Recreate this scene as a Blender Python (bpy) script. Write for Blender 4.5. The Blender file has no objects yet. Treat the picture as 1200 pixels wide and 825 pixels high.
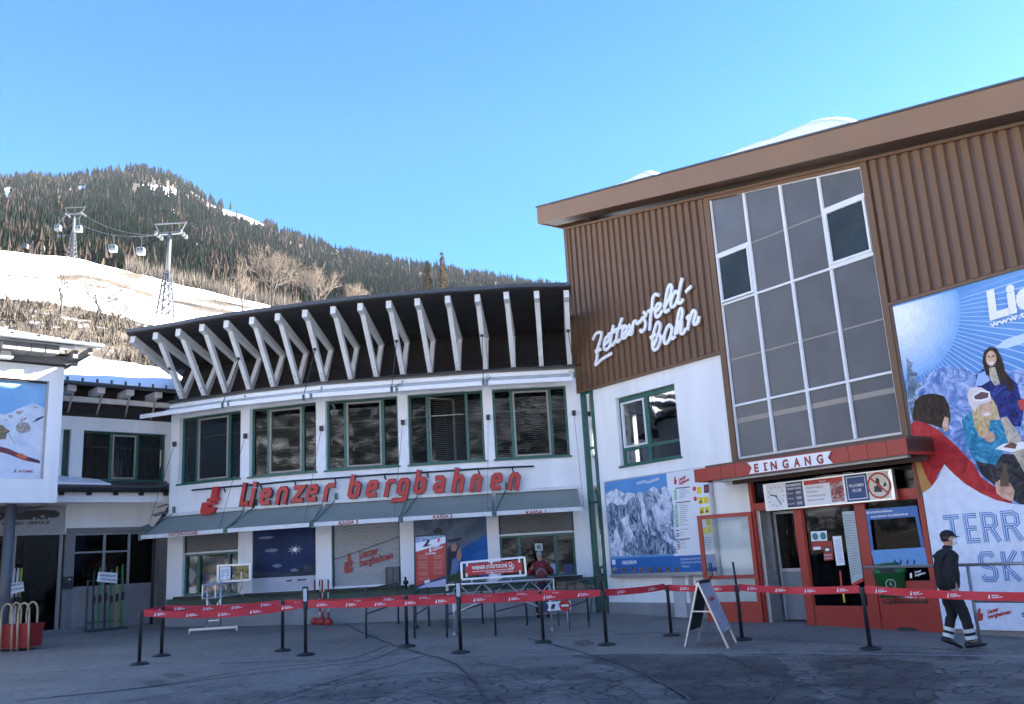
import bpy, math, random
import numpy as np
from mathutils import Vector, Matrix
R = math.radians
rnd = random.Random(7)
sc = bpy.context.scene
COL = sc.collection
# ------------------------------------------------------------------ camera calibration (metres; eye at origin)
CF, CP, CR, EYE = 1035.0, R(13.01), R(-3.3), Vector((0, 0, 1.75))
_f = Vector((0, math.cos(CP), math.sin(CP))); _rt = Vector((1, 0, 0)); _up = _rt.cross(_f)
_r2 = _rt*math.cos(CR) + _up*math.sin(CR); _u2 = _r2.cross(_f)
def ray(x, y): return _r2*((x-600)/CF) - _u2*((y-412.5)/CF) + _f
GA, GB, GC = -.275, -.011, .018          # the plaza falls gently to the right and towards the viewer
def gz(x, y): return GA+GB*x+GC*y
def ground(x, y):
    d = ray(x, y); t = (GA-EYE.z)/(d.z-GB*d.x-GC*d.y); return EYE+d*t
def atz(x, y, z):
    d = ray(x, y); return EYE+d*((z-EYE.z)/d.z)
def far(x, y, r):
    d = ray(x, y); return EYE+d*(r/math.hypot(d.x, d.y))
cam = bpy.data.cameras.new('camera'); co = bpy.data.objects.new('camera', cam); COL.objects.link(co)
cam.sensor_width = 36; cam.lens = CF/1200*36; cam.clip_end = 6000; cam.clip_start = .05
co.matrix_world = Matrix.Translation(EYE) @ Matrix((( _r2.x, _u2.x, -_f.x), (_r2.y, _u2.y, -_f.y), (_r2.z, _u2.z, -_f.z))).to_4x4()
sc.camera = co
# ------------------------------------------------------------------ materials
MATS = {}
def mat(name, col, rough=.6, var=.12, scale=3., bump=0., bscale=40., metal=0., spec=.5, emit=0, streak=False, island=0., coord='Object'):
    if name in MATS: return MATS[name]
    m = bpy.data.materials.new(name); m.use_nodes = True; nt = m.node_tree; N = nt.nodes; L = nt.links
    b = N['Principled BSDF']; b.inputs['Roughness'].default_value = rough; b.inputs['Metallic'].default_value = metal
    b.inputs['Specular IOR Level'].default_value = spec
    c = tuple(col)+(1,)
    tc = N.new('ShaderNodeTexCoord'); src = tc.outputs[coord]
    if streak:
        mp = N.new('ShaderNodeMapping'); mp.inputs['Scale'].default_value = (1, 1, .12); L.new(src, mp.inputs[0]); src = mp.outputs[0]
    if var > 0:
        n = N.new('ShaderNodeTexNoise'); n.inputs['Scale'].default_value = scale; n.inputs['Detail'].default_value = 6; n.inputs['Roughness'].default_value = .65
        L.new(src, n.inputs['Vector'])
        r = N.new('ShaderNodeValToRGB'); r.color_ramp.elements[0].position = .3; r.color_ramp.elements[1].position = .7
        r.color_ramp.elements[0].color = tuple(x*(1-var) for x in col)+(1,); r.color_ramp.elements[1].color = tuple(min(1, x*(1+var)) for x in col)+(1,)
        L.new(n.outputs['Fac'], r.inputs['Fac']); out = r.outputs['Color']
        if island > 0:
            g = N.new('ShaderNodeNewGeometry'); mr = N.new('ShaderNodeMapRange'); mr.inputs['To Min'].default_value = 1-island; mr.inputs['To Max'].default_value = 1+island
            L.new(g.outputs['Random Per Island'], mr.inputs['Value'])
            mx = N.new('ShaderNodeMix'); mx.data_type = 'RGBA'; mx.blend_type = 'MULTIPLY'; mx.inputs[0].default_value = 1
            L.new(out, mx.inputs[6]); L.new(mr.outputs[0], mx.inputs[7]); out = mx.outputs[2]
        L.new(out, b.inputs['Base Color'])
        rr = N.new('ShaderNodeMapRange'); rr.inputs['To Min'].default_value = max(.02, rough-.08); rr.inputs['To Max'].default_value = min(1, rough+.08)
        L.new(n.outputs['Fac'], rr.inputs['Value']); L.new(rr.outputs[0], b.inputs['Roughness'])
    else: b.inputs['Base Color'].default_value = c
    if bump > 0:
        n2 = N.new('ShaderNodeTexNoise'); n2.inputs['Scale'].default_value = bscale; n2.inputs['Detail'].default_value = 4
        L.new(tc.outputs['Object'], n2.inputs['Vector']); bp = N.new('ShaderNodeBump'); bp.inputs['Strength'].default_value = bump; bp.inputs['Distance'].default_value = .02
        L.new(n2.outputs['Fac'], bp.inputs['Height']); L.new(bp.outputs[0], b.inputs['Normal'])
    if emit: b.inputs['Emission Color'].default_value = c; b.inputs['Emission Strength'].default_value = emit
    MATS[name] = m; return m
def glassmat(name, tint, refl=.10, rough=.02, opaque=None, ior=1.5):
    m = bpy.data.materials.new(name); m.use_nodes = True; nt = m.node_tree; N = nt.nodes; L = nt.links
    N.remove(N['Principled BSDF']); o = N['Material Output']
    if opaque:
        t = N.new('ShaderNodeBsdfDiffuse'); t.inputs[0].default_value = tuple(opaque)+(1,)
        n = N.new('ShaderNodeTexNoise'); n.inputs['Scale'].default_value = 1.3; n.inputs['Detail'].default_value = 3
        tc = N.new('ShaderNodeTexCoord'); L.new(tc.outputs['Object'], n.inputs['Vector'])
        r = N.new('ShaderNodeValToRGB'); r.color_ramp.elements[0].color = tuple(x*.7 for x in opaque)+(1,); r.color_ramp.elements[1].color = tuple(x*1.35 for x in opaque)+(1,)
        L.new(n.outputs['Fac'], r.inputs[0]); L.new(r.outputs[0], t.inputs[0])
    else: t = N.new('ShaderNodeBsdfTransparent'); t.inputs[0].default_value = tuple(tint)+(1,)
    g = N.new('ShaderNodeBsdfGlossy'); g.inputs['Roughness'].default_value = rough
    fr = N.new('ShaderNodeFresnel'); fr.inputs[0].default_value = ior
    ad = N.new('ShaderNodeMath'); ad.operation = 'ADD'; ad.use_clamp = True; ad.inputs[1].default_value = refl; L.new(fr.outputs[0], ad.inputs[0])
    mx = N.new('ShaderNodeMixShader'); L.new(ad.outputs[0], mx.inputs[0]); L.new(t.outputs[0], mx.inputs[1]); L.new(g.outputs[0], mx.inputs[2]); L.new(mx.outputs[0], o.inputs[0])
    nz = N.new('ShaderNodeTexNoise'); nz.inputs['Scale'].default_value = 2.2; bp = N.new('ShaderNodeBump'); bp.inputs['Strength'].default_value = .08; bp.inputs['Distance'].default_value = .03
    L.new(nz.outputs[0], bp.inputs['Height']); L.new(bp.outputs[0], g.inputs['Normal'])
    MATS[name] = m; return m
WHITE = mat('white_render', (.86, .86, .85), .85, .10, 1.1, .35, 60, streak=True)
WHITE2 = mat('white_paint', (.84, .84, .83), .5, .05, 5)
PLINTH = mat('grey_plinth', (.27, .27, .27), .85, .16, 1.2, .4, 30)
GREYR = mat('grey_render', (.19, .19, .19), .85, .12, 1.5, .3, 40)
BROWN = mat('brown_metal', (.150, .078, .038), .55, .09, .8, .05, 12, streak=True)
BROWNF = mat('brown_fascia', (.225, .128, .070), .55, .06, .8, .03, 8)
BROWND = mat('brown_trim', (.10, .055, .04), .5, .1, 2)
DWOOD = mat('dark_boarding', (.024, .019, .017), .7, .25, 6, .2, 30)
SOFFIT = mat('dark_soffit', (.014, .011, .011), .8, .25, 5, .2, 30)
BEAM = mat('grey_white_timber', (.74, .74, .72), .6, .10, 4, .15, 25, streak=True)
SLATE = mat('slate_roof_edge', (.055, .065, .075), .5, .15, 4)
GREEN = mat('green_paint', (.018, .11, .085), .4, .12, 6)
GREEND = mat('dark_green_paint', (.012, .055, .04), .5, .15, 6)
RED = mat('red_panel', (.36, .030, .018), .42, .10, 1.5, .04, 10)
REDS = mat('red_sign', (.50, .022, .020), .4, .08, 4)
REDD = mat('dark_red_sign', (.33, .03, .02), .45, .08, 4)
REDT = mat('red_webbing', (.62, .030, .045), .6, .10, 25)
LETW = mat('letter_white', (.85, .85, .85), .4, .03, 4)
BLACK = mat('black_plastic', (.018, .018, .020), .5, .2, 12)
BLACKM = mat('black_conduit', (.02, .02, .022), .6, .1, 12)
ALU = mat('aluminium', (.62, .63, .64), .32, .08, 12, metal=.85)
STEEL = mat('galvanised_steel', (.40, .41, .42), .45, .15, 14, metal=.7)
MULL = mat('pale_mullion', (.70, .71, .72), .4, .05, 6)
DSTEEL = mat('dark_railing', (.05, .055, .06), .5, .15, 12, metal=.3)
FABG = mat('grey_awning_fabric', (.24, .265, .235), .9, .08, 2, .1, 90)
FABW = mat('white_awning_fabric', (.78, .78, .77), .9, .05, 2, .1, 90)
SNOW = mat('snow', (.86, .87, .90), .6, .03, .5, .3, 3)
ROOM = mat('dark_interior', (.022, .021, .020), .9, .3, 1.5)
ROOM2 = mat('dim_interior', (.06, .055, .05), .9, .4, 1.2)
BLIND = mat('venetian_slats', (.13, .12, .11), .45, .12, 3)
SHUT = mat('roller_shutter', (.42, .42, .42), .5, .06, 3)
SHUTD = mat('grey_roller_shutter', (.20, .195, .19), .55, .08, 3)
CURT = mat('curtain', (.12, .12, .12), .9, .3, 7, streak=True)
GLASS = glassmat('window_glass', (.66, .70, .70), .0, ior=1.36)
GLASSD = glassmat('dark_casement_glass', None, 0., .05, opaque=(.030, .048, .060), ior=1.17)
GLASSC = glassmat('clear_glass', (.90, .93, .93), .0, ior=1.3)
FROST = glassmat('frosted_glazing', None, .0, .30, opaque=(.088, .094, .106), ior=1.33)
SHOPG = glassmat('shop_glass', (.30, .32, .32), .0, ior=1.27)
BLU = mat('print_blue', (.02, .13, .40), .35, .1, 1.5)
NAVY = mat('print_navy', (.012, .03, .10), .35, .2, 1.5)
SKYP = mat('print_sky', (.10, .30, .62), .35, .15, .8)
SKYL = mat('print_pale_sky', (.38, .58, .80), .35, .1, .9)
WPR = mat('print_white', (.78, .80, .84), .35, .03, 2)
def C(name, r, g, b, rough=.45, var=.10, scale=6): return mat(name, (r, g, b), rough, var, scale)
# two-colour printed texture (photographic look for printed posters)
def printmat(name, cols, scale=3., dist=1.5, stretch=(1, 1, 1), detail=8):
    if name in MATS: return MATS[name]
    m = bpy.data.materials.new(name); m.use_nodes = True; nt = m.node_tree; N = nt.nodes; L = nt.links; b = N['Principled BSDF']; b.inputs['Roughness'].default_value = .45; b.inputs['Specular IOR Level'].default_value = .15
    tc = N.new('ShaderNodeTexCoord'); mp = N.new('ShaderNodeMapping'); mp.inputs['Scale'].default_value = stretch; L.new(tc.outputs['Object'], mp.inputs[0])
    n = N.new('ShaderNodeTexNoise'); n.inputs['Scale'].default_value = scale; n.inputs['Detail'].default_value = detail; n.inputs['Distortion'].default_value = dist; n.inputs['Roughness'].default_value = .7
    L.new(mp.outputs[0], n.inputs['Vector']); r = N.new('ShaderNodeValToRGB'); e = r.color_ramp.elements
    k = len(cols)
    while len(e) < k: e.new(.5)
    for i, c in enumerate(cols): e[i].position = .32+.36*i/(k-1); e[i].color = tuple(c)+(1,)
    L.new(n.outputs['Fac'], r.inputs[0]); L.new(r.outputs[0], b.inputs['Base Color']); MATS[name] = m; return m
# ------------------------------------------------------------------ mesh builder
ORG = {}
def tag(o, label=None, cat=None, group=None, kind=None):
    for k, v in (('label', label), ('category', cat), ('group', group), ('kind', kind)):
        if v: o[k] = v
    return o
def thing(name, label, cat, loc, group=None, rz=0):
    o = bpy.data.objects.new(name, None); COL.objects.link(o); o.location = loc; o.empty_display_size = .2; ORG[o.name] = Vector(loc)
    return tag(o, label, cat, group)
class MB:
    def __init__(s): s.v = []; s.f = []; s.mi = []; s.mats = []; s.sm = []
    def m(s, mt):
        if mt not in s.mats: s.mats.append(mt)
        return s.mats.index(mt)
    def face(s, pts, mt, smooth=False):
        b = len(s.v); s.v += [Vector(p) for p in pts]; s.f.append(tuple(range(b, b+len(pts)))); s.mi.append(s.m(mt)); s.sm.append(smooth)
    def raw(s, vs, fs, mt, smooth=False):
        b = len(s.v); s.v += [Vector(p) for p in vs]; k = s.m(mt)
        for f in fs: s.f.append(tuple(i+b for i in f)); s.mi.append(k); s.sm.append(smooth)
    def hexa(s, p, mt):  # p: 8 points, bottom 4 then top 4
        s.raw(p, [(0, 3, 2, 1), (4, 5, 6, 7), (0, 1, 5, 4), (1, 2, 6, 5), (2, 3, 7, 6), (3, 0, 4, 7)], mt)
    def box(s, fr, u0, u1, n0, n1, z0, z1, mt, z0b=None, z1b=None):
        z0b = z0 if z0b is None else z0b; z1b = z1 if z1b is None else z1b
        P = fr.P; s.hexa([P(u0, n0, z0), P(u1, n0, z0b), P(u1, n1, z0b), P(u0, n1, z0), P(u0, n0, z1), P(u1, n0, z1b), P(u1, n1, z1b), P(u0, n1, z1)], mt)
    def bar(s, p, q, w, h, mt, side=None):
        p = Vector(p); q = Vector(q); d = (q-p).normalized()
        a = Vector(side) if side is not None else (d.cross(Vector((0, 0, 1))) if abs(d.z) < .95 else Vector((1, 0, 0)))
        a = (a-d*a.dot(d)).normalized(); b = d.cross(a)
        c = [(-w/2, -h/2), (w/2, -h/2), (w/2, h/2), (-w/2, h/2)]
        s.hexa([p+a*x+b*y for x, y in c]+[q+a*x+b*y for x, y in c], mt)
    def tube(s, p, q, r, mt, seg=8, r2=None, cap=True):
        p = Vector(p); q = Vector(q); r2 = r if r2 is None else r2; d = (q-p).normalized()
        a = d.orthogonal().normalized(); b = d.cross(a); vs = []
        for c, rr in ((p, r), (q, r2)):
            for i in range(seg): t = 2*math.pi*i/seg; vs.append(c+(a*math.cos(t)+b*math.sin(t))*rr)
        fs = [(i, (i+1) % seg, seg+(i+1) % seg, seg+i) for i in range(seg)]
        if cap: fs += [tuple(range(seg-1, -1, -1)), tuple(range(seg, 2*seg))]
        s.raw(vs, fs, mt, seg > 6)
    def path(s, pts, r, mt, seg=6):
        for a, b in zip(pts, pts[1:]): s.tube(a, b, r, mt, seg)
    def lathe(s, c, prof, mt, seg=20, ax=None):  # prof: (r,z)
        vs = []; c = Vector(c)
        for r, z in prof:
            for i in range(seg): t = 2*math.pi*i/seg; vs.append(c+Vector((r*math.cos(t), r*math.sin(t), z)))
        fs = []
        for k in range(len(prof)-1):
            for i in range(seg): fs.append((k*seg+i, k*seg+(i+1) % seg, (k+1)*seg+(i+1) % seg, (k+1)*seg+i))
        fs += [tuple(range(seg-1, -1, -1)), tuple(range((len(prof)-1)*seg, len(prof)*seg))]
        s.raw(vs, fs, mt, True)
    def prism(s, front, off, mt, mt2=None):
        front = [Vector(p) for p in front]; off = Vector(off); n = len(front); back = [p+off for p in front]
        s.face(front, mt); s.face(back[::-1], mt2 or mt)
        for i in range(n): s.face([front[i], back[i], back[(i+1) % n], front[(i+1) % n]], mt2 or mt)
    def build(s, name, parent=None, label=None, cat=None, group=None, kind=None, loc=None):
        if not s.v: return None
        me = bpy.data.meshes.new(name)
        if parent is not None: o0 = ORG[parent.name]
        elif loc is not None: o0 = Vector(loc)
        elif kind: o0 = Vector((0, 0, 0))
        else:
            xs = [p.x for p in s.v]; ys = [p.y for p in s.v]; zs = [p.z for p in s.v]
            o0 = Vector(((min(xs)+max(xs))/2, (min(ys)+max(ys))/2, min(zs)))
        me.from_pydata([tuple(p-o0) for p in s.v], [], s.f)
        for m in s.mats: me.materials.append(m)
        me.polygons.foreach_set('material_index', s.mi); me.polygons.foreach_set('use_smooth', s.sm); me.update()
        o = bpy.data.objects.new(name, me); COL.objects.link(o); ORG[o.name] = o0
        if parent is not None: o.parent = parent
        else: o.location = o0
        return tag(o, label, cat, group, kind)
class Frame:
    def __init__(s, o, deg=None, d=None):
        s.O = Vector((o[0], o[1], 0)); s.U = Vector((d[0], d[1], 0)).normalized() if d is not None else Vector((math.sin(R(deg)), math.cos(R(deg)), 0))
        s.N = Vector((s.U.y, -s.U.x, 0))
    def P(s, u, n, z): q = s.O+s.U*u+s.N*n; return Vector((q.x, q.y, z))
    def hit(s, x, y, n=0.):
        d = ray(x, y); A = s.O+s.N*n; t = (A-EYE).dot(s.N)/d.dot(s.N); return EYE+d*t
    def uz(s, x, y, n=0.):
        p = s.hit(x, y, n); q = p-s.O; return Vector((q.x, q.y, 0)).dot(s.U), p.z
class Bay(Frame):   # one chord of the curved facade; neighbouring bays share mitred edges
    def __init__(s, a, b, na, nb): super().__init__(a, d=(b[0]-a[0], b[1]-a[1])); s.L = math.hypot(b[0]-a[0], b[1]-a[1]); s.na = na; s.nb = nb
    def P(s, u, n, z):
        t = u/s.L; q = s.O+s.U*u+(s.na*(1-t)+s.nb*t)*n; return Vector((q.x, q.y, z))
def poly(mb, fr, pts, n, mt, n0=None):      # polygon given by picture corners, lying on the wall plane of a frame
    q = [fr.uz(x, y, n) for x, y in pts]; F = [fr.P(u, n, z) for u, z in q]
    if n0 is None: mb.face(F, mt)
    else: mb.prism(F, fr.N*(n0-n), mt)
def polyuz(mb, fr, q, n, mt, n0=None):
    F = [fr.P(u, n, z) for u, z in q]
    if n0 is None: mb.face(F, mt)
    else: mb.prism(F, fr.N*(n0-n), mt)
def circ(cu, cz, r, k=24, rz=None, a0=0): return [(cu+r*math.cos(a0+2*math.pi*i/k), cz+(rz or r)*math.sin(a0+2*math.pi*i/k)) for i in range(k)]
_tc = {}
def textmesh(st, bold=0., shear=0., sp=1.):
    key = (st, bold, shear, sp)
    if key in _tc: return _tc[key]
    cu = bpy.data.curves.new('t', 'FONT'); cu.body = st; cu.offset = bold; cu.shear = shear; cu.space_character = sp; cu.resolution_u = 3; cu.fill_mode = 'FRONT'
    o = bpy.data.objects.new('t', cu); COL.objects.link(o); dg = bpy.context.evaluated_depsgraph_get(); dg.update()
    me = bpy.data.meshes.new_from_object(o.evaluated_get(dg)); vs = [(v.co.x, v.co.y) for v in me.vertices]; fs = [tuple(p.vertices) for p in me.polygons]
    bpy.data.objects.remove(o); bpy.data.curves.remove(cu); bpy.data.meshes.remove(me)
    x0 = min(v[0] for v in vs); x1 = max(v[0] for v in vs)
    capped = [c for c in st if c.isupper() or c.isdigit() or c in 'bdfhklt']
    h = .7 if capped else .52
    _tc[key] = ([((x-x0)/(x1-x0), y/h) for x, y in vs], fs); return _tc[key]
def text3(mb, st, p0, p1, p2, mt, n=None, thick=0., **k):   # p0 baseline left, p1 baseline right, p2 top left
    vs, fs = textmesh(st, **k); a = p1-p0; b = p2-p0
    V = [p0+a*x+b*y for x, y in vs]
    mb.raw(V, fs, mt)
    if thick:
        nn = a.cross(b).normalized()*thick; mb.raw([v-nn for v in V], fs, mt)
        from collections import Counter
        ec = Counter(); 
        for f in fs:
            for i in range(len(f)): ec[tuple(sorted((f[i], f[(i+1) % len(f)])))] += 1
        for (i, j), c in ec.items():
            if c == 1: mb.face([V[i], V[j], V[j]-nn, V[i]-nn], mt)
def text(mb, st, fr, u, z, w, h, n, mt, thick=0., **k):
    text3(mb, st, fr.P(u, n, z), fr.P(u+w, n, z), fr.P(u, n, z+h), mt, thick=thick, **k)
def textpx(mb, st, fr, bl, br, hpx, n, mt, thick=0., **k):
    u0, z0 = fr.uz(*bl, n); u1, z1 = fr.uz(*br, n); u2, z2 = fr.uz(bl[0], bl[1]-hpx, n)
    d = Vector((u1-u0, z1-z0)).normalized(); h = z2-z0; p = Vector((-d.y, d.x))*h*.98
    text3(mb, st, fr.P(u0, n, z0), fr.P(u1, n, z1), fr.P(u0+p.x, n, z0+p.y), mt, thick=thick, **k)
def ribbon(mb, pts, w, M, n, thick, mt, mt2=None, ends=True, drift=.0002):
    """stroke with mitred joints; pts in 2-D, M(a,b,n) -> 3-D"""
    P = [Vector(p) for p in pts]; L = []; Rr = []
    if ends:
        P[0] = P[0]-(P[1]-P[0]).normalized()*w*.25; P[-1] = P[-1]+(P[-1]-P[-2]).normalized()*w*.25
    for i, p in enumerate(P):
        d0 = (p-P[i-1]).normalized() if i else (P[1]-p).normalized(); d1 = (P[i+1]-p).normalized() if i < len(P)-1 else d0
        t = (d0+d1); t = t.normalized() if t.length > 1e-6 else d0; nn = Vector((-t.y, t.x)); c = max(.45, nn.dot(Vector((-d0.y, d0.x))))
        L.append(p+nn*w/2/c); Rr.append(p-nn*w/2/c)
    for i in range(len(P)-1):
        a, b = n+drift*i, n+drift*(i+1)
        q = [M(L[i].x, L[i].y, a), M(Rr[i].x, Rr[i].y, a), M(Rr[i+1].x, Rr[i+1].y, b), M(L[i+1].x, L[i+1].y, b)]
        r = [M(L[i].x, L[i].y, a-thick), M(Rr[i].x, Rr[i].y, a-thick), M(Rr[i+1].x, Rr[i+1].y, b-thick), M(L[i+1].x, L[i+1].y, b-thick)]
        mb.face(q, mt); mb.face([q[0], q[3], r[3], r[0]], mt2 or mt); mb.face([q[1], q[2], r[2], r[1]], mt2 or mt)
        if i == 0: mb.face([q[0], q[1], r[1], r[0]], mt2 or mt)
        if i == len(P)-2: mb.face([q[2], q[3], r[3], r[2]], mt2 or mt)
def smooth(pts, k=5):
    P = [Vector(p) for p in pts]; P = [P[0]*2-P[1]]+P+[P[-1]*2-P[-2]]; out = []
    for i in range(1, len(P)-2):
        for j in range(k):
            t = j/k; a, b, c, d = P[i-1], P[i], P[i+1], P[i+2]
            out.append(.5*((2*b)+(c-a)*t+(2*a-5*b+4*c-d)*t*t+(3*b-a-3*c+d)*t**3))
    out.append(P[-2]); return out
# ------------------------------------------------------------------ frames
RB = Frame((1.84, 24.98), d=(math.sin(R(36)), -math.cos(R(36))))
KN = [(-10.54, 26.75), (-7.95, 25.75), (-5.55, 25.15), (-3.2, 24.95), (-.75, 24.80), (1.87, 24.90)]
_sn = []
for i in range(5):
    d = Vector((KN[i+1][0]-KN[i][0], KN[i+1][1]-KN[i][1], 0)).normalized(); _sn.append(Vector((d.y, -d.x, 0)))
_kn = [_sn[0]]+[((_sn[i-1]+_sn[i]).normalized())/((_sn[i-1]+_sn[i]).normalized().dot(_sn[i])) for i in range(1, 5)]+[_sn[4]]
BAY = [Bay(KN[i], KN[i+1], _kn[i], _kn[i+1]) for i in range(5)]
WG = Frame((-13.0, 26.87), 46)
BX = Frame((-12.15, 23.3), 46)

# ================================================================== WORLD, SUN
SUN_AZ, SUN_EL = 79., 19.5
w = bpy.data.worlds.new('World'); sc.world = w; w.use_nodes = True; nt = w.node_tree
sky = nt.nodes.new('ShaderNodeTexSky'); sky.sky_type = 'NISHITA'; sky.sun_disc = False; sky.sun_elevation = R(SUN_EL); sky.sun_rotation = R(SUN_AZ)
sky.altitude = 1800; sky.air_density = 1.0; sky.dust_density = 1.3; sky.ozone_density = 2.2
hs = nt.nodes.new('ShaderNodeHueSaturation'); hs.inputs['Saturation'].default_value = 1.36; hs.inputs['Hue'].default_value = .508; nt.links.new(sky.outputs[0], hs.inputs['Color'])
nt.links.new(hs.outputs[0], nt.nodes['Background'].inputs[0]); nt.nodes['Background'].inputs[1].default_value = .05
sl = bpy.data.lights.new('sun', 'SUN'); sl.energy = 5.0; sl.angle = R(.5); sl.color = (1, .95, .87); so = bpy.data.objects.new('sun', sl); COL.objects.link(so)
sd = Vector((math.sin(R(SUN_AZ))*math.cos(R(SUN_EL)), math.cos(R(SUN_AZ))*math.cos(R(SUN_EL)), math.sin(R(SUN_EL))))
so.rotation_euler = sd.to_track_quat('Z', 'Y').to_euler(); so.location = (0, 0, 60)
sc.view_settings.view_transform = 'Standard'; sc.view_settings.look = 'None'; sc.view_settings.exposure = 3.4; sc.view_settings.gamma = 1
sc.render.engine = 'CYCLES'
# ================================================================== GROUND
def asphalt(nm='asphalt', br=1., allz=False):
    m = bpy.data.materials.new(nm); m.use_nodes = True; nt = m.node_tree; N = nt.nodes; L = nt.links; b = N['Principled BSDF']
    tc = N.new('ShaderNodeTexCoord')
    def noise(s, d=6, r=.6):
        n = N.new('ShaderNodeTexNoise'); n.inputs['Scale'].default_value = s; n.inputs['Detail'].default_value = d; n.inputs['Roughness'].default_value = r; L.new(tc.outputs['Object'], n.inputs['Vector']); return n.outputs['Fac']
    def ramp(f, e):
        r = N.new('ShaderNodeValToRGB'); el = r.color_ramp.elements
        while len(el) < len(e): el.new(.5)
        for i, (p, c) in enumerate(e): el[i].position = p; el[i].color = (c[0], c[1], c[2], 1)
        L.new(f, r.inputs[0]); return r.outputs[0]
    def mix(f, a, c, t='MIX'):
        x = N.new('ShaderNodeMix'); x.data_type = 'RGBA'; x.blend_type = t
        if isinstance(f, float): x.inputs[0].default_value = f
        else: L.new(f, x.inputs[0])
        L.new(a, x.inputs[6]); L.new(c, x.inputs[7]) if not isinstance(c, tuple) else setattr(x.inputs[7], 'default_value', c); return x.outputs[2]
    base = ramp(noise(.35), [(.32, (.175*br, .155*br, .132*br)), (.52, (.228*br, .203*br, .172*br)), (.7, (.285*br, .254*br, .216*br))])
    g = ramp(noise(45, 3), [(.3, (.78, .78, .78)), (.7, (1.15, 1.15, 1.15))]); base = mix(1., base, g, 'MULTIPLY'); base = mix(1., base, ramp(noise(5., 4, .8), [(.36, (.80, .80, .80)), (.5, (1., 1., 1.)), (.66, (1.14, 1.14, 1.14))]), 'MULTIPLY'); base = mix(1., base, ramp(noise(17., 2, .9), [(.33, (.78, .78, .78)), (.5, (1., 1., 1.)), (.68, (1.2, 1.2, 1.2))]), 'MULTIPLY')
    # worn, crazed zone in front of the pale line: distance measured on the ground
    mp = N.new('ShaderNodeMapping'); mp.inputs['Location'].default_value = (-1.5/9., -12.2/4.0, 0); mp.inputs['Scale'].default_value = (1/9., 1/4.0, 0); L.new(tc.outputs['Object'], mp.inputs[0])
    ln = N.new('ShaderNodeVectorMath'); ln.operation = 'LENGTH'; L.new(mp.outputs[0], ln.inputs[0])
    ad = N.new('ShaderNodeMath'); ad.operation = 'ADD'; L.new(ln.outputs['Value'], ad.inputs[0]); 
    nn = N.new('ShaderNodeMath'); nn.operation = 'MULTIPLY_ADD'; L.new(noise(.9), nn.inputs[0]); nn.inputs[1].default_value = 1.6; nn.inputs[2].default_value = -.8; L.new(nn.outputs[0], ad.inputs[1])
    zone = ramp(ad.outputs[0], [(.55, (1, 1, 1)), (1., (0, 0, 0))])
    dk = ramp(noise(.8, 5), [(.42, (.45, .45, .47)), (.62, (.95, .95, .95))]); dark = mix(1., base, dk, 'MULTIPLY'); base = mix(zone, base, dark)
    vo = N.new('ShaderNodeTexVoronoi'); vo.feature = 'DISTANCE_TO_EDGE'; vo.inputs['Scale'].default_value = 2.3
    dn = N.new('ShaderNodeTexNoise'); dn.inputs['Scale'].default_value = 1.5; L.new(tc.outputs['Object'], dn.inputs['Vector'])
    vm = N.new('ShaderNodeVectorMath'); vm.operation = 'MULTIPLY_ADD'; L.new(dn.outputs['Color'], vm.inputs[0]); vm.inputs[1].default_value = (.8, .8, .8); L.new(tc.outputs['Object'], vm.inputs[2]); L.new(vm.outputs[0], vo.inputs['Vector'])
    cr = ramp(vo.outputs['Distance'], [(.0, (1, 1, 1)), (.022, (.9, .9, .9)), (.05, (0, 0, 0))])
    cm = N.new('ShaderNodeMath'); cm.operation = 'MULTIPLY'; L.new(cr, cm.inputs[0]); L.new(zone, cm.inputs[1])
    cm2 = N.new('ShaderNodeMath'); cm2.operation = 'MULTIPLY'; L.new(cm.outputs[0], cm2.inputs[0]); cm2.inputs[1].default_value = .85
    base = mix(cm2.outputs[0], base, (.012, .012, .013, 1)); L.new(base, b.inputs['Base Color'])
    ro = N.new('ShaderNodeMapRange'); L.new(noise(.6), ro.inputs[0]); ro.inputs[3].default_value = .62; ro.inputs[4].default_value = .92; L.new(ro.outputs[0], b.inputs['Roughness'])
    bp = N.new('ShaderNodeBump'); bp.inputs['Strength'].default_value = .5; bp.inputs['Distance'].default_value = .01; L.new(noise(60, 3), bp.inputs['Height']); L.new(bp.outputs[0], b.inputs['Normal'])
    return m
ASPH = asphalt()
mb = MB(); S = 985
mb.face([(x, y, gz(x, y)) for x, y in ((-S, -S), (S, -S), (S, S), (-S, S))], ASPH); mb.build('ground', kind='structure')
def gribbon(name, pts, w, mt, lift, jit=.0):
    mb = MB(); P = [ground(*p) if len(p) == 2 else Vector(p) for p in pts]; P2 = smooth([(p.x, p.y) for p in P], 8)
    if jit: P2 = [p+Vector((rnd.uniform(-jit, jit), rnd.uniform(-jit, jit))) for p in P2]
    ribbon(mb, P2, w, lambda a, b, n: Vector((a, b, gz(a, b)+n)), lift, .003, mt, drift=.00002); return mb
LINE = mat('worn_white_line', (.30, .30, .30), .8, .35, 9)
gribbon('x', [(-160, 806), (0, 791), (180, 780), (358, 772), (540, 768.5), (700, 766.5), (860, 765), (1000, 766.5), (1200, 770), (1400, 776)], .055, LINE, .006).build('painted_line', kind='structure')
TAR = mat('tar_crack_filler', (.055, .054, .054), .55, .3, 5)
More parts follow.
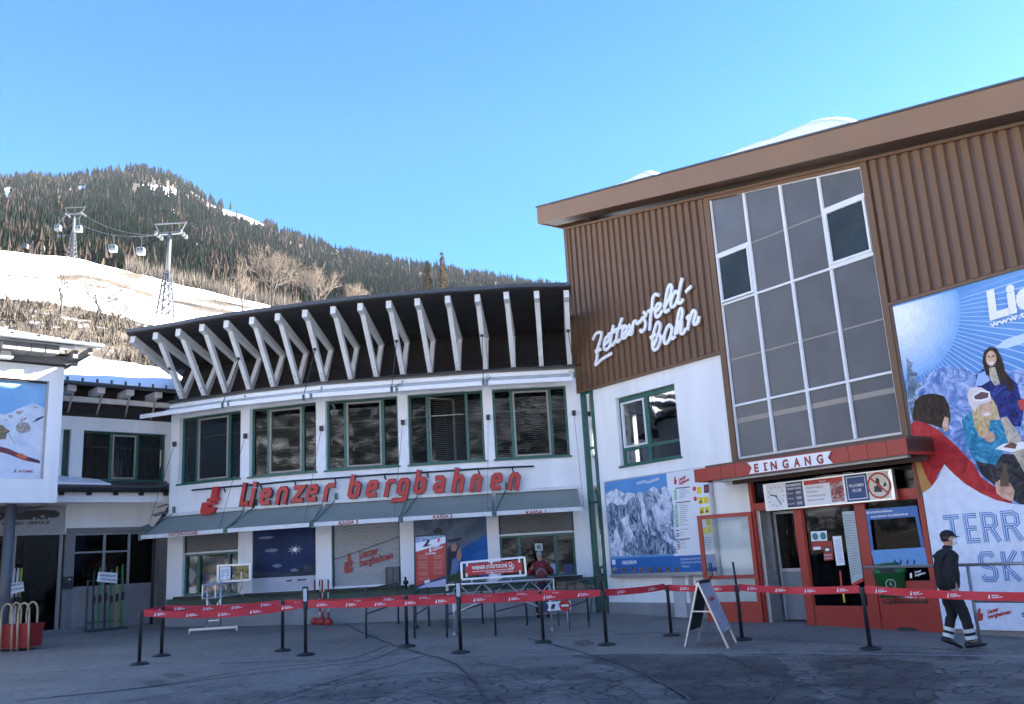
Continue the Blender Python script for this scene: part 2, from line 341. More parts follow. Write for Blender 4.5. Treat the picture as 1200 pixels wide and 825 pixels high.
cr = [[(398, 728), (440, 748), (480, 762), (530, 777), (556, 800), (572, 826)], [(470, 760), (430, 775), (380, 781), (300, 790), (220, 800), (120, 812), (20, 822)],
      [(500, 768), (460, 780), (420, 790), (340, 815), (300, 830)], [(455, 757), (410, 772), (350, 776), (260, 778)], [(620, 749), (655, 758), (680, 764), (740, 784), (800, 815), (812, 828)],
      [(600, 747), (700, 745), (800, 742), (880, 748), (1010, 756), (1140, 764), (1230, 769)], [(60, 818), (180, 805), (300, 785), (375, 778), (470, 766)], [(580, 800), (640, 805), (700, 822)],
      [(850, 770), (900, 790), (960, 800), (1050, 806), (1150, 812)], [(560, 778), (640, 790), (720, 800), (760, 826)], [(330, 826), (420, 800), (520, 790), (560, 800)], [(900, 826), (930, 795), (990, 780), (1060, 774)]]
for k, c in enumerate(cr): gribbon('c', c, [.045, .024, .018, .02, .035, .025, .02, .016, .02, .018, .018, .02][k], TAR, .010+.0015*k, .02).build('tar_seam', kind='structure')
# darker patched square and damp stains
PATCH = asphalt('dark_asphalt_patch', .55)
def gpatch(pts, lift, mt, jit=.12):
    P = [ground(*p) for p in pts]; Q = []
    for i, p in enumerate(P):
        q = P[(i+1) % len(P)]
        for t in range(8): r = p.lerp(q, t/8); Q.append(Vector((r.x+rnd.uniform(-jit, jit), r.y+rnd.uniform(-jit, jit), 0)))
    mb = MB(); mb.face([(p.x, p.y, gz(p.x, p.y)+lift) for p in Q], mt); mb.build('ground_stain', kind='structure')
gpatch([(672, 767), (780, 766), (905, 770), (930, 790), (960, 828), (830, 828), (770, 800), (730, 785)], .0035, PATCH)
gpatch([(955, 776), (1020, 772), (1090, 777), (1120, 800), (1085, 826), (1000, 828), (970, 800)], .0035, PATCH)
gpatch([(670, 752), (690, 750), (698, 755), (680, 758)], .0045, PATCH, .03)
gpatch([(165, 799), (190, 797), (200, 803), (176, 806)], .0045, PATCH, .05)
gpatch([(190, 790), (215, 789), (222, 793), (200, 795)], .0045, PATCH, .04)
# ================================================================== HILLSIDE AND MOUNTAIN
def interp(t, x):
    if x <= t[0][0]: return t[0][1]
    for (a, b), (c, d) in zip(t, t[1:]):
        if x <= c: return b+(d-b)*(x-a)/(c-a)
    return t[-1][1]
RIDGE = [(-400, 300), (-100, 292), (0, 295), (50, 299), (100, 306), (150, 318), (200, 331), (250, 343), (300, 354), (350, 368), (400, 382), (520, 400), (700, 415), (1000, 430)]
BRUSH = [(-400, 340), (0, 352), (60, 357), (130, 368), (200, 387), (300, 400), (420, 415), (700, 430), (1000, 440)]
SKYL_ = [(-500, 240), (-250, 215), (0, 213), (40, 210), (75, 212), (100, 208), (130, 203), (165, 199), (195, 205), (220, 220), (250, 238), (300, 258), (350, 279), (400, 295), (450, 305), (500, 314), (560, 325), (620, 333), (670, 341), (760, 352), (1000, 380), (1300, 395)]
CLEAR = [[(80, 217), (102, 218), (98, 224), (82, 225)], [(150, 215), (175, 216), (200, 221), (215, 227), (196, 226), (168, 221)], [(242, 241), (262, 245), (292, 254), (312, 261), (300, 262), (270, 254)], [(324, 266), (340, 269), (342, 273), (330, 271)], [(386, 287), (406, 289), (410, 295), (390, 295)], [(120, 240), (126, 238), (130, 244), (122, 246)], [(196, 246), (206, 248), (204, 252)],
         [(62, 275), (82, 272), (80, 290), (66, 288)], [(160, 258), (170, 256), (172, 264), (162, 264)], [(5, 218), (14, 216), (12, 240), (4, 242)], [(225, 286), (236, 288), (234, 293), (224, 292)], [(268, 297), (282, 299), (280, 303), (266, 301)]]
def inpoly(x, y, P):
    c = False; j = len(P)-1
    for i in range(len(P)):
        if (P[i][1] > y) != (P[j][1] > y) and x < (P[j][0]-P[i][0])*(y-P[i][1])/(P[j][1]-P[i][1])+P[i][0]: c = not c
        j = i
    return c
def brow(x):     # (radius, picture height) profile of the terrain along one bearing
    rd = interp(RIDGE, x); br = interp(BRUSH, x); sk = interp(SKYL_, x)
    return [(35.5, 660), (38, 560), (41, 478), (52, 440), (66, (440+br)/2+6), (88, br), (118, br+(rd-br)*.38), (150, br+(rd-br)*.74), (185, rd), (215, rd+3), (270, rd+16), (340, rd+12), (420, rd+(sk-rd)*.14), (600, rd+(sk-rd)*.42), (800, rd+(sk-rd)*.70), (1000, rd+(sk-rd)*.93), (1100, sk), (1200, sk+14), (1500, sk+70), (2000, sk+130)]
from mathutils import noise as mn
def hill_point(x, r):
    p = brow(x); y = interp(p, r); q = far(x, y, r)
    if r > 45: q.z += mn.noise(Vector((q.x*.02, q.y*.02, 3)))*min(r, 900)*.006+mn.noise(Vector((q.x*.12, q.y*.12, 0)))*.5
    return q
def terrain():
    m = bpy.data.materials.new('hillside_ground'); m.use_nodes = True; nt = m.node_tree; N = nt.nodes; L = nt.links; b = N['Principled BSDF']; b.inputs['Roughness'].default_value = .8
    at = N.new('ShaderNodeVertexColor'); at.layer_name = 'cover'; tc = N.new('ShaderNodeTexCoord')
    sp = N.new('ShaderNodeSeparateColor'); L.new(at.outputs[0], sp.inputs[0])
    n = N.new('ShaderNodeTexNoise'); n.inputs['Scale'].default_value = .12; n.inputs['Detail'].default_value = 10; n.inputs['Roughness'].default_value = .72; L.new(tc.outputs['Object'], n.inputs['Vector'])
    ma = N.new('ShaderNodeMath'); ma.operation = 'MULTIPLY_ADD'; L.new(n.outputs[0], ma.inputs[0]); ma.inputs[1].default_value = 1.5; ma.inputs[2].default_value = -.75
    ad = N.new('ShaderNodeMath'); ad.operation = 'ADD'; L.new(sp.outputs[0], ad.inputs[0]); L.new(ma.outputs[0], ad.inputs[1])
    st = N.new('ShaderNodeValToRGB'); st.color_ramp.elements[0].position = .46; st.color_ramp.elements[1].position = .54; L.new(ad.outputs[0], st.inputs[0])
    n2 = N.new('ShaderNodeTexNoise'); n2.inputs['Scale'].default_value = .9; n2.inputs['Detail'].default_value = 9; L.new(tc.outputs['Object'], n2.inputs['Vector'])
    gr = N.new('ShaderNodeValToRGB'); gr.color_ramp.elements[0].position = .35; gr.color_ramp.elements[0].color = (.040, .030, .022, 1); gr.color_ramp.elements[1].position = .68; gr.color_ramp.elements[1].color = (.13, .10, .065, 1); L.new(n2.outputs[0], gr.inputs[0])
    mx = N.new('ShaderNodeMix'); mx.data_type = 'RGBA'; L.new(st.outputs[0], mx.inputs[0]); L.new(gr.outputs[0], mx.inputs[6]); mx.inputs[7].default_value = (.84, .85, .88, 1)
    L.new(mx.outputs[2], b.inputs['Base Color'])
    bp = N.new('ShaderNodeBump'); bp.inputs['Strength'].default_value = .6; bp.inputs['Distance'].default_value = .5; L.new(n2.outputs[0], bp.inputs['Height']); L.new(bp.outputs[0], b.inputs['Normal'])
    return m
xs = [-700, -600, -520, -440]+list(range(-380, 1000, 9))+[1050, 1120, 1200, 1300, 1450]
rs = [35.5, 38, 41, 46, 52]+[52*1.035**k for k in range(1, 56)]; rs = [r for r in rs if r < 345]+[345*1.05**k for k in range(0, 26)]
GPATCH = [[(6, 321), (44, 323), (44, 326), (8, 324)], [(62, 325), (85, 321), (100, 322), (145, 331), (165, 340), (185, 344), (182, 352), (150, 340), (110, 330), (80, 328)], [(160, 346), (215, 353), (245, 360), (290, 366), (290, 370), (240, 367), (205, 357)], [(75, 332), (110, 334), (148, 341), (140, 343), (100, 337)], [(130, 316), (150, 320), (172, 326), (160, 328), (135, 321)], [(200, 345), (262, 353), (300, 360), (290, 362), (240, 356)]]
V = []; F = []; cov = []
for i, x in enumerate(xs):
    for j, r in enumerate(rs):
        p = hill_point(x, r); V.append(p); y = interp(brow(x), r); rd = interp(RIDGE, x); br = interp(BRUSH, x)
        if r < 60: c = .62
        elif r < 200: c = .55+ (.7 if y < br-2 else -.17)
        else: c = .18
        if 88 < r < 200 and any(inpoly(x, y, P) for P in GPATCH): c = .05
        if r > 200 and any(inpoly(x, y-1, P) for P in CLEAR): c = 1.4
        cov.append(c)
nr = len(rs)
for i in range(len(xs)-1):
    for j in range(nr-1): a = i*nr+j; F.append((a, a+nr, a+nr+1, a+1))
me = bpy.data.meshes.new('hillside'); me.from_pydata([tuple(v) for v in V], [], F); me.materials.append(terrain())
ca = me.color_attributes.new('cover', 'FLOAT_COLOR', 'POINT'); ca.data.foreach_set('color', [q for c in cov for q in (c, c, c, 1)])
me.polygons.foreach_set('use_smooth', [True]*len(F)); ho = bpy.data.objects.new('hillside', me); COL.objects.link(ho); tag(ho, kind='structure')
# wooded valley side behind the viewer (seen only in the panes)
mb = MB(); FORG = printmat('wooded_slope', [(.02, .025, .026), (.03, .036, .036), (.06, .06, .06), (.5, .52, .56), (.82, .84, .88)], .09, .5)
for k in range(42):
    a0 = R(92+k*5); a1 = R(97+k*5)
    def hp(a, r, h): h = h*(1+.0*a); return (math.sin(a)*r, math.cos(a)*r, h+mn.noise(Vector((math.sin(a)*3, math.cos(a)*3, r*.01)))*h*.5)
    
    rings = [(240, -8), (330, 14), (450, 60), (600, 120), (800, 205), (950, 120)]
    def kk(r, h): return (r, h*(1+.6*min(1, max(0, (k-20)/8))) if h > 0 else h)
    rings = [kk(*q) for q in rings]
    for (r0, h0), (r1, h1) in zip(rings, rings[1:]): mb.face([hp(a0, r0, h0), hp(a1, r0, h0), hp(a1, r1, h1), hp(a0, r1, h1)], FORG, True)
mb.build('opposite_hill', kind='structure')
mb = MB(); SF = printmat('bounce_snow', [(.84, .85, .88), (.80, .82, .86), (.78, .8, .84), (.25, .2, .13)], .05, .6)  # unseen snow sheet added behind the viewer to bounce sunlight onto the facades
mb.face([(x, y, gz(x, y)+.02) for x, y in ((-260, -260), (260, -260), (260, -5), (-40, -5), (-260, -3))], SF); mb.build('bounce_snow_sheet', kind='structure')
# ------------------------------------------------------------------ far-off wood, one mass
def conifer(V, F, p, h, w, tiers, seg=7, droop=.35):
    for t in range(tiers):
        z0 = h*(.08+.80*t/tiers); z1 = min(h, z0+h*(1.15/tiers)+h*.10*(t == tiers-1)); r = w*(1-t/tiers*.82)
        b = len(V); V.append((p[0]+rnd.uniform(-.03, .03)*w, p[1], p[2]+z1)); a0 = rnd.random()*6.28
        for i in range(seg*2):
            a = a0+math.pi*i/seg; rr = r*(rnd.uniform(.82, 1.18) if i % 2 == 0 else rnd.uniform(.42, .6)); V.append((p[0]+rr*math.cos(a), p[1]+rr*math.sin(a), p[2]+z0-(droop*r*.5 if i % 2 == 0 else 0)))
        for i in range(seg*2): F.append((b, b+1+i, b+1+(i+1) % (seg*2)))
SPR = mat('spruce_foliage', (.0055, .0095, .0065), 1., .3, .05, spec=0, island=.35)
LAR = mat('bare_larch_twigs', (.033, .026, .021), 1., .3, .05, spec=0, island=.25)
GV, GF, LV, LF = [], [], [], []
cnt = 0
while cnt < 17000:
    x = rnd.uniform(-170, 860); r = 255*(1130/255)**(rnd.random()**.62); y = interp(brow(x), r)
    low = 1 if r < 420 else 0
    h = rnd.uniform(9, 18)*(.75 if low else 1)*(.8 if r > 900 else 1); hpx = h/r*1035
    if any(inpoly(x+rnd.uniform(-1.5, 1.5), y-k_*hpx, P) for P in CLEAR for k_ in (0, .25)): continue
    cnt += 1
    q = hill_point(x, r); q.z -= .5
    nv = mn.noise(Vector((q.x*.012, q.y*.012, 7)))+mn.noise(Vector((q.x*.05, q.y*.05, 2)))*.5
    topb = .25 if y < interp(SKYL_, x)+16 else 0
    isl = nv+rnd.uniform(-.35, .35)+low*.42+topb > .30
    if y > 300 and r > 600 and rnd.random() < .3: isl = False
    if isl: conifer(LV, LF, q, h*rnd.uniform(.8, 1.05), h*rnd.uniform(.17, .27), 3, 5, .1)
    else: conifer(GV, GF, q, h, h*rnd.uniform(.13, .2), 4 if r < 700 else 3, 5)
for nm, v, f, m in (('distant_evergreen_forest', GV, GF, SPR), ('distant_larch_forest', LV, LF, LAR)):
    me = bpy.data.meshes.new(nm); me.from_pydata(v, [], f); me.materials.append(m); o = bpy.data.objects.new(nm, me); COL.objects.link(o); tag(o, {'distant_evergreen_forest': 'dark evergreen forest covering the mountain', 'distant_larch_forest': 'brown leafless larch woods among the evergreens on the mountain'}[nm], 'forest', kind='stuff')
# ------------------------------------------------------------------ bare trees and brush
BARK = mat('bark', (.055, .045, .036), .9, .3, 4); TWIG = mat('bare_twigs', (.058, .047, .037), .9, .3, 2, island=.3); TTW = mat('tree_twigs', (.085, .064, .047), .9, .3, 2, island=.3); TWIG2 = mat('pale_twigs', (.080, .065, .050), .9, .3, 2, island=.35)
def branch(mbt, mbw, p, d, L, r, lv, spread=.55):
    n = 3; q = p
    for k in range(n):
        d2 = (d+Vector((rnd.gauss(0, .10), rnd.gauss(0, .10), rnd.gauss(0, .05)+.04))).normalized(); e = q+d2*L/n
        (mbt if lv > 1 else mbw).tube(q, e, r*(1-.22*k/n), BARK if lv > 1 else TTW, 5 if lv > 1 else 3, r*(1-.22*(k+1)/n), False); q = e; d = d2
        if lv > 0 and k > 0 or (lv > 0 and k == n-1):
            for j in range(3 if lv > 1 else 4):
                a = rnd.random()*6.28; s = spread*rnd.uniform(.7, 1.4); o = d.orthogonal().normalized(); o.rotate(Matrix.Rotation(a, 3, d)); branch(mbt, mbw, q, (d+o*s).normalized(), L*rnd.uniform(.5, .72), r*.5, lv-1, spread)
def bare_tree(base, h, label, lv=3, spread=.6, name='bare_tree', r=None, group=None):
    t = thing(name, label, 'tree', base, group); a, b = MB(), MB(); base = Vector(base); r = r or h*.022
    top = base+Vector((rnd.uniform(-.05, .05)*h, 0, h*.30)); a.tube(base-Vector((0, 0, .4)), top, r, BARK, 8, r*.75, False)
    for k in range(5):
        an = k*1.256+rnd.uniform(-.4, .4); branch(a, b, top-Vector((0, 0, rnd.uniform(0, h*.1))), Vector((math.cos(an)*spread, math.sin(an)*spread, 1)).normalized(), h*rnd.uniform(.26, .36), r*.5, lv, spread)
    a.build('trunk', t); b.build('crown', t)
def on_hill(x, y):      # point of the near slope seen at a picture position
    p = brow(x); 
    rr = [41+k*.5 for k in range(300)]; 
    for r in rr:
        if interp(p, r) <= y: return hill_point(x, r)
    return hill_point(x, 190)
bare_tree(on_hill(318, 366), 14.5, 'large leafless round-crowned tree behind the slatted roof', 3, .8, r=.22)
bare_tree(on_hill(262, 371), 4.2, 'small leafless tree just left of the large bare tree', 2, .6)
bare_tree(on_hill(286, 370), 8.5, 'slim leafless tree at the snow meadow edge beside the large bare tree', 2, .5)
bare_tree(on_hill(370, 380), 12.5, 'leafless tree rising right of the large bare tree above the roof', 3, .5)
bare_tree(on_hill(415, 388), 11.5, 'leafless tree low behind the roof, furthest right of the bare ones', 3, .5)
bare_tree(on_hill(112, 378), 5.6, 'thin leafless sapling with spreading twigs on the brushy bank below the snow', 2, .8)
bare_tree(on_hill(72, 366), 4.8, 'thin upright leafless sapling on the bank, leftmost of the saplings', 2, .35)
bare_tree(on_hill(140, 385), 4.2, 'short bushy leafless sapling on the bank nearest the roof corner', 2, .8)
mb = MB()
for k in range(4300):       # brush on the bank behind the left buildings
    x = rnd.uniform(-60, 330); r = rnd.uniform(46, 90); 
    q = hill_point(x, r)
    if mn.noise(Vector((q.x*.16, q.y*.16, 5)))+rnd.uniform(-.2, .2) < -.12: continue
    h = rnd.uniform(.35, 1.5)*(1.0 if r > 60 else .8); m = TWIG2 if rnd.random() < .5 else TWIG
    for j in range(5):
        a = rnd.random()*6.28; l = rnd.uniform(.1, .5)*h; e = q+Vector((math.cos(a)*l, math.sin(a)*l, h*rnd.uniform(.5, 1))); s = Vector((rnd.uniform(-1, 1), rnd.uniform(-1, 1), 0)).normalized()*.022*(1+r/70)
        mb.face([q-s, q+s, e], m)
        e2 = q.lerp(e, .6)+Vector((rnd.uniform(-.3, .3), rnd.uniform(-.3, .3), rnd.uniform(.1, .4)))*h; mb.face([q.lerp(e, .55)-s*.6, q.lerp(e, .55)+s*.6, e2], m)
for k in range(1800):       # thicket along the foot of the wood
    x = rnd.uniform(150, 480); r = rnd.uniform(190, 240); q = hill_point(x, r); q.z -= 1; h = rnd.uniform(3, 7)
    for j in range(7):
        a = rnd.random()*6.28; l = rnd.uniform(.05, .3)*h; e = q+Vector((math.cos(a)*l, math.sin(a)*l, h*rnd.uniform(.5, 1))); s = Vector((rnd.uniform(-1, 1), rnd.uniform(-1, 1), 0)).normalized()*.11
        mb.face([q-s, q+s, e], TWIG2 if j % 2 else TWIG)
tag(mb.build('leafless_brush', kind='stuff'), 'tan leafless brush covering the bank behind the buildings', 'brush')
# two slim spruces behind the main roof
NEED = mat('spruce_needles', (.045, .055, .030), .9, .4, 3, island=.4); CONE = mat('spruce_cones', (.16, .09, .045), .9, .3, 5)
def spruce(x, ytop, r, wpx, label):
    top = far(x, ytop, r); base = Vector((top.x, top.y, 3.)); H = top.z-base.z; t = thing('spruce_tree', label, 'tree', base, 'slim spruces behind the roof'); a = MB(); a.tube(base, top-Vector((0, 0, .3)), .18, BARK, 7, .02); a.build('trunk', t)
    b = MB(); W = wpx/CF*r*1.05/2
    for k in range(3600):
        f = rnd.random()**.7; z = top.z-f*7.5; rr = W*(.10+.9*min(1, f*2.1))*rnd.uniform(.25, 1.08); an = rnd.random()*6.28; c = Vector((top.x+math.cos(an)*rr, top.y+math.sin(an)*rr, z-rr*.25)); o = Vector((math.cos(an), math.sin(an), rnd.uniform(-.7, .1)))*rnd.uniform(.10, .22); s = Vector((-math.sin(an), math.cos(an), rnd.uniform(-.4, .4)))*rnd.uniform(.02, .05)
        b.face([c-s, c+s, c+o], NEED)
    for k in range(240):
        f = rnd.uniform(.05, .6); z = top.z-f*7.5; rr = W*(.10+.9*min(1, f*2.1)); an = rnd.random()*6.28; c = Vector((top.x+math.cos(an)*rr, top.y+math.sin(an)*rr, z)); b.tube(c, c-Vector((0, 0, .13)), .028, CONE, 4, .015)
    b.build('crown', t)
spruce(517.5, 295, 62, 15, 'taller slim spruce behind the slatted roof, right one of the pair'); spruce(500.5, 305, 62, 14, 'shorter slim spruce behind the slatted roof, left one of the pair')
# ------------------------------------------------------------------ gondola lift
LIFT = mat('pylon_grey_paint', (.075, .085, .09), .5, .1, 2); LIFTD = mat('pylon_lattice_steel', (.045, .05, .055), .6, .15, 2); CAB = mat('gondola_shell', (.20, .21, .22), .4, .1, 2); CABG = mat('gondola_window', (.06, .09, .09), .15, .1, 2)
def pylon(xb, yb, xt, yt, r, wpx, label):
    t = thing('lift_pylon', label, 'lift pylon', far(xb, yb, r), 'cable car pylons on the slope'); B = far(xb, yb, r); T = far(xt, yt, r); T.x, T.y = B.x+(T.x-B.x), B.y; H = T.z-B.z; k = H/13.
    sc_ = wpx/CF*r; a = MB(); mid = B.lerp(T, .50)
    for sx in (-1, 1):
        for sy in (-1, 1):
            p = B+Vector((sx*.95*k, sy*.95*k, -1)); q = mid+Vector((sx*.32*k, sy*.32*k, 0)); a.tube(p, q, .12*k, LIFTD, 5)
    for j in range(6):
        f0, f1 = j/6, (j+1)/6
        for s in (-1, 1):
            w0, w1 = .95*(1-f0)+.32*f0, .95*(1-f1)+.32*f1; c0 = B.lerp(mid, f0); c1 = B.lerp(mid, f1)
            a.tube(c0+Vector((-w0*k, s*w0*k, 0)), c1+Vector((w1*k, s*w1*k, 0)), .065*k, LIFTD, 4); a.tube(c0+Vector((w0*k, s*w0*k, 0)), c1+Vector((-w1*k, s*w1*k, 0)), .065*k, LIFTD, 4)
            a.tube(c0+Vector((s*w0*k, -w0*k, 0)), c1+Vector((s*w1*k, w1*k, 0)), .065*k, LIFTD, 4); a.tube(c1+Vector((-w1*k, s*w1*k, 0)), c1+Vector((w1*k, s*w1*k, 0)), .065*k, LIFTD, 4)
    a.build('lattice_legs', t)
    a = MB(); a.tube(mid, T+Vector((0, 0, -sc_*.34)), .30*k, LIFT, 10, .22*k); a.build('mast', t)
    a = MB(); z1 = -sc_*.34; top = Vector((sc_*.5, 0, 0))
    a.bar(T-top*1.05, T+top*1.05, .16*k, .14*k, LIFT); a.bar(T-top*.72+Vector((0, 0, z1)), T+top*.72+Vector((0, 0, z1)), .3*k, .3*k, LIFT)
    for s in (-1, 1):
        a.bar(T+top*s, T+top*s*.68+Vector((0, 0, z1)), .12*k, .12*k, LIFT)
        for j in range(-1, 2): a.bar(T+top*s*.8+Vector((0, j*.9*k, z1-.1*k)), T+top*s*.8+Vector((0, j*.9*k+.6*k, z1-.1*k)), .3*k, .4*k, DSTEEL)
    a.build('crossarm', t); return T, sc_
T1 = pylon(193, 379, 200, 262, 108, 36, 'nearest lattice cable car pylon, standing right behind the snowy roof')
T2 = pylon(84, 303, 88, 243, 180, 22, 'tall cable car pylon at the top of the snow meadow')
T3 = pylon(38, 297, 38.5, 276, 290, 16, 'smallest cable car pylon, far left behind the snow ridge')
def gondola(x, yc, r, hpx, label):
    s = .72*hpx/CF*r*1.1; c = far(x, yc, r); t = thing('gondola', label, 'gondola', c-Vector((0, 0, s/2)), 'cable car gondolas'); a = MB(); F0 = Frame((c.x, c.y), d=(1, .1)); w = s*.46
    for (z0, z1, e, m) in ((-.5, -.12, 1, CAB), (-.12, .30, .98, CABG), (.30, .42, .95, CAB)): a.box(F0, -w*e, w*e, -w*e, w*e, c.z+z0*s, c.z+z1*s, m)
    for sx in (-1, 0, 1): a.box(F0, sx*w*.93-.04*s, sx*w*.93+.04*s, w*.93, w*1.01, c.z-.12*s, c.z+.3*s, CAB)
    for sx in (-1, 1): a.box(F0, sx*w*.98-.03*s, sx*w*.98+.03*s, -w, w, c.z-.12*s, c.z+.3*s, CAB)
    a.build('cabin', t); a = MB(); a.path([c+Vector((0, 0, .42*s)), c+Vector((.12*s, 0, 1.1*s)), c+Vector((0, 0, 1.9*s))], .03*s, LIFT, 5); a.bar(c+Vector((-.2*s, 0, 1.9*s)), c+Vector((.2*s, 0, 1.9*s)), .08*s, .12*s, DSTEEL); a.build('hanger', t)
gondola(132.5, 291, 150, 10, 'open-fronted gondola left of the nearest pylon'); gondola(165, 294, 140, 10.5, 'gondola hanging closest to the nearest pylon')
gondola(68, 267, 205, 8, 'gondola just left of the tall pylon'); gondola(92, 268, 200, 9, 'gondola just right of the tall pylon'); gondola(30, 289, 280, 7, 'gondola left of the smallest pylon'); gondola(48.5, 291, 280, 7, 'gondola right of the smallest pylon')
for s, lb in ((-1, 'left hauling rope of the cable car strung between the pylons'), (1, 'right hauling rope of the cable car strung between the pylons')):
    a = MB(); q = [T[0]+Vector((s*T[1]*.42, 0, -T[1]*.38)) for T in (T1, T2, T3)]
    for p0, p1 in zip(q, q[1:]):
        L = [p0.lerp(p1, k/10)-Vector((0, 0, 4*(k/10)*(1-k/10)*1.6)) for k in range(11)]; a.path(L, .045, DSTEEL, 4)
    a.build('haul_rope', label=lb, cat='rope')
# ================================================================== TICKET BUILDING (curved facade)
TB = thing('ticket_building', 'white curved hall with green windows and roof on slanting timber brackets', 'building', (-4.3, 25, gz(-4.3, 25)))
sill = [(208.4, 566.6), (281.2, 559.5), (291.7, 558.7), (370.6, 551.7), (381.7, 551.2), (467.8, 545.4), (479.5, 545.4), (569, 539.5), (580.4, 538.7), (668.8, 534.5)]
low = [(213.9, 650), (278.8, 645), (295.5, 640), (370, 635), (388.5, 640), (469, 635), (485.5, 632), (571.5, 628), (585.7, 628), (674, 622)]
ZS, ZH, ZL, ZC = 4.41, 6.43, 1.16, 3.05
def uof(fr, x, z):     # u on the frame's plane of picture column x at height z
    y = 500.
    for _ in range(12):
        u, zz = fr.uz(x, y); y += (zz-z)*35
    return fr.uz(x, y)[0]
UP = [(uof(BAY[k], sill[2*k][0], ZS), uof(BAY[k], sill[2*k+1][0], ZS)) for k in range(5)]
LO = [(uof(BAY[k], low[2*k][0], 2.), uof(BAY[k], low[2*k+1][0], 2.)) for k in range(5)]
wl, pl, co_, ins = MB(), MB(), MB(), MB()
for k, b in enumerate(BAY):
    a0, a1 = LO[k]; c0, c1 = UP[k]; L = b.L
    pl.box(b, 0, L, -.3, .02, -.6, .86, PLINTH)
    wl.box(b, 0, L, -.3, 0, .86, ZL, WHITE)
    wl.box(b, 0, a0, -.3, 0, ZL, ZC, WHITE); wl.box(b, a1, L, -.3, 0, ZL, ZC, WHITE)
    wl.box(b, 0, L, -.3, 0, ZC, ZS, WHITE)
    wl.box(b, 0, c0, -.3, 0, ZS, ZH, WHITE); wl.box(b, c1, L, -.3, 0, ZS, ZH, WHITE)
    wl.box(b, 0, L, -.3, 0, ZH, 6.9, WHITE)
    co_.box(b, 0, L, -.35, .05, 6.9, 7.0, C('grey_brown_flashing', .13, .125, .12))
    ins.box(b, 0, L, -2.6, -2.5, -.5, 6.9, ROOM2); ins.box(b, 0, L, -2.5, -.3, 3.3, 3.5, ROOM2); ins.box(b, 0, L, -2.5, -.3, 6.6, 6.7, ROOM2); ins.box(b, 0, L, -2.5, -.3, .5, .6, ROOM2)
for (f, u) in ((BAY[0], 0), (BAY[4], BAY[4].L)):
    ins.box(f, u-.05, u+.05, -2.5, -.3, -.5, 6.8, ROOM2)
SD = Frame(KN[0], d=(-_kn[0].x, -_kn[0].y)); wl.box(SD, .3, 9, -.3, .0, -.6, 6.9, WHITE)
wl.build('wall', TB); pl.build('plinth', TB); co_.build('coping', TB); ins.build('interior', TB)
def window(parent, fr, u0, u1, z0, z1, rec=-.17, kind='upper', ajar=False, blind=True, split=(.25, .775), curtain=False, name='window'):
    w = u1-u0; f = MB(); n0, n1 = rec-.06, rec+.02; t = .065
    f.box(fr, u0, u0+t, n0, n1, z0, z1, GREEN); f.box(fr, u1-t, u1, n0, n1, z0, z1, GREEN); f.box(fr, u0+t, u1-t, n0, n1, z0, z0+t, GREEN); f.box(fr, u0+t, u1-t, n0, n1, z1-t, z1, GREEND)
    m1, m2 = u0+split[0]*w, u0+split[1]*w
    for m in (m1, m2): f.box(fr, m-.04, m+.04, n0, n1+.004, z0+t, z1-t, GREEN)
    f.box(fr, u0-.04, u1+.04, rec+.02, .05, z0-.035, z0+.012, GREEN)       # sill
    fo = f.build(name, parent)
    g = MB(); g.box(fr, u0+t, m1-.04, rec-.035, rec-.025, z0+t, z1-t, GLASS); g.box(fr, m2+.04, u1-t, rec-.035, rec-.025, z0+t, z1-t, GLASS)
    c = MB(); e = .05; ca, cb, za, zb = m1+.045, m2-.045, z0+t+.01, z1-t-.01; F2 = fr
    if ajar:
        o = fr.P(ca, rec, 0); F2 = Frame((o.x, o.y), d=(fr.U.x*math.cos(.75)-fr.N.x*math.sin(.75), fr.U.y*math.cos(.75)-fr.N.y*math.sin(.75))); W = (cb-ca)*.86; ca2, cb2, rr = .0, W, 0.
    else: ca2, cb2, rr = ca, cb, rec+.02
    CM = C('casement_frame', .30, .28, .24)
    c.box(F2, ca2, ca2+e, rr-.05, rr+.012, za, zb, CM); c.box(F2, cb2-e, cb2, rr-.05, rr+.012, za, zb, CM); c.box(F2, ca2+e, cb2-e, rr-.05, rr+.012, za, za+e, CM); c.box(F2, ca2+e, cb2-e, rr-.05, rr+.012, zb-e, zb, CM)
    c.build('casement', fo); g.box(F2, ca2+e, cb2-e, rr-.03, rr-.02, za+e, zb-e, GLASS); g.build('pane', fo)
    zr = z1-(z1-z0)*.31; r = MB()
    for a, b_ in ((u0+t, m1-.04), (m1+.1, m2-.1), (m2+.04, u1-t)): r.box(fr, a, b_, rec-.075, rec-.06, zr-.014, zr+.014, CM)
    r.build('glazing_bar', fo)
    if blind:
        bl = MB(); z = z0+.08
        while z < z1-.1:
            jt = rnd.uniform(-.004, .004); P = fr.P; bl.face([P(u0+.05, rec-.16, z+.024+jt), P(u1-.05, rec-.16, z+.024-jt), P(u1-.05, rec-.125, z-jt), P(u0+.05, rec-.125, z+jt)], BLIND); z += .055
        bl.build('blind', fo)
    if curtain:
        bl = MB(); n = 70
        for i in range(n):
            a, b_ = u0+.05+(w-.1)*i/n, u0+.05+(w-.1)*(i+1)/n; bl.face([fr.P(a, rec-.2+.03*(i % 2), z0+.05), fr.P(b_, rec-.2+.03*((i+1) % 2), z0+.05), fr.P(b_, rec-.2+.03*((i+1) % 2), z1-.05), fr.P(a, rec-.2+.03*(i % 2), z1-.05)], CURT)
        bl.build('curtain', fo)
    return fo
for k in range(5): window(TB, BAY[k], UP[k][0], UP[k][1], ZS, ZH, ajar=(k == 3))
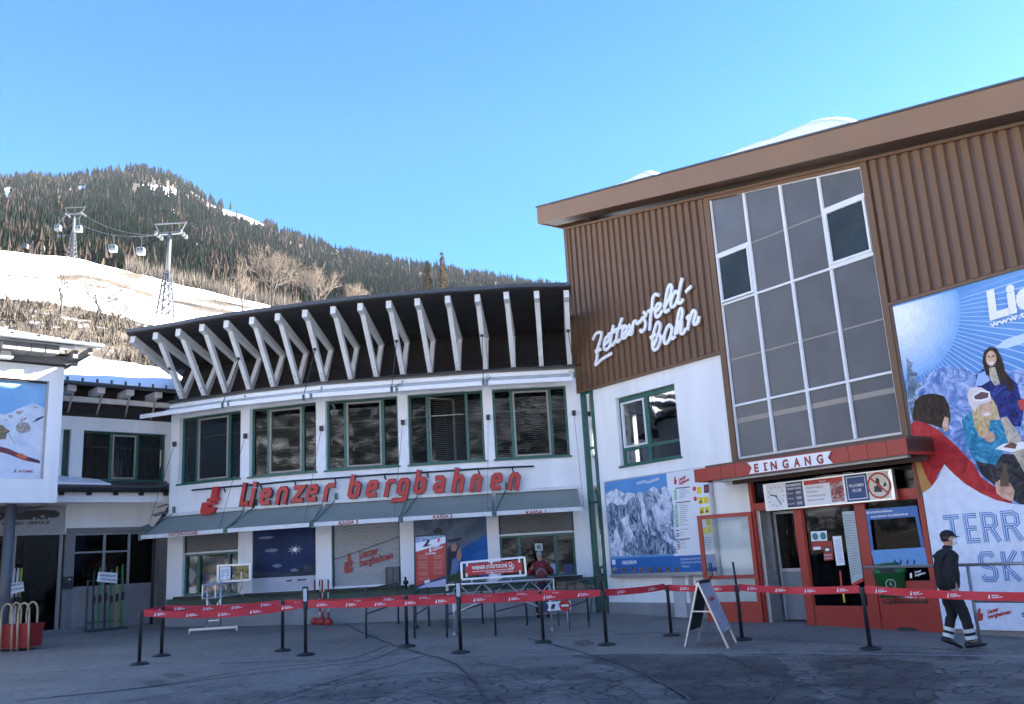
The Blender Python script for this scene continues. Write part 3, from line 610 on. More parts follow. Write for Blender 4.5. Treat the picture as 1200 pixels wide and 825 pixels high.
# ledge and green band
lg = MB(); gb = MB()
for k, b in enumerate(BAY):
    gb.box(b, .05 if k == 0 else 0, b.L, .02, .06, .88, 1.09, C('green_band', .02, .075, .06)); lg.box(b, LO[k][0]-.12, LO[k][1]+.12, -.3, .24, 1.09, 1.155, BLACK)
gb.build('green_band', TB); lg.build('ledge', TB)
# shutters, lower windows
def shutter(b, u0, u1, z0, z1, m, nm='roller_shutter'):
    s = MB(); z = z0
    while z < z1-.01:
        h = min(.055, z1-z); P = b.P; s.face([P(u0, -.12, z), P(u1, -.12, z), P(u1, -.10, z+h*.5), P(u0, -.10, z+h*.5)], m); s.face([P(u0, -.10, z+h*.5), P(u1, -.10, z+h*.5), P(u1, -.12, z+h), P(u0, -.12, z+h)], m); z += h
    s.box(b, u0, u0+.04, -.14, -.07, z0, z1, GREEND); s.box(b, u1-.04, u1, -.14, -.07, z0, z1, GREEND); s.box(b, u0, u1, -.14, -.085, z0-.035, z0+.015, MULL)
    return s.build(nm, TB)
for k in (0, 4):
    b = BAY[k]; u0, u1 = LO[k]; zt = b.uz((240, 650)[0] if k == 0 else 620, 647 if k == 0 else 625)[1]
    shutter(b, u0, u1, zt, ZC, SHUTD); f = MB(); t = .06
    f.box(b, u0, u0+t, -.2, -.1, ZL, zt-.03, GREEN); f.box(b, u1-t, u1, -.2, -.1, ZL, zt-.03, GREEN); f.box(b, u0+t, u1-t, -.2, -.1, ZL, ZL+t, GREEN); f.box(b, u0+t, u1-t, -.2, -.1, zt-.09, zt-.03, GREEN)
    ms = [uof(b, x, 2) for x in ((230, 265.5) if k == 0 else (608.5, 651.5))]
    for m in ms: f.box(b, m-.045, m+.045, -.2, -.1, ZL+t, zt-.09, GREEN)
    fo = f.build('window', TB); g = MB(); e = [u0+t]+ms+[u1-t]
    for i in range(3): g.box(b, e[i]+(.045 if i else 0), e[i+1]-(.045 if i < 2 else 0), -.16, -.15, ZL+t, zt-.09, GLASSC if k == 0 else GLASS)
    g.build('pane', fo)
    if k == 0:
        p = MB(); PM = printmat('print_lodge_photo', [(.02, .03, .04), (.05, .08, .12), (.16, .12, .09), (.35, .38, .42)], 1.6, 1.2)
        p.box(b, u0+.1, u1-.1, -.26, -.23, ZL+.1, zt-.12, PM)
        textless = [((225, 672), 11, C('print_cream', .5, .45, .38))]
        poly(p, b, [(213, 671), (218, 665), (226, 667), (230, 674), (225, 683), (215, 682)], -.225, C('print_cream', .5, .45, .38)); poly(p, b, [(233, 687), (262, 683), (262, 690), (233, 694)], -.225, C('print_red', .4, .05, .05)); poly(p, b, [(232, 667), (250, 661), (262, 664), (262, 670), (232, 673)], -.224, C('print_brown', .22, .12, .07)); poly(p, b, [(215, 688), (229, 688), (229, 697), (215, 697)], -.224, C('print_pale', .45, .5, .55)); poly(p, b, [(238, 672), (244, 671), (244, 684), (238, 685)], -.222, NAVY)
        p.build('window_print', fo)
    else:
        p = MB(); ST = C('sticker_white', .5, .55, .52); poly(p, b, [(626.5, 637), (635.5, 636.5), (636, 645), (627, 645.5)], -.145, ST); poly(p, b, [(629, 639), (633.5, 638.8), (633.7, 643.2), (629.2, 643.5)], -.143, C('sticker_teal', .03, .2, .2)); poly(p, b, [(643, 661), (652, 660.5), (653, 672), (644, 672.5)], -.145, C('sticker_blue_white', .35, .45, .6)); poly(p, b, [(661, 661), (671, 660.5), (672, 674), (662, 674.5)], -.145, C('sticker_navy', .02, .04, .16)); poly(p, b, [(648, 637), (672, 636), (672, 646), (662, 650), (650, 648)], -.24, printmat('print_small_posters', [(.03, .03, .04), (.25, .12, .10), (.08, .10, .14), (.5, .5, .5)], 5, 1)); p.build('sticker', fo)
ks = shutter(BAY[2], *LO[2], ZL+.03, ZC, SHUT)
bx = MB(); b = BAY[2]; u1 = LO[2][1]; bx.box(b, u1-.42, u1-.04, -.08, .04, ZL, ZL+.5, C('grey_fabric_bag', .10, .10, .11)); bx.box(b, u1-.40, u1-.36, .04, .05, ZL, ZL+.5, DSTEEL); bx.box(b, u1-.22, u1-.19, .04, .05, ZL, ZL+.5, DSTEEL)
tag(bx.build('storage_box'), 'grey ribbed box standing on the counter ledge before the closed shutter', 'box')
# siding, brackets, roof
bot = [(212.8, 466.7), (239, 463), (264, 459.7), (291.7, 456), (320, 452.7), (348.6, 450), (379, 446.6), (410.8, 443.8), (440.7, 440.7), (472, 438), (504, 435.8), (536.7, 433.5), (569.3, 432), (601.6, 429.4), (634.5, 428.2), (667.7, 426.2)]
tip = [(182, 388.6), (208.6, 384.4), (236.5, 378.8), (265, 374.6), (295, 370.4), (325, 366.3), (357, 362), (390, 358), (421.8, 354.3), (455.3, 351.4), (488.7, 348.5), (524.2, 345.6), (559, 343.9), (593, 341), (628.4, 339.8), (663.3, 339)]
BT = [atz(*p, 7.03) for p in bot]; TT = [atz(*p, 8.74) for p in tip]
# radial directions smoothed along the curve
RD = []
for i in range(16):
    d = sum(((BT[j]-TT[j]).xy.normalized() for j in range(max(0, i-2), min(16, i+3))), Vector((0, 0))); RD.append(d.normalized())
RT = [BT[i]+Vector((RD[i].x*.85, RD[i].y*.85, 1.17)) for i in range(16)]
for i in range(16):
    B, T, Q = BT[i], TT[i], RT[i]; r3 = Vector((RD[i].x, RD[i].y, 0)); side = r3.cross(Vector((0, 0, 1))); m = MB(); T2 = T-Vector((0, 0, .12))
    slope = (Q-T2).normalized()
    m.bar(T2, Q+slope*.3, .145, .23, BEAM, side)
    m.bar(B+r3*.08, T2+slope*.33-Vector((0, 0, .04)), .13, .17, BEAM, side); m.bar(B+r3*.10+Vector((0, 0, .02)), Q-Vector((0, 0, .06)), .128, .165, BEAM, side)
    m.box(Frame((B.x, B.y), d=(side.x, side.y)), -.05, .05, -.1, .02, 6.99, 7.06, BLACK)
    for f, z in ((.12, 0), (.80, 0)):
        q = (B+r3*.08).lerp(T2+slope*.33, f)-r3*.09; m.tube(q, q-r3*.03, .022, BLACK, 6)
    if i in (0, 3, 6, 9, 12, 15):
        q = (B+r3*.08).lerp(T2+slope*.33, .52)-r3*.10; m.bar(q-Vector((0, 0, .06)), q+Vector((0, 0, .06)), .09, .09, BLACK)
    m.build('roof_bracket', TB)
T0 = atz(155.6, 392.8, 8.74); d0 = RD[0]; Q0 = T0+Vector((RD[0].x*2.3, RD[0].y*2.3, -.54)); m = MB(); m.bar(T0-Vector((0, 0, .12)), Q0-Vector((0, 0, .1)), .145, .23, BEAM); m.build('roof_bracket', TB)
TE = atz(668.5, 337.8, 8.74)
FE = [T0-Vector((.12, 0, 0))]+TT+[TE]; RR_ = [RD[0]]+RD+[RD[-1]]
rf = MB(); so_ = MB(); top_ = MB()
SL = -.20
for i in range(len(FE)-1):
    def pt(j, back, up): p = FE[j]; r = RR_[j]; return Vector((p.x+r.x*back, p.y+r.y*back, 8.76+SL*(back)+up))
    a, b_ = i, i+1
    rf.hexa([pt(a, -.15, 0), pt(b_, -.15, 0), pt(b_, 7, 0), pt(a, 7, 0), pt(a, -.15, .10), pt(b_, -.15, .10), pt(b_, 7, .10), pt(a, 7, .10)], SLATE)
    n = 14
    for k in range(n):
        c0, c1 = -.12+2.75*k/n, -.12+2.75*(k+1)/n-.012
        so_.hexa([pt(a, c0, -.035), pt(b_, c0, -.035), pt(b_, c1, -.035), pt(a, c1, -.035), pt(a, c0, -.004), pt(b_, c0, -.004), pt(b_, c1, -.004), pt(a, c1, -.004)], SOFFIT)
rf.build('roof', TB); so_.build('soffit', TB)
sdg = MB(); BB = [BT[0]-(BT[1]-BT[0])*.55]+BT+[BT[-1]+(BT[-1]-BT[-2])*.4]; DD = [RD[0]]+RD+[RD[-1]]
for i in range(len(BB)-1):
    for k in range(11):
        def q(j, f, o): p = BB[j]; r = DD[j]; return Vector((p.x+r.x*(.22+.78*f-o), p.y+r.y*(.22+.78*f-o), 6.95+1.35*f))
        f0, f1 = k/11, (k+1)/11; sdg.face([q(i, f0, .03), q(i+1, f0, .03), q(i+1, f1, .0), q(i, f1, .0)], DWOOD); sdg.face([q(i, f0, .03), q(i+1, f0, .03), q(i+1, f0, .0), q(i, f0, .0)], DWOOD)
    sdg.face([Vector((BB[j].x+DD[j].x*o, BB[j].y+DD[j].y*o, 6.96)) for j, o in ((i, -.2), (i+1, -.2), (i+1, .3), (i, .3))], SLATE)
sdg.build('siding', TB)
# awnings: upper white row, lower grey row
AW = [(-.38 if k == 0 else .06, BAY[k].L-(.02 if k < 4 else .28)) for k in range(5)]
def awning(k, zt, zf, nf, vh, fab, val, name, u0, u1, u0f=None, brk=True):
    b = BAY[k]; P = b.P; u0f = u0 if u0f is None else u0f; m = MB(); u0f = u0f+.0
    N_ = 6
    for i in range(N_):
        a, c = i/N_, (i+1)/N_; sag = lambda t: -.05*math.sin(math.pi*t)
        m.face([P(u0+(u0f-u0)*a, nf*a+.02, zt+(zf-zt)*a+sag(a)), P(u1, nf*a+.02, zt+(zf-zt)*a+sag(a)), P(u1, nf*c+.02, zt+(zf-zt)*c+sag(c)), P(u0+(u0f-u0)*c, nf*c+.02, zt+(zf-zt)*c+sag(c))], fab, True)
    o = m.build(name, TB); v = MB(); v.box(b, u0f, u1, nf+.0, nf+.03, zf-vh, zf+.01, val); v.build('valance', o)
    c = MB(); c.box(b, max(0, u0), u1, .01, .1, zt-.0, zt+.09, val); c.build('cassette', o)
    if brk:
        h = MB(); q = P(u0f+.0, nf, zf-vh*.4); 
        h.bar(q+Vector((0, 0, .09)), q-Vector((0, 0, .09)), .09, .09, GREEN); s = P(u0+.32, .03, zt+.12); h.tube(q, s, .016, GREEN, 6); h.bar(P(u0+.32, .05, zt+.0), P(u0+.32, .05, zt+.28), .07, .07, GREEN); h.build('bracket_arm', o)
    return o
for k in range(5):
    u0, u1 = AW[k]; awning(k, 6.76, 6.49, .88, .11, FABW, WHITE2, 'upper_awning', max(u0, -.1), u1, u0 if k == 0 else None, brk=False)
    o = awning(k, 3.48, 2.93, .95, .10, FABG, C('valance_white', .66, .68, .68), 'lower_awning', u0 if k else -.1, u1, u0 if k else -.15)
for (k, st, bl, br, h) in ((0, 'KARTENRÜCKGABE', (197, 628.6), (230, 626.2), 4.0), (2, 'KASSA 3', (399, 615), (421, 613), 4.2), (3, 'KASSA 2', (507, 608), (529.5, 606.4), 4.2), (4, 'KASSA 1', (618, 602.8), (641, 601.4), 4.2)):
    m = MB(); textpx(m, st, BAY[k], bl, br, h, .985, REDD, bold=.03); m.build('counter_name', TB)
# upper awning joints and cables
jn = [(261, 475), (355.8, 465.8), (459, 456), (566.4, 448), (673.5, 439)]; anc = [0, 3, 6, 9, 12, 15]
for i, p in enumerate(jn):
    k = min(4, i); b = BAY[k]; h = b.hit(*p, .9); s = RT[0]; a = TT[anc[i+1]].lerp(BT[anc[i+1]], .55); m = MB(); m.tube(a, h+Vector((0, 0, .05)), .012, DSTEEL, 5); m.bar(h-Vector((0, 0, .08)), h+Vector((0, 0, .08)), .07, .07, GREEN)
    q = b.hit(p[0]+9, p[1]-6, .1); m.tube(h, q, .014, GREEN, 5); m.build('awning_cable', TB)
# black boxes on the pillars with thin cables down to the lower awning
pb = [((204.5, 520.5), (191, 590)), ((287.5, 511), (256.5, 620.5)), ((376.5, 502), (356, 615)), ((472, 495), (462, 605)), ((572, 489), (571.5, 600)), ((672.5, 484), (684, 594))]
for i, (p, q) in enumerate(pb):
    b = BAY[min(4, i)]; a = b.hit(*p, .05); c = b.hit(*q, .95) if i != 0 else b.hit(170, 628, .95); m = MB(); m.bar(a-Vector((0, 0, .07)), a+Vector((0, 0, .07)), .10, .09, BLACK); m.tube(a, c, .007, DSTEEL, 4); m.build('cable_anchor', TB)
# conduit above the letters
m = MB(); cd = [(0, (225, 574.5)), (0, (262, 571)), (1, (305, 567.5)), (1, (345, 563.5)), (2, (392, 560.5)), (2, (450, 556)), (3, (500, 553.5)), (3, (560, 549.5)), (4, (600, 547.5)), (4, (625.5, 546.5))]
cp = [BAY[k].hit(*p, .13) for k, p in cd]; m.path(cp, .028, BLACKM, 7)
for k, p in cd[1:-1]: q = BAY[k].hit(*p, .13); m.bar(q, BAY[k].hit(p[0]+2, p[1]+6, .02), .03, .03, BLACKM)
cp = [BAY[k].hit(*p, .05) for k, p in [(0, (253, 596)), (1, (300, 593)), (1, (370, 588.5)), (2, (460, 582)), (3, (560, 574)), (4, (600, 572))]]; m.path(cp, .006, DSTEEL, 4)
m.build('conduit', TB)
# ------------------------------------------------------------------ big red letters, strokes on a grid (w x 1, x-height .72)
GL = {'L': (.52, [[(.12, 1), (.12, .12), (.52, .12)]]), 'i': (.26, [[(.13, .72), (.13, 0)], [(.13, .86), (.13, 1.0)]]),
      'e': (.62, [[(.13, .38), (.46, .38), (.50, .42), (.50, .56), (.42, .64), (.22, .64), (.13, .55), (.13, .17), (.22, .08), (.54, .08)]]),
      'n': (.64, [[(.13, 0), (.13, .52), (.22, .64), (.40, .64), (.51, .54), (.51, 0)]]), 'z': (.58, [[(.05, .64), (.50, .64), (.12, .08), (.56, .08)]]),
      'r': (.44, [[(.13, 0), (.13, .54), (.22, .64), (.44, .64)]]), 'b': (.64, [[(.13, 1), (.13, .17), (.22, .08), (.42, .08), (.51, .17), (.51, .55), (.42, .64), (.24, .64)]]),
      'g': (.64, [[(.40, .08), (.22, .08), (.13, .17), (.13, .55), (.22, .64), (.42, .64), (.51, .55), (.51, -.14), (.42, -.22), (-.08, -.22)]]),
      'a': (.64, [[(.10, .64), (.42, .64), (.51, .55), (.51, .08), (.22, .08), (.13, .17), (.13, .28), (.22, .37), (.36, .37)]]), 'h': (.64, [[(.13, 1), (.13, 0)], [(.16, .52), (.26, .64), (.42, .64), (.51, .54), (.51, 0)]])}
SG = thing('roof_sign', 'large red slanting letters and emblem between the two window rows', 'sign', BAY[2].P(1.2, .2, 3.5))
LRIM = C('letter_side_black', .03, .01, .01)
def letter(parent, b, ch, bl, br, hpx, n=.22, wst=.178, mt=REDS, thick=.10, slant=.22, base_name='letter'):
    u0, z0 = b.uz(*bl, n); u1, z1 = b.uz(*br, n); h = b.uz(bl[0], bl[1]-hpx, n)[1]-z0; W, st = GL[ch]; Lw = math.hypot(u1-u0, z1-z0); sx = Lw/W; ang = (z1-z0)/(u1-u0)
    def M(a, c, nn): return b.P(u0+a, nn, z0+c+a*ang)
    m = MB()
    for i, s in enumerate(st):
        pts = [((x)*sx+y*h*slant, y*h) for x, y in s]
        ribbon(m, pts, wst*h, M, n+.002*i, thick, mt, LRIM); ribbon(m, pts, wst*h+.025, M, n-.012+.002*i, thick-.02, LRIM, LRIM)
    m.build(base_name, parent)
for k, ch, bl, br in [(0, 'L', (279, 594), (288, 593.2)), (1, 'i', (290.5, 593), (297, 592.4)), (1, 'e', (302, 592), (316, 590.8)), (1, 'n', (321, 590.5), (335.5, 589.3)), (1, 'z', (340.5, 589), (353, 588)), (1, 'e', (356, 588), (370, 586.8)), (1, 'r', (376, 586.6), (387, 585.8)),
                  (2, 'b', (406, 584.3), (421, 583.2)), (2, 'e', (427, 582.8), (441, 581.6)), (2, 'r', (449, 581.4), (459, 580.6)), (2, 'g', (463, 580.2), (478, 579.2)), (3, 'b', (483, 578.8), (498, 577.8)), (3, 'a', (506, 577.4), (520, 576.6)), (3, 'h', (528, 576.4), (542, 575.5)), (3, 'n', (549, 575.3), (563, 574.6)), (3, 'e', (572.5, 574.2), (586.5, 573.4)), (4, 'n', (594.5, 573.4), (608.5, 572.8))]:
    letter(SG, BAY[k], ch, bl, br, 26.5)
def emblem(m, fr, pts, n, mt, thick=None, rim=None):
    for P_ in pts: poly(m, fr, P_, n, mt, None if thick is None else n-thick)
m = MB(); b = BAY[0]
E1 = [(249, 570.5), (255.5, 570), (252.5, 583), (255, 583), (254, 587), (241.5, 588), (242.5, 584), (246, 583.7)]; E2 = [(236.5, 589), (252.5, 587.8), (251.5, 591), (244.5, 591.5), (243.5, 595), (251.5, 594.5), (249.5, 600), (245, 602.5), (236, 603), (234, 600)]
poly(m, b, E1, .22, REDS, .09); poly(m, b, E2, .22, REDS, .09)
m.build('emblem', SG)
# ------------------------------------------------------------------ posters in the ticket bays
def board(mb, fr, pts, n, mt, th=.03): poly(mb, fr, pts, n, mt, n-th)
b = BAY[1]; P1 = thing('wall_poster', 'wide print of dark blue sky over snowy ground in the second bay', 'poster', b.P(1.2, 0, ZL)); u0, u1 = LO[1]
m = MB(); PSKY = printmat('print_dark_sky', [(.004, .010, .035), (.008, .026, .09), (.014, .048, .16)], .5, .3); m.box(b, u0+.01, u1-.01, -.08, -.03, ZL+.0, ZC, PSKY)
z = lambda x, y: b.uz(x, y, -.03)
poly(m, b, [(295, 667), (303, 669), (320, 671), (338, 670), (350, 664), (360, 661), (371, 663), (371, 678), (295, 684)], -.027, printmat('print_dark_ridge', [(.01, .015, .03), (.03, .04, .07), (.07, .08, .12)], 3, 1))
poly(m, b, [(295, 678), (371, 674), (371, 691), (295, 698)], -.024, C('print_snow_grey', .42, .45, .52)); poly(m, b, [(335, 680), (343, 679), (342, 681), (336, 682)], -.021, NAVY); poly(m, b, [(348, 679), (360, 678), (358, 680), (349, 681)], -.021, NAVY)
cu, cz = b.uz(346, 644, -.03)
for i in range(9): a = i*.7; polyuz(m, b, [(cu+.04*math.cos(a+1.57), cz+.04*math.sin(a+1.57)), (cu-.04*math.cos(a+1.57), cz-.04*math.sin(a+1.57)), (cu+.26*math.cos(a), cz+.15*math.sin(a))], -.02+.0003*i, C('print_glow', .20, .24, .36))
polyuz(m, b, circ(cu, cz, .055), -.0165, WPR)
for cx, cy, rx, rz in ((318, 645, .2, .05), (325, 663, .15, .05), (345, 668, .12, .04), (312, 630, .25, .04)): u_, z_ = b.uz(cx, cy, -.03); polyuz(m, b, [(p[0]+rnd.uniform(-.03, .03), p[1]) for p in circ(u_, z_, rx, 14, rz)], -.022, C('print_cloud', .10, .15, .26))
m.build('print', P1)
b = BAY[2]; LG = thing('shutter_logo', 'red emblem and two slanted red words painted on the closed white shutter', 'sign', b.P(1.2, 0, 2)); m = MB()
def logo(m, fr, bl, br, n, mt, s, words=('Lienzer', 'bergbahnen'), hp=8):   # emblem + two slanted lines
    textpx(m, words[0], fr, (bl[0], bl[1]-hp*1.15), (bl[0]+(br[0]-bl[0])*.58, bl[1]-hp*1.15+(br[1]-bl[1])*.58), hp, n, mt, bold=.035, shear=.3); textpx(m, words[1], fr, bl, br, hp, n, mt, bold=.035, shear=.3)
logo(m, b, (421, 664), (461, 654), -.09, REDD, 1, hp=8.5)
for P_ in ([(407, 649), (411, 648.5), (411, 657), (413, 657), (413, 660), (404, 661), (404, 658.5), (407, 658)], [(403.5, 661), (413, 660), (413, 663), (409, 663.5), (409, 665), (413, 664.5), (413, 669), (411, 671), (404, 671.5), (403.2, 669)]): poly(m, b, P_, -.09, REDD)
ribbon(m, [b.uz(390, 656), b.uz(467, 629)], .018, lambda a, c, n: b.P(a, n, c), -.088, .002, DSTEEL); m.build('lettering', LG)
b = BAY[3]; P2 = thing('wall_poster', 'wall print of a couple before a blue mountain under grey clouds in the fourth bay', 'poster', b.P(1.2, 0, ZL)); u0, u1 = LO[3]; m = MB()
m.box(b, u0+.01, u1-.01, -.08, -.03, ZL, ZC, printmat('print_stormy_cloud', [(.06, .10, .16), (.12, .16, .22), (.25, .27, .30)], .9, 1.5))
poly(m, b, [(520, 662), (530, 652), (545, 640), (560, 632), (572, 625), (572, 690), (520, 690)], -.026, printmat('print_blue_mountain', [(.01, .07, .25), (.02, .13, .40), (.03, .18, .5)], 1.2, 1.))
poly(m, b, [(525, 673), (545, 668), (572, 678), (572, 690), (500, 690)], -.022, printmat('print_meadow', [(.02, .06, .05), (.06, .10, .05), (.03, .04, .03)], 2, 1))
SK = C('print_skin', .42, .22, .14); DK = C('print_dark_blue_clothes', .015, .02, .05); JN = C('print_jeans', .12, .22, .38)
poly(m, b, [(508, 622), (513, 618), (518, 620), (519, 625), (508, 625)], -.02, BLACK); poly(m, b, [(523, 648), (528, 637), (533, 636), (537, 641), (536, 650), (533, 655), (533, 670), (523, 675)], -.02, DK); poly(m, b, [(528, 638), (533, 636), (536, 641), (534, 646), (529, 646)], -.018, SK); poly(m, b, [(524, 633), (540, 630), (540, 633), (525, 636)], -.018, DK); poly(m, b, [(530, 656), (536, 653), (538, 662), (535, 672), (528, 674)], -.016, JN); poly(m, b, [(536, 645), (540, 642), (541, 652), (538, 660), (535, 652)], -.014, SK)
m.build('print', P2)

# ================================================================== STATION BUILDING (brown cladding, right)
SB = thing('station_building', 'tall station building clad in brown ribbed metal above white render', 'building', RB.P(6, 0, gz(6, 19)))
def ztop(u): return 11.21-.19*u
UE = 26.
wl = MB(); W0_, W1_, H0, H1 = 1.52, 3.74, 3.92, 5.77
for a, c, z0, z1 in ((.62, W0_, -.6, 6.2), (W1_, 5.56, -.6, 6.2), (W0_, W1_, -.6, H0), (W0_, W1_, H1, 6.2), (5.56, 5.74, -.6, 3.6), (9.84, UE, -.6, 6.2)): wl.box(RB, a, c, -.35, 0, z0, z1, WHITE)
wl.box(RB, UE-.3, UE, -14, -.35, -.6, 6., WHITE); wl.box(RB, .3, .62, -14, -.35, -.6, 6.2, WHITE)
wl.build('wall', SB); m = MB(); m.box(RB, .62, 5.6, -.3, .018, -.6, .42, PLINTH); m.box(RB, 9.86, UE, -.3, .018, -.6, .1, PLINTH); m.build('plinth', SB)
cl = MB()
def cladpiece(a, c, zb, sp):
    cl.box(RB, a, c, -.35, .02, zb, ztop(a), BROWND, None, ztop(c)); n = max(1, round((c-a)/sp)); s = (c-a)/n
    for i in range(n):
        u = a+i*s; t0, t1 = ztop(u+s*.18)-.02, ztop(u+s*.90)-.02
        P = RB.P; q = [(u+s*.18, .02), (u+s*.27, .075), (u+s*.81, .075), (u+s*.90, .02)]
        for (ua, na), (ub, nb) in zip(q, q[1:]): cl.face([P(ua, na, zb+.03), P(ub, nb, zb+.03), P(ub, nb, ztop(ub)-.04), P(ua, na, ztop(ua)-.04)], BROWN)
        cl.face([P(*x, zb+.03) for x in q], BROWN)
cladpiece(0, 5.40, 6.22, .232); cladpiece(9.80, UE, 6.22, .232)
cl.build('cladding', SB)
m = MB(); m.box(RB, -.02, 5.42, .0, .10, 6.17, 6.235, BROWN); m.box(RB, 9.80, UE, .0, .10, 6.17, 6.235, BROWN); m.box(RB, 5.40, 5.56, -.2, .09, 3.5, ztop(5.4)-.05, BROWN, None, ztop(5.56)-.05); m.box(RB, 9.66, 9.80, -.2, .10, 3.45, ztop(9.66)-.05, BROWN, None, ztop(9.8)-.05)
m.box(RB, 5.56, 9.66, -.2, .08, ztop(5.56)-.14, ztop(5.56)-.02, BROWN, ztop(9.66)-.14, ztop(9.66)-.02)
m.box(RB, 0, UE, -.3, .13, ztop(0)-.06, ztop(0)+.0, BROWN, ztop(UE)-.06, ztop(UE)+.0); m.box(RB, -.03, .10, -.05, .10, 6.18, ztop(0), BROWN)
m.box(RB, 5.56, 9.66, -.2, .06, 3.40, 3.62, BROWND); m.build('cladding_trim', SB)
m = MB(); m.box(RB, -.0, .3, -14, -.35, 6.2, ztop(0), BROWN); m.box(RB, UE-.3, UE, -14, -.35, 6, ztop(UE), BROWN); m.box(RB, .3, UE, -14.3, -14, -.6, 10., BROWN, None, 6.0); m.build('side_wall', SB)
# roof: fascia and soffit follow the falling edge
fb = lambda u: 11.35-.1985*u; ft = lambda u: 11.87-.196*u
m = MB(); m.box(RB, -.61, UE+.6, .54, .60, fb(-.61), ft(-.61), BROWNF, fb(UE+.6), ft(UE+.6)); m.box(RB, -.61, -.56, -14.5, .54, fb(-.61), ft(-.61), BROWNF); m.box(RB, -.63, UE+.6, -14.5, .63, ft(-.63)+.002, ft(-.63)+.045, SLATE, ft(UE+.6)+.002, ft(UE+.6)+.045); m.build('roof', SB)
m = MB(); 
for i in range(7): a = .02+.53*i/7; m.box(RB, -.56, UE+.5, a-.02 if i else -.0, a+.07, fb(-.56)+.03-.0*i, fb(-.56)+.08, BROWND if i % 2 else BROWN, fb(UE+.5)+.03, fb(UE+.5)+.08)
m.build('soffit', SB)
# tall glazed bay
gz_ = MB(); mu = MB(); V1, V2, V3 = [RB.uz(*p)[0] for p in ((890, 370), (935, 370), (983, 370))]; UL, UR = 5.57, 9.655
zt = lambda u: 10.07-.2*(u-5.57); zb_ = 3.68; zl = RB.uz(955, 455.7)[1]; zm = RB.uz(912, 336)[1]; zc = RB.uz(860, 293)[1]; zc2 = RB.uz(992, 238)[1]
def fbar(a, c, z0, z1, w=.06, z0b=None, z1b=None): mu.box(RB, a, c, -.05, .05, z0, z1, MULL, z0b, z1b)
for v in (V1, V2, V3): mu.box(RB, v-.03, v+.03, -.05, .055, zb_, zt(v), MULL)
mu.box(RB, UL, UL+.03, -.05, .052, zb_, zt(UL), MULL); mu.box(RB, UR-.03, UR, -.05, .052, zb_, zt(UR), MULL); mu.box(RB, UL, UR, -.05, .058, zt(UL)-.05, zt(UL), MULL, zt(UR)-.05, zt(UR)); mu.box(RB, UL, UR, -.05, .058, zb_-.05, zb_, STEEL)
for z0 in (zl, zm): mu.box(RB, UL, UR, -.05, .048, z0-.025, z0+.025, MULL)
mu.box(RB, UL, V1, -.05, .06, zc-.04, zc+.04, MULL); mu.box(RB, V3, UR, -.05, .06, zc2-.04, zc2+.05, MULL); zq = RB.uz(1000, 302)[1]; mu.box(RB, V3, UR, -.05, .061, zm-.03, zm+.06, MULL)
for (a, c, z0, z1) in ((UL+.03, V1-.03, zm+.04, zc-.04), (V3+.03, UR-.03, zm+.06, zc2-.04)):
    for (p, q, r, s) in ((a, a+.05, z0, z1), (c-.05, c, z0, z1), (a+.05, c-.05, z0, z0+.05), (a+.05, c-.05, z1-.05, z1)): mu.box(RB, p, q, -.04, .085, r, s, MULL)
gf = mu.build('glazed_bay', SB)
ce = [UL+.03, V1-.03, V1+.03, V2-.03, V2+.03, V3-.03, V3+.03, UR-.03]
for i in range(4):
    a, c = ce[2*i], ce[2*i+1]
    gz_.box(RB, a, c, -.02, 0, zb_, zl-.025, FROST); gz_.box(RB, a, c, -.02, 0, zl+.025, zm-.025, FROST)
    top0 = zm+.025 if i in (1, 2) else (zc+.04 if i == 0 else zc2+.05)
    gz_.box(RB, a, c, -.02, 0, top0, zt(a)-.05, FROST, None, zt(c)-.05)
gz_.build('frosted_pane', gf)
m = MB(); m.box(RB, UL+.08, V1-.08, .02, .03, zm+.09, zc-.09, GLASSD); m.build('casement_pane', gf); m = MB(); m.box(RB, V3+.08, UR-.08, .02, .03, zm+.11, zc2-.09, GLASSD); m.build('casement_pane', gf)
m = MB(); m.box(RB, UL, UR, -1.2, -1.1, zb_, 9., ROOM); m.build('interior', SB)
BMN = C('light_band_paint', .24, .215, .19, .3)  # pale strips on the pane fronts paint the light band of beams inside
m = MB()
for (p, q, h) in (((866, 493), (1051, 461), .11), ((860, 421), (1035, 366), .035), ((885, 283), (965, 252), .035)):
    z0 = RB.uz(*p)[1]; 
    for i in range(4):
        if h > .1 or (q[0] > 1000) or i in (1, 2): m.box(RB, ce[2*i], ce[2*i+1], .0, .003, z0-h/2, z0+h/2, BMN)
m.build('painted_light_band', gf)
# white-wall window
wf = MB(); rec = -.14; t = .07
for p in ((W0_, W0_+t, H0, H1), (W1_-t, W1_, H0, H1), (W0_+t, W1_-t, H0, H0+t), (W0_+t, W1_-t, H1-.13, H1), (W0_+.98, W0_+1.09, H0+t, H1-.13), (W0_+t, W0_+.98, H0+.40, H0+.48), (W0_+1.09, W1_-t, H0+.40, H0+.48)): wf.box(RB, p[0], p[1], rec-.07, rec+.02, p[2], p[3], GREEN)
wf.box(RB, W0_-.04, W1_+.04, rec, .05, H0-.04, H0+.01, GREEN); fo = wf.build('window', SB)
m = MB(); a, c, z0, z1 = W0_+t+.01, W0_+.97, H0+.49, H1-.14
for p in ((a, a+.045, z0, z1), (c-.045, c, z0, z1), (a+.045, c-.045, z0, z0+.045), (a+.045, c-.045, z1-.045, z1)): m.box(RB, p[0], p[1], rec-.03, rec+.045, p[2], p[3], MULL)
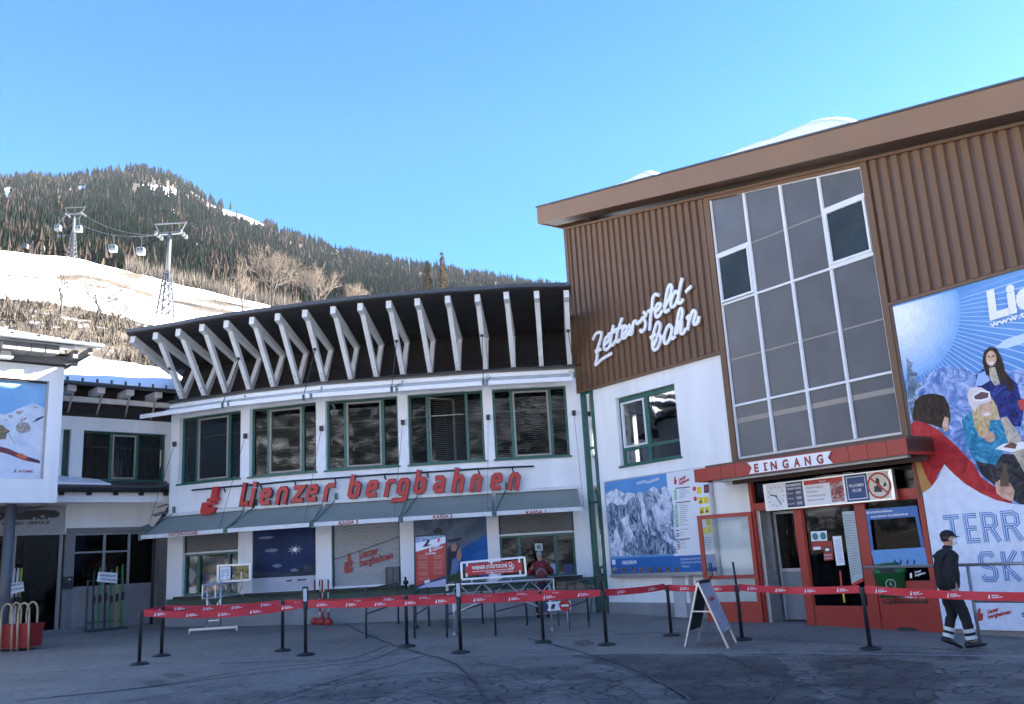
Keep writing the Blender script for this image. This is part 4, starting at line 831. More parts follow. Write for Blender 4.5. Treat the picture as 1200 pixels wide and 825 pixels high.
m.build('casement', fo); m = MB(); m.box(RB, a, c, rec, rec+.008, z0, z1, GLASS); m.box(RB, W0_+1.09, W1_-t, rec-.03, rec-.02, H0+.48, H1-.13, GLASS); m.box(RB, W0_+t, W0_+.98, rec-.03, rec-.02, H0+t, H0+.40, GLASS); m.box(RB, W0_+1.09, W1_-t, rec-.03, rec-.02, H0+t, H0+.4, GLASS); m.build('pane', fo)
m = MB(); m.box(RB, .7, 5.4, -1.6, -1.5, 3.5, 6.1, ROOM); m.box(RB, .7, 5.4, -1.5, -.35, 3.4, 3.5, ROOM); m.box(RB, .7, 5.4, -1.5, -.35, 6.1, 6.19, ROOM); m.build('interior', SB)
# green glazed strip between the buildings
m = MB()
for p in ((.08, .17), (.50, .61)): m.box(RB, p[0], p[1], -.12, .02, -.2, 6.18, GREEN)
for z0 in (1.3, 3.05, 4.55, 6.12): m.box(RB, .17, .50, -.12, .0, z0, z0+.06, GREEN)
fo = m.build('glazed_strip', SB); m = MB(); m.box(RB, .17, .5, -.07, -.06, -.2, 6.1, glassmat('brownish_pane', None, .02, .1, opaque=(.10, .085, .065))); m.build('pane', fo); m = MB(); m.box(RB, .0, .6, -.5, -.4, -.2, 6.1, C('grey_timber_backing', .12, .10, .08)); m.build('backing', SB)
# snow on the roof
m = MB()
for (u0, u1, h, n1) in ((1.9, 4.3, .40, .35), (4.9, 10.0, .58, .3), (12.3, 20, .7, .3), (4.3, 5.4, .14, .2)):
    K = 16; J = 10; q = []
    for i in range(K+1):
        for j in range(J+1):
            u = u0+(u1-u0)*i/K; n = .50-6*(j/J)**2.4; e = (min(1, i/K/.78)**.9*min(1, (1-i/K)/.22)**.6)*min(1, j/3)**.6; hh = h*e*(1+.25*mn.noise(Vector((u*1.2, n*.8, 1))))*(.6+.4*(i/K)); q.append(RB.P(u, n, ft(u)+.03+hh))
    m.raw(q, [(i*(J+1)+j, (i+1)*(J+1)+j, (i+1)*(J+1)+j+1, i*(J+1)+j+1) for i in range(K) for j in range(J)], SNOW, True)
m.build('roof_snow', kind=None, label='wind-rounded snow drifts lying along the edge of the brown station roof', cat='snow')
# script lettering
ZW = thing('wall_lettering', 'white handwriting-style lettering slanting up across the brown cladding', 'sign', RB.P(2.5, .1, 7)); 
def zp(pts): return [(680+x/6.344, 310+y/6.344) for x, y in pts]
script = [[(92, 555), (112, 518), (135, 505), (155, 510), (148, 560), (135, 600), (122, 640)], [(112, 645), (150, 630)], [(125, 640), (122, 700), (115, 745), (160, 705), (230, 662)],
          [(175, 600), (205, 575), (218, 548), (205, 535), (188, 552), (178, 590), (180, 625), (200, 632), (228, 595)], [(245, 455), (228, 540), (225, 590), (240, 600), (262, 570)], [(205, 520), (262, 495)], [(308, 400), (282, 480), (268, 545), (275, 575), (298, 555)], [(242, 495), (330, 455)],
          [(305, 535), (335, 505), (350, 480), (340, 462), (322, 475), (312, 510), (315, 540), (332, 545), (362, 505)], [(362, 450), (375, 475), (362, 510), (382, 515), (395, 440), (412, 420), (425, 440), (440, 425)], [(468, 355), (488, 370), (470, 400), (482, 430), (478, 475), (455, 500), (445, 485)], [(440, 430), (462, 395)],
          [(582, 228), (560, 222), (540, 245), (532, 320), (522, 400), (515, 485)], [(503, 350), (545, 330), (560, 342)], [(560, 350), (585, 330), (600, 300), (588, 290), (570, 305), (560, 345), (565, 385), (585, 385), (612, 345)], [(625, 320), (660, 250), (678, 180), (668, 150), (650, 175), (635, 250), (625, 320), (635, 352), (660, 335)], [(725, 215), (710, 200), (690, 225), (672, 285), (680, 315), (705, 300), (725, 250)], [(755, 105), (738, 180), (728, 250), (732, 285), (750, 282), (762, 260)], [(785, 202), (822, 165)],
          [(522, 545), (560, 520)], [(545, 600), (570, 540), (592, 465), (582, 430), (562, 445), (542, 520), (535, 590), (545, 632), (572, 622), (598, 560), (592, 525), (578, 530)], [(598, 548), (625, 530)], [(680, 470), (662, 450), (640, 480), (622, 545), (630, 585), (655, 570), (680, 505), (683, 475), (676, 530), (685, 550), (705, 535)], [(715, 510), (745, 430), (760, 355), (750, 328), (735, 350), (722, 420), (708, 515)], [(715, 480), (735, 432), (755, 425), (752, 470), (745, 505), (765, 512), (785, 480)], [(790, 400), (805, 385), (802, 440), (795, 482)], [(802, 440), (830, 355), (850, 345), (855, 370), (842, 425), (850, 445), (872, 430), (880, 390)]]
m = MB(); mr = MB()
for i, s in enumerate(script):
    pts = [RB.uz(x, y, .16) for x, y in zp(s)]; pts = smooth(pts, 5) if len(pts) > 2 else [Vector(p) for p in pts]
    ribbon(m, pts, .088, lambda a, c, n: RB.P(a, n, c), .16+.004*(i % 5), .05, LETW)
m.build('letters', ZW)
# ------------------------------------------------------------------ piste map board
MP_ = thing('map_board', 'large piste map board with a list and blue base strip', 'board', RB.P(2.8, .1, 1.1)); n = .15
m = MB(); m.box(RB, .95, 4.67, .03, n, 1.12, 3.58, ALU); m.box(RB, .93, 4.69, .03, n+.03, 1.06, 1.12, ALU); m.build('frame', MP_)
m = MB(); n = .155; zz = RB.uz(716, 655, n)[1]; us = RB.uz(785, 600, n)[0]
m.box(RB, .98, us, n-.004, n, zz, 3.55, SKYP); m.box(RB, us, 4.64, n-.004, n, zz, 3.55, WPR); m.box(RB, .98, 4.64, n-.004, n, 1.15, zz, BLU)
MT = printmat('print_piste_mountain', [(.03, .06, .12), (.10, .15, .24), (.50, .58, .72), (.78, .82, .9), (.84, .87, .93)], 2.4, 1.4, (1, 1, .55)); MTD = printmat('print_piste_rock', [(.02, .035, .07), (.05, .08, .15), (.30, .38, .5), (.7, .76, .85)], 4.5, 2., (1.3, 1.3, .5))
def zq_(pts): return [(700+x/5.5, 540+y/5.5) for x, y in pts]
poly(m, RB, zq_([(55, 215), (95, 190), (125, 178), (160, 205), (210, 205), (250, 215), (270, 200), (310, 210), (340, 180), (362, 165), (395, 185), (435, 165), (472, 190), (505, 380), (522, 600), (85, 618)]), n+.002, MT)
poly(m, RB, zq_([(62, 290), (90, 260), (130, 290), (200, 280), (245, 260), (270, 290), (200, 340), (140, 390), (110, 460), (100, 520), (75, 480)]), n+.004, MTD); poly(m, RB, zq_([(200, 340), (280, 300), (290, 400), (330, 470), (420, 500), (505, 560), (515, 598), (400, 603), (230, 610), (150, 570), (240, 500), (215, 420)]), n+.0045, MTD)
poly(m, RB, zq_([(440, 440), (490, 440), (510, 520), (470, 500)]), n+.006, MTD)
GRN = C('print_green', .02, .42, .12); YEL = C('print_yellow', .75, .62, .03); RD_ = C('print_red2', .6, .04, .04); GRY = C('print_grey_text', .22, .24, .28); BLK = C('print_black', .02, .02, .02)
for i in range(46):
    x = rnd.uniform(150, 480); y = rnd.uniform(230, 560); poly(m, RB, zq_([(x, y), (x+6, y-1), (x+6, y+5), (x, y+6)]), n+.007, RD_ if i % 3 == 0 else (BLU if i % 3 == 1 else BLK))
rows = [(175, 1), (188, 0), (199, 0), (210, 0), (221, 0), (232, 0), (243, 0), (268, 1)]+[(283+12.2*i, 0) for i in range(12)]+[(445, 0), (466, 0), (480, 0), (508, 1), (520, 0), (535, 0), (548, 0), (563, 0)]
for y, h in rows:
    x0 = 502 if h else 530; W = 95 if h else rnd.uniform(28, 62); dy = -.12*(x0-500)
    k = MB; poly(m, RB, zq_([(x0, y+dy), (x0+W, y+dy-.10*W), (x0+W, y+dy-.10*W+(6 if h else 3)), (x0, y+dy+(6 if h else 3))]), n+.003, BLK if h else GRY)
    if not h: poly(m, RB, zq_([(492+(y-180)*.06, y+2), (511+(y-180)*.06, y), (511+(y-180)*.06, y+7), (492+(y-180)*.06, y+9)]), n+.003, GRN if y < 410 and y not in (355,) else (RD_ if y > 500 and y % 2 else BLK))
for (x, y, c) in ((640, 170, YEL), (650, 237, YEL), (685, 233, YEL), (657, 302, YEL), (692, 298, YEL), (700, 375, YEL), (672, 430, YEL), (706, 425, YEL)): poly(m, RB, zq_([(x, y), (x+30, y-3), (x+32, y+40), (x+2, y+44)]), n+.003, c)
for (x, y) in ((657, 250), (662, 315), (697, 311)): poly(m, RB, zq_([(x, y+22), (x+10, y), (x+20, y+20)]), n+.005, BLK)
poly(m, RB, zq_([(685, 155), (716, 152), (718, 205), (688, 208)]), n+.003, NAVY); poly(m, RB, zq_([(694, 165), (708, 163), (709, 195), (696, 197)]), n+.005, REDS)
for x, y in ((626, 180), (632, 245)): u_, z_ = RB.uz(700+x/5.5, 540+y/5.5, n); polyuz(m, RB, circ(u_, z_, .055), n+.003, RD_)
for r in range(9): poly(m, RB, zq_([(678, 495+r*10.5), (678+rnd.uniform(40, 66), 493+r*10.5), (730, 496+r*10.5), (678, 498+r*10.5)]), n+.003, GRY)
textpx(m, 'Lienzer', RB, (795.5, 564.5), (804.5, 559.5), 4, n+.004, REDS, bold=.04, shear=.3); textpx(m, 'bergbahnen', RB, (796, 568.5), (808, 563), 4, n+.004, REDS, bold=.04, shear=.3); poly(m, RB, zq_([(497, 104), (505, 102), (505, 122), (512, 126), (510, 150), (496, 152), (494, 126)]), n+.004, REDS)
textpx(m, 'WINTER', RB, (746, 568.3), (758, 565.2), 3.2, n+.004, WPR, bold=.03); textpx(m, 'PANORAMA', RB, (758, 567.2), (773, 562), 3.2, n+.004, WPR, bold=.03)
textpx(m, 'f BERGBAHN', RB, (729, 661.5), (746, 660.5), 4.2, n+.004, WPR, bold=.03); textpx(m, 'Bergbahnen Information', RB, (798, 656.5), (824, 655), 2.6, n+.004, WPR); textpx(m, 'Gastronomie auf der Piste', RB, (798, 660.5), (828, 659), 2.6, n+.004, WPR); textpx(m, 'Webcam', RB, (799, 665), (808, 664.6), 2.6, n+.004, WPR)
for i in range(8): x = 718+i*10.4; poly(m, RB, [(x, 671), (x, 666), (x+2.5, 663.6), (x+5, 666), (x+5.6, 671)], n+.003, printmat('print_portraits', [(.03, .03, .04), (.15, .12, .10), (.45, .38, .3)], 9, 1))
poly(m, RB, [(717, 656), (721, 655.8), (721.4, 661.5), (717.4, 661.7)], n+.003, WPR)
m.build('print', MP_)
m = MB(); m.box(RB, 3.05, 3.45, -.02, .035, -.1, 1.06, C('conduit_cover', .5, .5, .51)); m.box(RB, 3.62, 3.72, -.02, .06, -.1, 1.06, STEEL); m.build('service_duct', SB)

# ------------------------------------------------------------------ entrance canopy and sign
m = MB(); u0, u1, z0, z1, nn = 5.03, 10.25, 3.155, 3.445, 1.0; k = 13
for i in range(k): a = u0+(u1-u0)*i/k; c = u0+(u1-u0)*(i+1)/k; m.box(RB, a+.004, c-.004, nn-.03, nn, z0, z1, RED)
m.box(RB, u0, u1, .0, nn-.03, z0+.06, z1-.02, BROWND); m.box(RB, u1-.03, u1, .0, nn-.004, z0, z1, RED); m.box(RB, u0, u0+.03, .0, nn-.004, z0, z1, RED); m.box(RB, u0+.3, u1, .1, nn-.06, z1-.02, z1+.05, BROWND)
m.box(RB, u0+.4, u1-.1, .75, .85, z0-.05, z0+.06, STEEL); m.box(RB, u0+.4, u1-.1, .12, .2, z0-.09, z0+.06, BROWND); cn = m.build('entrance_canopy', SB)
ES = thing('entrance_sign', 'white swallow-tailed banner sign with red capitals on the red entrance canopy', 'sign', RB.P(6.5, 1, 3.2)); m = MB(); n = 1.035
board(m, RB, [(875.6, 542), (973.6, 528.4), (970, 536.6), (976, 543), (878, 555.6), (881, 548)], n, LETW, .02); m.build('sign_board', ES)
for i, ch in enumerate('EINGANG'):
    m = MB()
    x = [884.2, 895.2, 903.6, 917.2, 930.5, 943.4, 957.5][i]; wd = [5.2, 4.2, 7.4, 7.4, 7.6, 7.4, 7.8][i]; yb = 553.2-(x-884)*.1335; textpx(m, ch, RB, (x+(1.2 if ch == 'I' else 0), yb), (x+(3.2 if ch == 'I' else wd), yb-wd*.133), 9.4+.012*(x-884), n+.006, REDD, bold=.045)
    if ch == 'I':
        for dy in (0, -7.9): poly(m, RB, [(x, yb+dy), (x+wd, yb+dy-.5), (x+wd, yb+dy-2.1), (x, yb+dy-1.6)], n+.009, REDD)
    m.build('letter', ES)
# ------------------------------------------------------------------ portal
def U(x, y): return RB.uz(x, y)[0]
m = MB(); g = MB(); d0, d1 = 5.74, 9.84; ZD, ZT, ZTT = 2.44, 2.60, 3.14
m.box(RB, d0, d0+.09, -.12, .05, -.1, ZTT, RED); m.box(RB, d1-.10, d1, -.12, .05, -.1, ZTT, RED); m.box(RB, d0+.09, d1-.1, -.12, .045, ZD, ZT, RED); m.box(RB, d0+.09, d1-.1, -.12, .04, ZTT-.05, ZTT, RED)
a1 = U(947, 660); a0 = U(940, 660)-.03; m.box(RB, a0, a1+.02, -.1, .045, -.1, ZD, RED)                 # post right of the open doorway
m.build('portal_frame', SB)
t0, t1 = U(1003, 600), U(1011, 600)
lf = MB(); gl0, gl1 = a1+.03, t0
lf.box(RB, gl0, gl0+.02, -.06, .03, .05, ZD, RED); lf.box(RB, gl1, t1+.08, -.08, .04, -.1, ZD, RED); lf.box(RB, gl0+.02, gl1, -.06, .03, -.1, .40, RED); lf.box(RB, gl0+.02, gl1, -.06, .03, ZD-.06, ZD, RED); dl = lf.build('door', SB)
gg = MB(); gg.box(RB, gl0+.02, gl1, -.02, -.01, .4, ZD-.06, SHOPG); gg.build('pane', dl)
st = MB(); TE_ = C('sticker_teal', .03, .2, .2); n = .0
poly(st, RB, [(986.6, 599.8), (1001, 598.8), (1011.5, 677), (998, 684)], n+.0, C('notice_pale_green', .42, .50, .50)); poly(st, RB, [(998, 684), (1011.5, 677), (1012, 681), (999, 687)], n, REDS)
for r in range(24): f = r/24; poly(st, RB, [(988.4+10*f, 604+72*f), (999.5+10*f, 603.2+70*f), (999.6+10*f, 604+70*f), (988.5+10*f, 604.9+72*f)], n+.003, GRY)
poly(st, RB, [(950, 623), (968.6, 622), (969.5, 633.5), (951, 634.5)], n, WPR)
for x, y in ((955.3, 628.7), (964.5, 628)): u_, z_ = RB.uz(x, y, n+.003); polyuz(st, RB, circ(u_, z_, .075), n+.003, TE_)
poly(st, RB, [(951, 635), (975, 634), (977, 656), (966, 657), (965, 644), (952, 645)], n+.001, REDD); poly(st, RB, [(953, 641), (961.5, 640.6), (961.8, 644), (953.3, 644.4)], n+.003, WPR); poly(st, RB, [(965.5, 641), (973, 640.6), (973.5, 647), (966, 647.4)], n+.003, BLK); poly(st, RB, [(967, 642.6), (971.5, 642.3), (971.9, 645.6), (967.4, 645.9)], n+.005, WPR)
for y in (650.2, 653.8): textpx(st, 'SCHILIFT', RB, (966, y+1.6), (975, y+1.1), 2.2, n+.003, WPR)
poly(st, RB, [(975.5, 628.5), (985.7, 628), (990.3, 662), (980.3, 662.8)], n+.002, WPR)
for r in range(12): f = r/12; poly(st, RB, [(978+4.2*f, 633+27*f), (984.8+4.2*f, 632.6+27*f), (984.9+4.2*f, 633.4+27*f), (978.1+4.2*f, 633.8+27*f)], n+.004, C('print_lilac', .45, .45, .65))
poly(st, RB, [(983.5, 669), (985.5, 669), (987.5, 690), (985.5, 690)], n, RD_); poly(st, RB, [(986.3, 690), (988.3, 690), (990.6, 706), (988.6, 706)], n, YEL); st.build('notice', dl)
pn = MB(); e0, e1 = U(1014, 600), d1-.1; zq2 = RB.uz(1020, 680)[1]
pn.box(RB, t1+.08, d1-.1, -.06, .02, -.1, zq2-.02, RED); pn.box(RB, t1+.08, e0, -.06, .02, zq2-.02, ZD, RED); pn.box(RB, e0, e1, -.06, .02, ZD-.05, ZD, RED); po = pn.build('side_panel', SB)
gg = MB(); gg.box(RB, e0, e1, -.04, -.03, zq2-.02, ZD-.05, SHOPG); gg.build('pane', po)
PO = thing('window_poster', 'blue framed poster with web address filling the red side panel beside the door', 'poster', RB.P(9, .02, .5)); m = MB(); n = .03
poly(m, RB, [(1013.5, 597), (1074.5, 592.5), (1076.5, 605), (1015.5, 609.5)], n, BLU); poly(m, RB, [(1015.5, 609.5), (1019.5, 609.2), (1024, 645), (1020.5, 645)], n, BLU); poly(m, RB, [(1072.5, 605.5), (1076.5, 605), (1083.5, 641), (1079.5, 641.3)], n, BLU); poly(m, RB, [(1020.5, 645), (1083.5, 641.3), (1087.5, 662), (1025, 664)], n, SKYL if False else SKYP)
poly(m, RB, [(1024.5, 662), (1040, 659), (1052, 661), (1052, 680), (1026.5, 680)], n+.002, printmat('print_autumn', [(.03, .08, .02), (.15, .18, .03), (.3, .25, .05)], 6, 1)); 
for x in (1047, 1054, 1062, 1070): poly(m, RB, [(x, 661), (x+.6, 656), (x+1.6, 655), (x+2.4, 657), (x+2.8, 660.6)], n+.003, DK)
textpx(m, '#Lienzerbergbahnen', RB, (1015.5, 602), (1046, 599.5), 3, n+.003, WPR, bold=.02); textpx(m, 'www.lienzer-bergbahnen.at', RB, (1020.5, 607), (1064, 603.4), 3, n+.003, WPR, bold=.02)
textpx(m, 'Lienzer', RB, (1072, 672), (1080, 669.5), 2.6, n+.0, WPR, bold=.03, shear=.3); textpx(m, 'bergbahnen', RB, (1072.5, 675.5), (1085, 672), 2.6, n+.0, WPR, bold=.03, shear=.3); poly(m, RB, [(1066, 672), (1068.5, 671), (1069, 677), (1066.5, 678)], n, WPR)
textpx(m, 'DEIN BERGTAG', RB, (1036.5, 700.5), (1084, 700.5), 4.5, n, WPR, bold=.05); textpx(m, 'Bergbahnen Erlebniswelt', RB, (1035, 707.5), (1088, 706.5), 4, n, BLK, bold=.04); m.build('print', PO)
# open doorway: grey inner frame, inner leaf, dark hall
m = MB(); o0, o1 = d0+.09, a0
m.box(RB, o0, o0+.10, -.5, -.02, -.1, ZD, STEEL); m.box(RB, o1-.06, o1, -.3, -.1, -.1, ZD, STEEL); ifr = m.build('inner_frame', SB)
m = MB(); m.box(RB, 5.0, 10.2, -5, -4.9, -.1, 3.3, ROOM); m.box(RB, 4.9, 5., -5, -.36, -.1, 3.3, ROOM); m.box(RB, 10.2, 10.3, -5, -.36, -.1, 3.3, ROOM); m.box(RB, 5, 10.2, -4.9, -.1, 3.2, 3.3, ROOM); m.box(RB, 5, 10.2, -4.9, -.36, -.1, -.0, C('dark_floor', .05, .05, .05)); 
m.box(RB, 7.0, 8.6, -3.2, -2.6, 0, 1.0, C('counter_red_brown', .10, .03, .025)); m.box(RB, 6.0, 6.9, -4.8, -4.7, .9, 1.6, C('inside_paper', .20, .20, .22)); m.build('interior', SB)
m = MB(); i0, i1 = o0+.14, o1-.08
for p in ((i0, i0+.06, 0.06, ZD-.04), (i1-.06, i1, .06, ZD-.04), (i0+.06, i1-.06, ZD-.1, ZD-.04), (i0+.06, i1-.06, 1.08, 1.15)): m.box(RB, p[0], p[1], -.46, -.42, p[2], p[3], STEEL)
m.box(RB, i0+.06, i1-.06, -.455, -.425, .06, 1.08, C('grey_door_panel', .16, .18, .20)); dl2 = m.build('door', SB); dl2['label'] = 'grey inner door with glass upper half'; m = MB(); m.box(RB, i0+.06, i1-.06, -.445, -.438, 1.15, ZD-.1, SHOPG); m.build('pane', dl2)
# leaf standing open against the wall
hp_ = RB.P(d0+.03, .07, 0); op = atz(817, 605, 2.42); LF_ = Frame((hp_.x, hp_.y), d=(op.x-hp_.x, op.y-hp_.y)); LW = min(1.32, (op-hp_).xy.length); m = MB()
for p in ((0, .09, .03, 2.43), (LW-.10, LW, .03, 2.43), (.09, LW-.1, 2.34, 2.43), (.09, LW-.1, .98, 1.06), (.09, LW-.1, .03, .48)): m.box(LF_, p[0], p[1], -.025, .025, p[2], p[3], RED)
lo_ = m.build('door', SB); lo_['label'] = 'red framed glass door leaf swung open against the wall'; m = MB(); m.box(LF_, .09, LW-.1, -.005, .005, .48, 2.34, GLASSC); m.build('pane', lo_); m = MB(); m.tube(LF_.P(LW-.2, -.06, 1.0), LF_.P(LW-.2, -.06, 1.35), .014, DSTEEL, 6); m.tube(LF_.P(LW-.2, .06, 1.0), LF_.P(LW-.2, .06, 1.35), .014, DSTEEL, 6); m.build('handle', lo_)
m = MB(); m.box(RB, d0+.09, d1-.1, -.06, -.05, ZT, ZTT-.05, SHOPG); m.build('transom_pane', SB)
ev = MB(); 
for k in range(9): z0 = 2.68+k*.045; ev.box(RB, U(1051, 560), U(1070, 560), -.3, -.26, z0, z0+.025, C('vent_slats', .14, .14, .13))
ev.build('ventilation_grille', SB)
# illuminated-style notice panel above the doors
NB = thing('price_notice_sign', 'long notice panel above the doors with a station clock, price notices and a no-skis symbol', 'sign', RB.P(7, .2, 2.6)); n = .22
m = MB(); pa, pb_ = RB.uz(896.5, 580, n), RB.uz(1045, 567, n); z0, z1 = RB.uz(970, 590, n)[1]-.03, RB.uz(970, 562, n)[1]+.02; z0 = RB.uz(1047, 583.5, n)[1]; z1 = RB.uz(1042.6, 551, n)[1]
m.box(RB, pa[0]-.03, pb_[0]+.03, n-.10, n-.005, z0-.03, z1+.02, ALU); m.build('case', NB)
m = MB(); us = [RB.uz(x, 575, n)[0] for x in (897, 920.5, 941.5, 990.5, 1018.5, 1044)]; cm = [WPR, BLU, WPR, BLU, C('panel_cream', .68, .66, .55)]
for i in range(5): m.box(RB, us[i]+.01, us[i+1]-.01, n-.004, n, z0, z1, [WPR, NAVY, WPR, C('panel_blue', .015, .06, .20), cm[4]][i])
H_ = z1-z0; cu, cz = (us[0]+us[1])/2, (z0+z1)/2
for k in range(12): a = k*math.pi/6; ribbon(m, [(cu+.19*math.cos(a), cz+.19*math.sin(a)), (cu+.23*math.cos(a), cz+.23*math.sin(a))], .016, lambda a_, c_, n_: RB.P(a_, n_, c_), n+.003, .002, BLK, ends=False)
ribbon(m, [(cu-.02, cz+.02), (cu+.11, cz-.17)], .022, lambda a_, c_, n_: RB.P(a_, n_, c_), n+.004, .002, BLK); ribbon(m, [(cu+.03, cz+.0), (cu-.15, cz+.045)], .028, lambda a_, c_, n_: RB.P(a_, n_, c_), n+.007, .002, BLK)
def tx(s, u, z, w, h, mt, **k): text(m, s, RB, u, z, w, h, n+.004, mt, **k)
u = us[1]; w_ = us[2]-us[1]; tx('BETRIEBSZEITEN', u+.04, z1-.09, w_*.82, .045, WPR, bold=.03); tx('OPENING HOURS', u+.04, z1-.16, w_*.8, .04, WPR, bold=.03)
for i, (s1, s2) in enumerate((('Sommer', '08.30'), ('Winter', '16.30'), ('Letzte Fahrt', '16.15'))): z_ = z1-.25-i*.11; tx(s1, u+.04, z_, w_*.35, .035, WPR); polyuz(m, RB, [(u+w_*.56, z_-.02), (u+w_*.88, z_-.02), (u+w_*.88, z_+.055), (u+w_*.56, z_+.055)], n+.003, GRY); tx(s2, u+w_*.6, z_, w_*.24, .035, WPR)
u = us[2]; w_ = us[3]-us[2]; m.box(RB, u+.03, us[3]-.03, n, n+.003, z1-.10, z1-.01, REDS); m.box(RB, u+w_*.66, us[3]-.03, n, n+.003, z0+.03, z1-.10, printmat('print_flowers', [(.1, .06, .06), (.35, .08, .08), (.55, .45, .42), (.7, .65, .6)], 7, 1.5)); tx('Lienzer', u+w_*.42, z1-.075, w_*.16, .04, WPR, shear=.3)
for i, s1 in enumerate(('Hinweis für Fahrgäste', 'Masken', 'Mund-Nasen-Schutz', 'Abstand halten')): tx(s1, u+.08, z1-.18-i*.085, w_*(.42, .28, .46, .40)[i], .035, BLK)
u = us[3]; w_ = us[4]-us[3]; polyuz(m, RB, [(u+.05, z0+.04), (us[4]-.05, z0+.04), (us[4]-.05, z1-.04), (u+.05, z1-.04)], n+.001, WPR); polyuz(m, RB, [(u+.065, z0+.055), (us[4]-.065, z0+.055), (us[4]-.065, z1-.055), (u+.065, z1-.055)], n+.003, C('panel_blue', .015, .06, .20)); text(m, 'WILLKOMMEN', RB, u+.10, cz+.02, w_-.2, .06, n+.006, WPR, bold=.01); text(m, 'WELCOME', RB, u+.16, cz-.08, w_-.32, .06, n+.006, WPR, bold=.01)
cu = (us[4]+us[5])/2; RGc = [(cu+.235*math.cos(a*math.pi/14), cz+.235*math.sin(a*math.pi/14)) for a in range(29)]; ribbon(m, RGc, .036, lambda a_, c_, n_: RB.P(a_, n_, c_), n+.006, .003, REDS, ends=False)
polyuz(m, RB, [(cu-.12, cz-.12), (cu+.05, cz-.13), (cu+.06, cz-.02), (cu+.02, cz+.02), (cu+.02, cz+.12), (cu-.03, cz+.16), (cu-.06, cz+.10), (cu-.05, cz), (cu-.11, cz-.01)], n+.004, BLK); polyuz(m, RB, [(cu+.09, cz-.04), (cu+.16, cz-.02), (cu+.15, cz+.06), (cu+.10, cz+.02)], n+.004, BLK); ribbon(m, [(cu-.17, cz+.16), (cu+.17, cz-.16)], .034, lambda a_, c_, n_: RB.P(a_, n_, c_), n+.009, .002, REDS, ends=False)
m.build('print', NB)
# ------------------------------------------------------------------ huge banner right of the entrance
BN = thing('advertising_banner', 'huge banner of people picnicking in snow above blue outlined capitals', 'banner', RB.P(12, .05, 0)); n = .06
m = MB(); m.box(RB, 9.86, 17.2, .0, n-.01, .02, 6.14, WPR); m.box(RB, 9.80, 9.86, .0, n+.02, 2.4, 6.17, BROWND); m.build('board', BN)
m = MB(); SKB = printmat('print_banner_sky', [(.10, .27, .60), (.14, .33, .68), (.20, .42, .76)], .35, .4)
poly(m, RB, [(1043, 358), (1260, 296), (1330, 620), (1200, 592), (1085, 592), (1072, 512), (1066, 480)], n, SKB)
su = RB.uz(1052, 372, n)
for k in range(42):
    a = R(-78+k*3.05*1.0); L = 3.6*rnd.uniform(.7, 1.) ; a2 = a+R(.55)
    p = [(su[0]+.05*math.cos(a), su[1]+.05*math.sin(a)), (su[0]+L*math.cos(a), su[1]+L*math.sin(a)), (su[0]+L*math.cos(a2), su[1]+L*math.sin(a2))]
    p = [(max(9.87, x), min(6.13, y)) for x, y in p]
    if a < R(12): polyuz(m, RB, p, n+.002+.0001*k, C('print_ray', .40, .58, .86))
for r, c in [(1.25-.1*i, C('print_halo%d' % i, .20+.065*i, .42+.047*i, .76+.019*i)) for i in range(11)]:
    q = [(max(9.87, x), min(6.13, y)) for x, y in circ(su[0], su[1], r, 40)]; polyuz(m, RB, q, n+.0075+(1.3-r)*.002, c)
poly(m, RB, [(1062, 470), (1075, 452), (1085, 440), (1100, 432), (1112, 428), (1120, 434), (1130, 430), (1145, 440), (1160, 432), (1178, 438), (1192, 432), (1210, 440), (1240, 430), (1270, 600), (1085, 590)], n+.0115, printmat('print_banner_mountain', [(.05, .12, .34), (.12, .22, .5), (.35, .45, .72), (.6, .68, .86)], 3.2, 2))
poly(m, RB, [(1165, 408), (1178, 398), (1196, 392), (1240, 380), (1245, 395), (1200, 402), (1180, 408)], n+.004, C('print_cloud_white', .55, .68, .88))
TRP = printmat('print_snowy_tree', [(.04, .08, .14), (.16, .22, .30), (.5, .58, .7)], 7, 1)
tq = [(1062, 415), (1064, 422), (1070, 426), (1067, 432), (1076, 438), (1071, 444), (1080, 452), (1074, 460), (1082, 470), (1078, 500), (1071, 500), (1064, 470)]; poly(m, RB, tq, n+.0125, TRP)
HAIR = printmat('print_dark_hair', [(.012, .008, .006), (.035, .024, .018), (.09, .06, .04)], 12, 2, (1, 1, .3), 4); JR = printmat('print_red_jacket', [(.26, .015, .02), (.46, .03, .035), (.58, .06, .06)], 2.2, 1.5, detail=3); BLO = printmat('print_blonde', [(.30, .19, .09), (.60, .44, .22), (.80, .66, .42)], 9, 3, (1, 1, .4), 4); TEA = printmat('print_teal_jacket', [(.01, .10, .20), (.03, .24, .40), (.12, .42, .60)], 4, 2, detail=3); NVY = printmat('print_navy_jacket', [(.01, .01, .06), (.02, .03, .18), (.05, .08, .32)], 4, 2, detail=3); SKN = printmat('print_face', [(.46, .25, .17), (.66, .41, .29), (.78, .54, .42)], 5, .5, detail=2); TRS = printmat('print_dark_trousers', [(.012, .012, .016), (.03, .03, .035), (.07, .07, .08)], 4, 2, detail=3); CRM = printmat('print_cream_trousers', [(.30, .25, .18), (.5, .44, .34), (.66, .60, .48)], 5, 2, detail=3)
def e(cx, cy, rx, ry, mt, dn, k=22): poly(m, RB, [(cx+rx*math.cos(2*math.pi*i/k), cy+ry*math.sin(2*math.pi*i/k)) for i in range(k)], n+dn, mt)
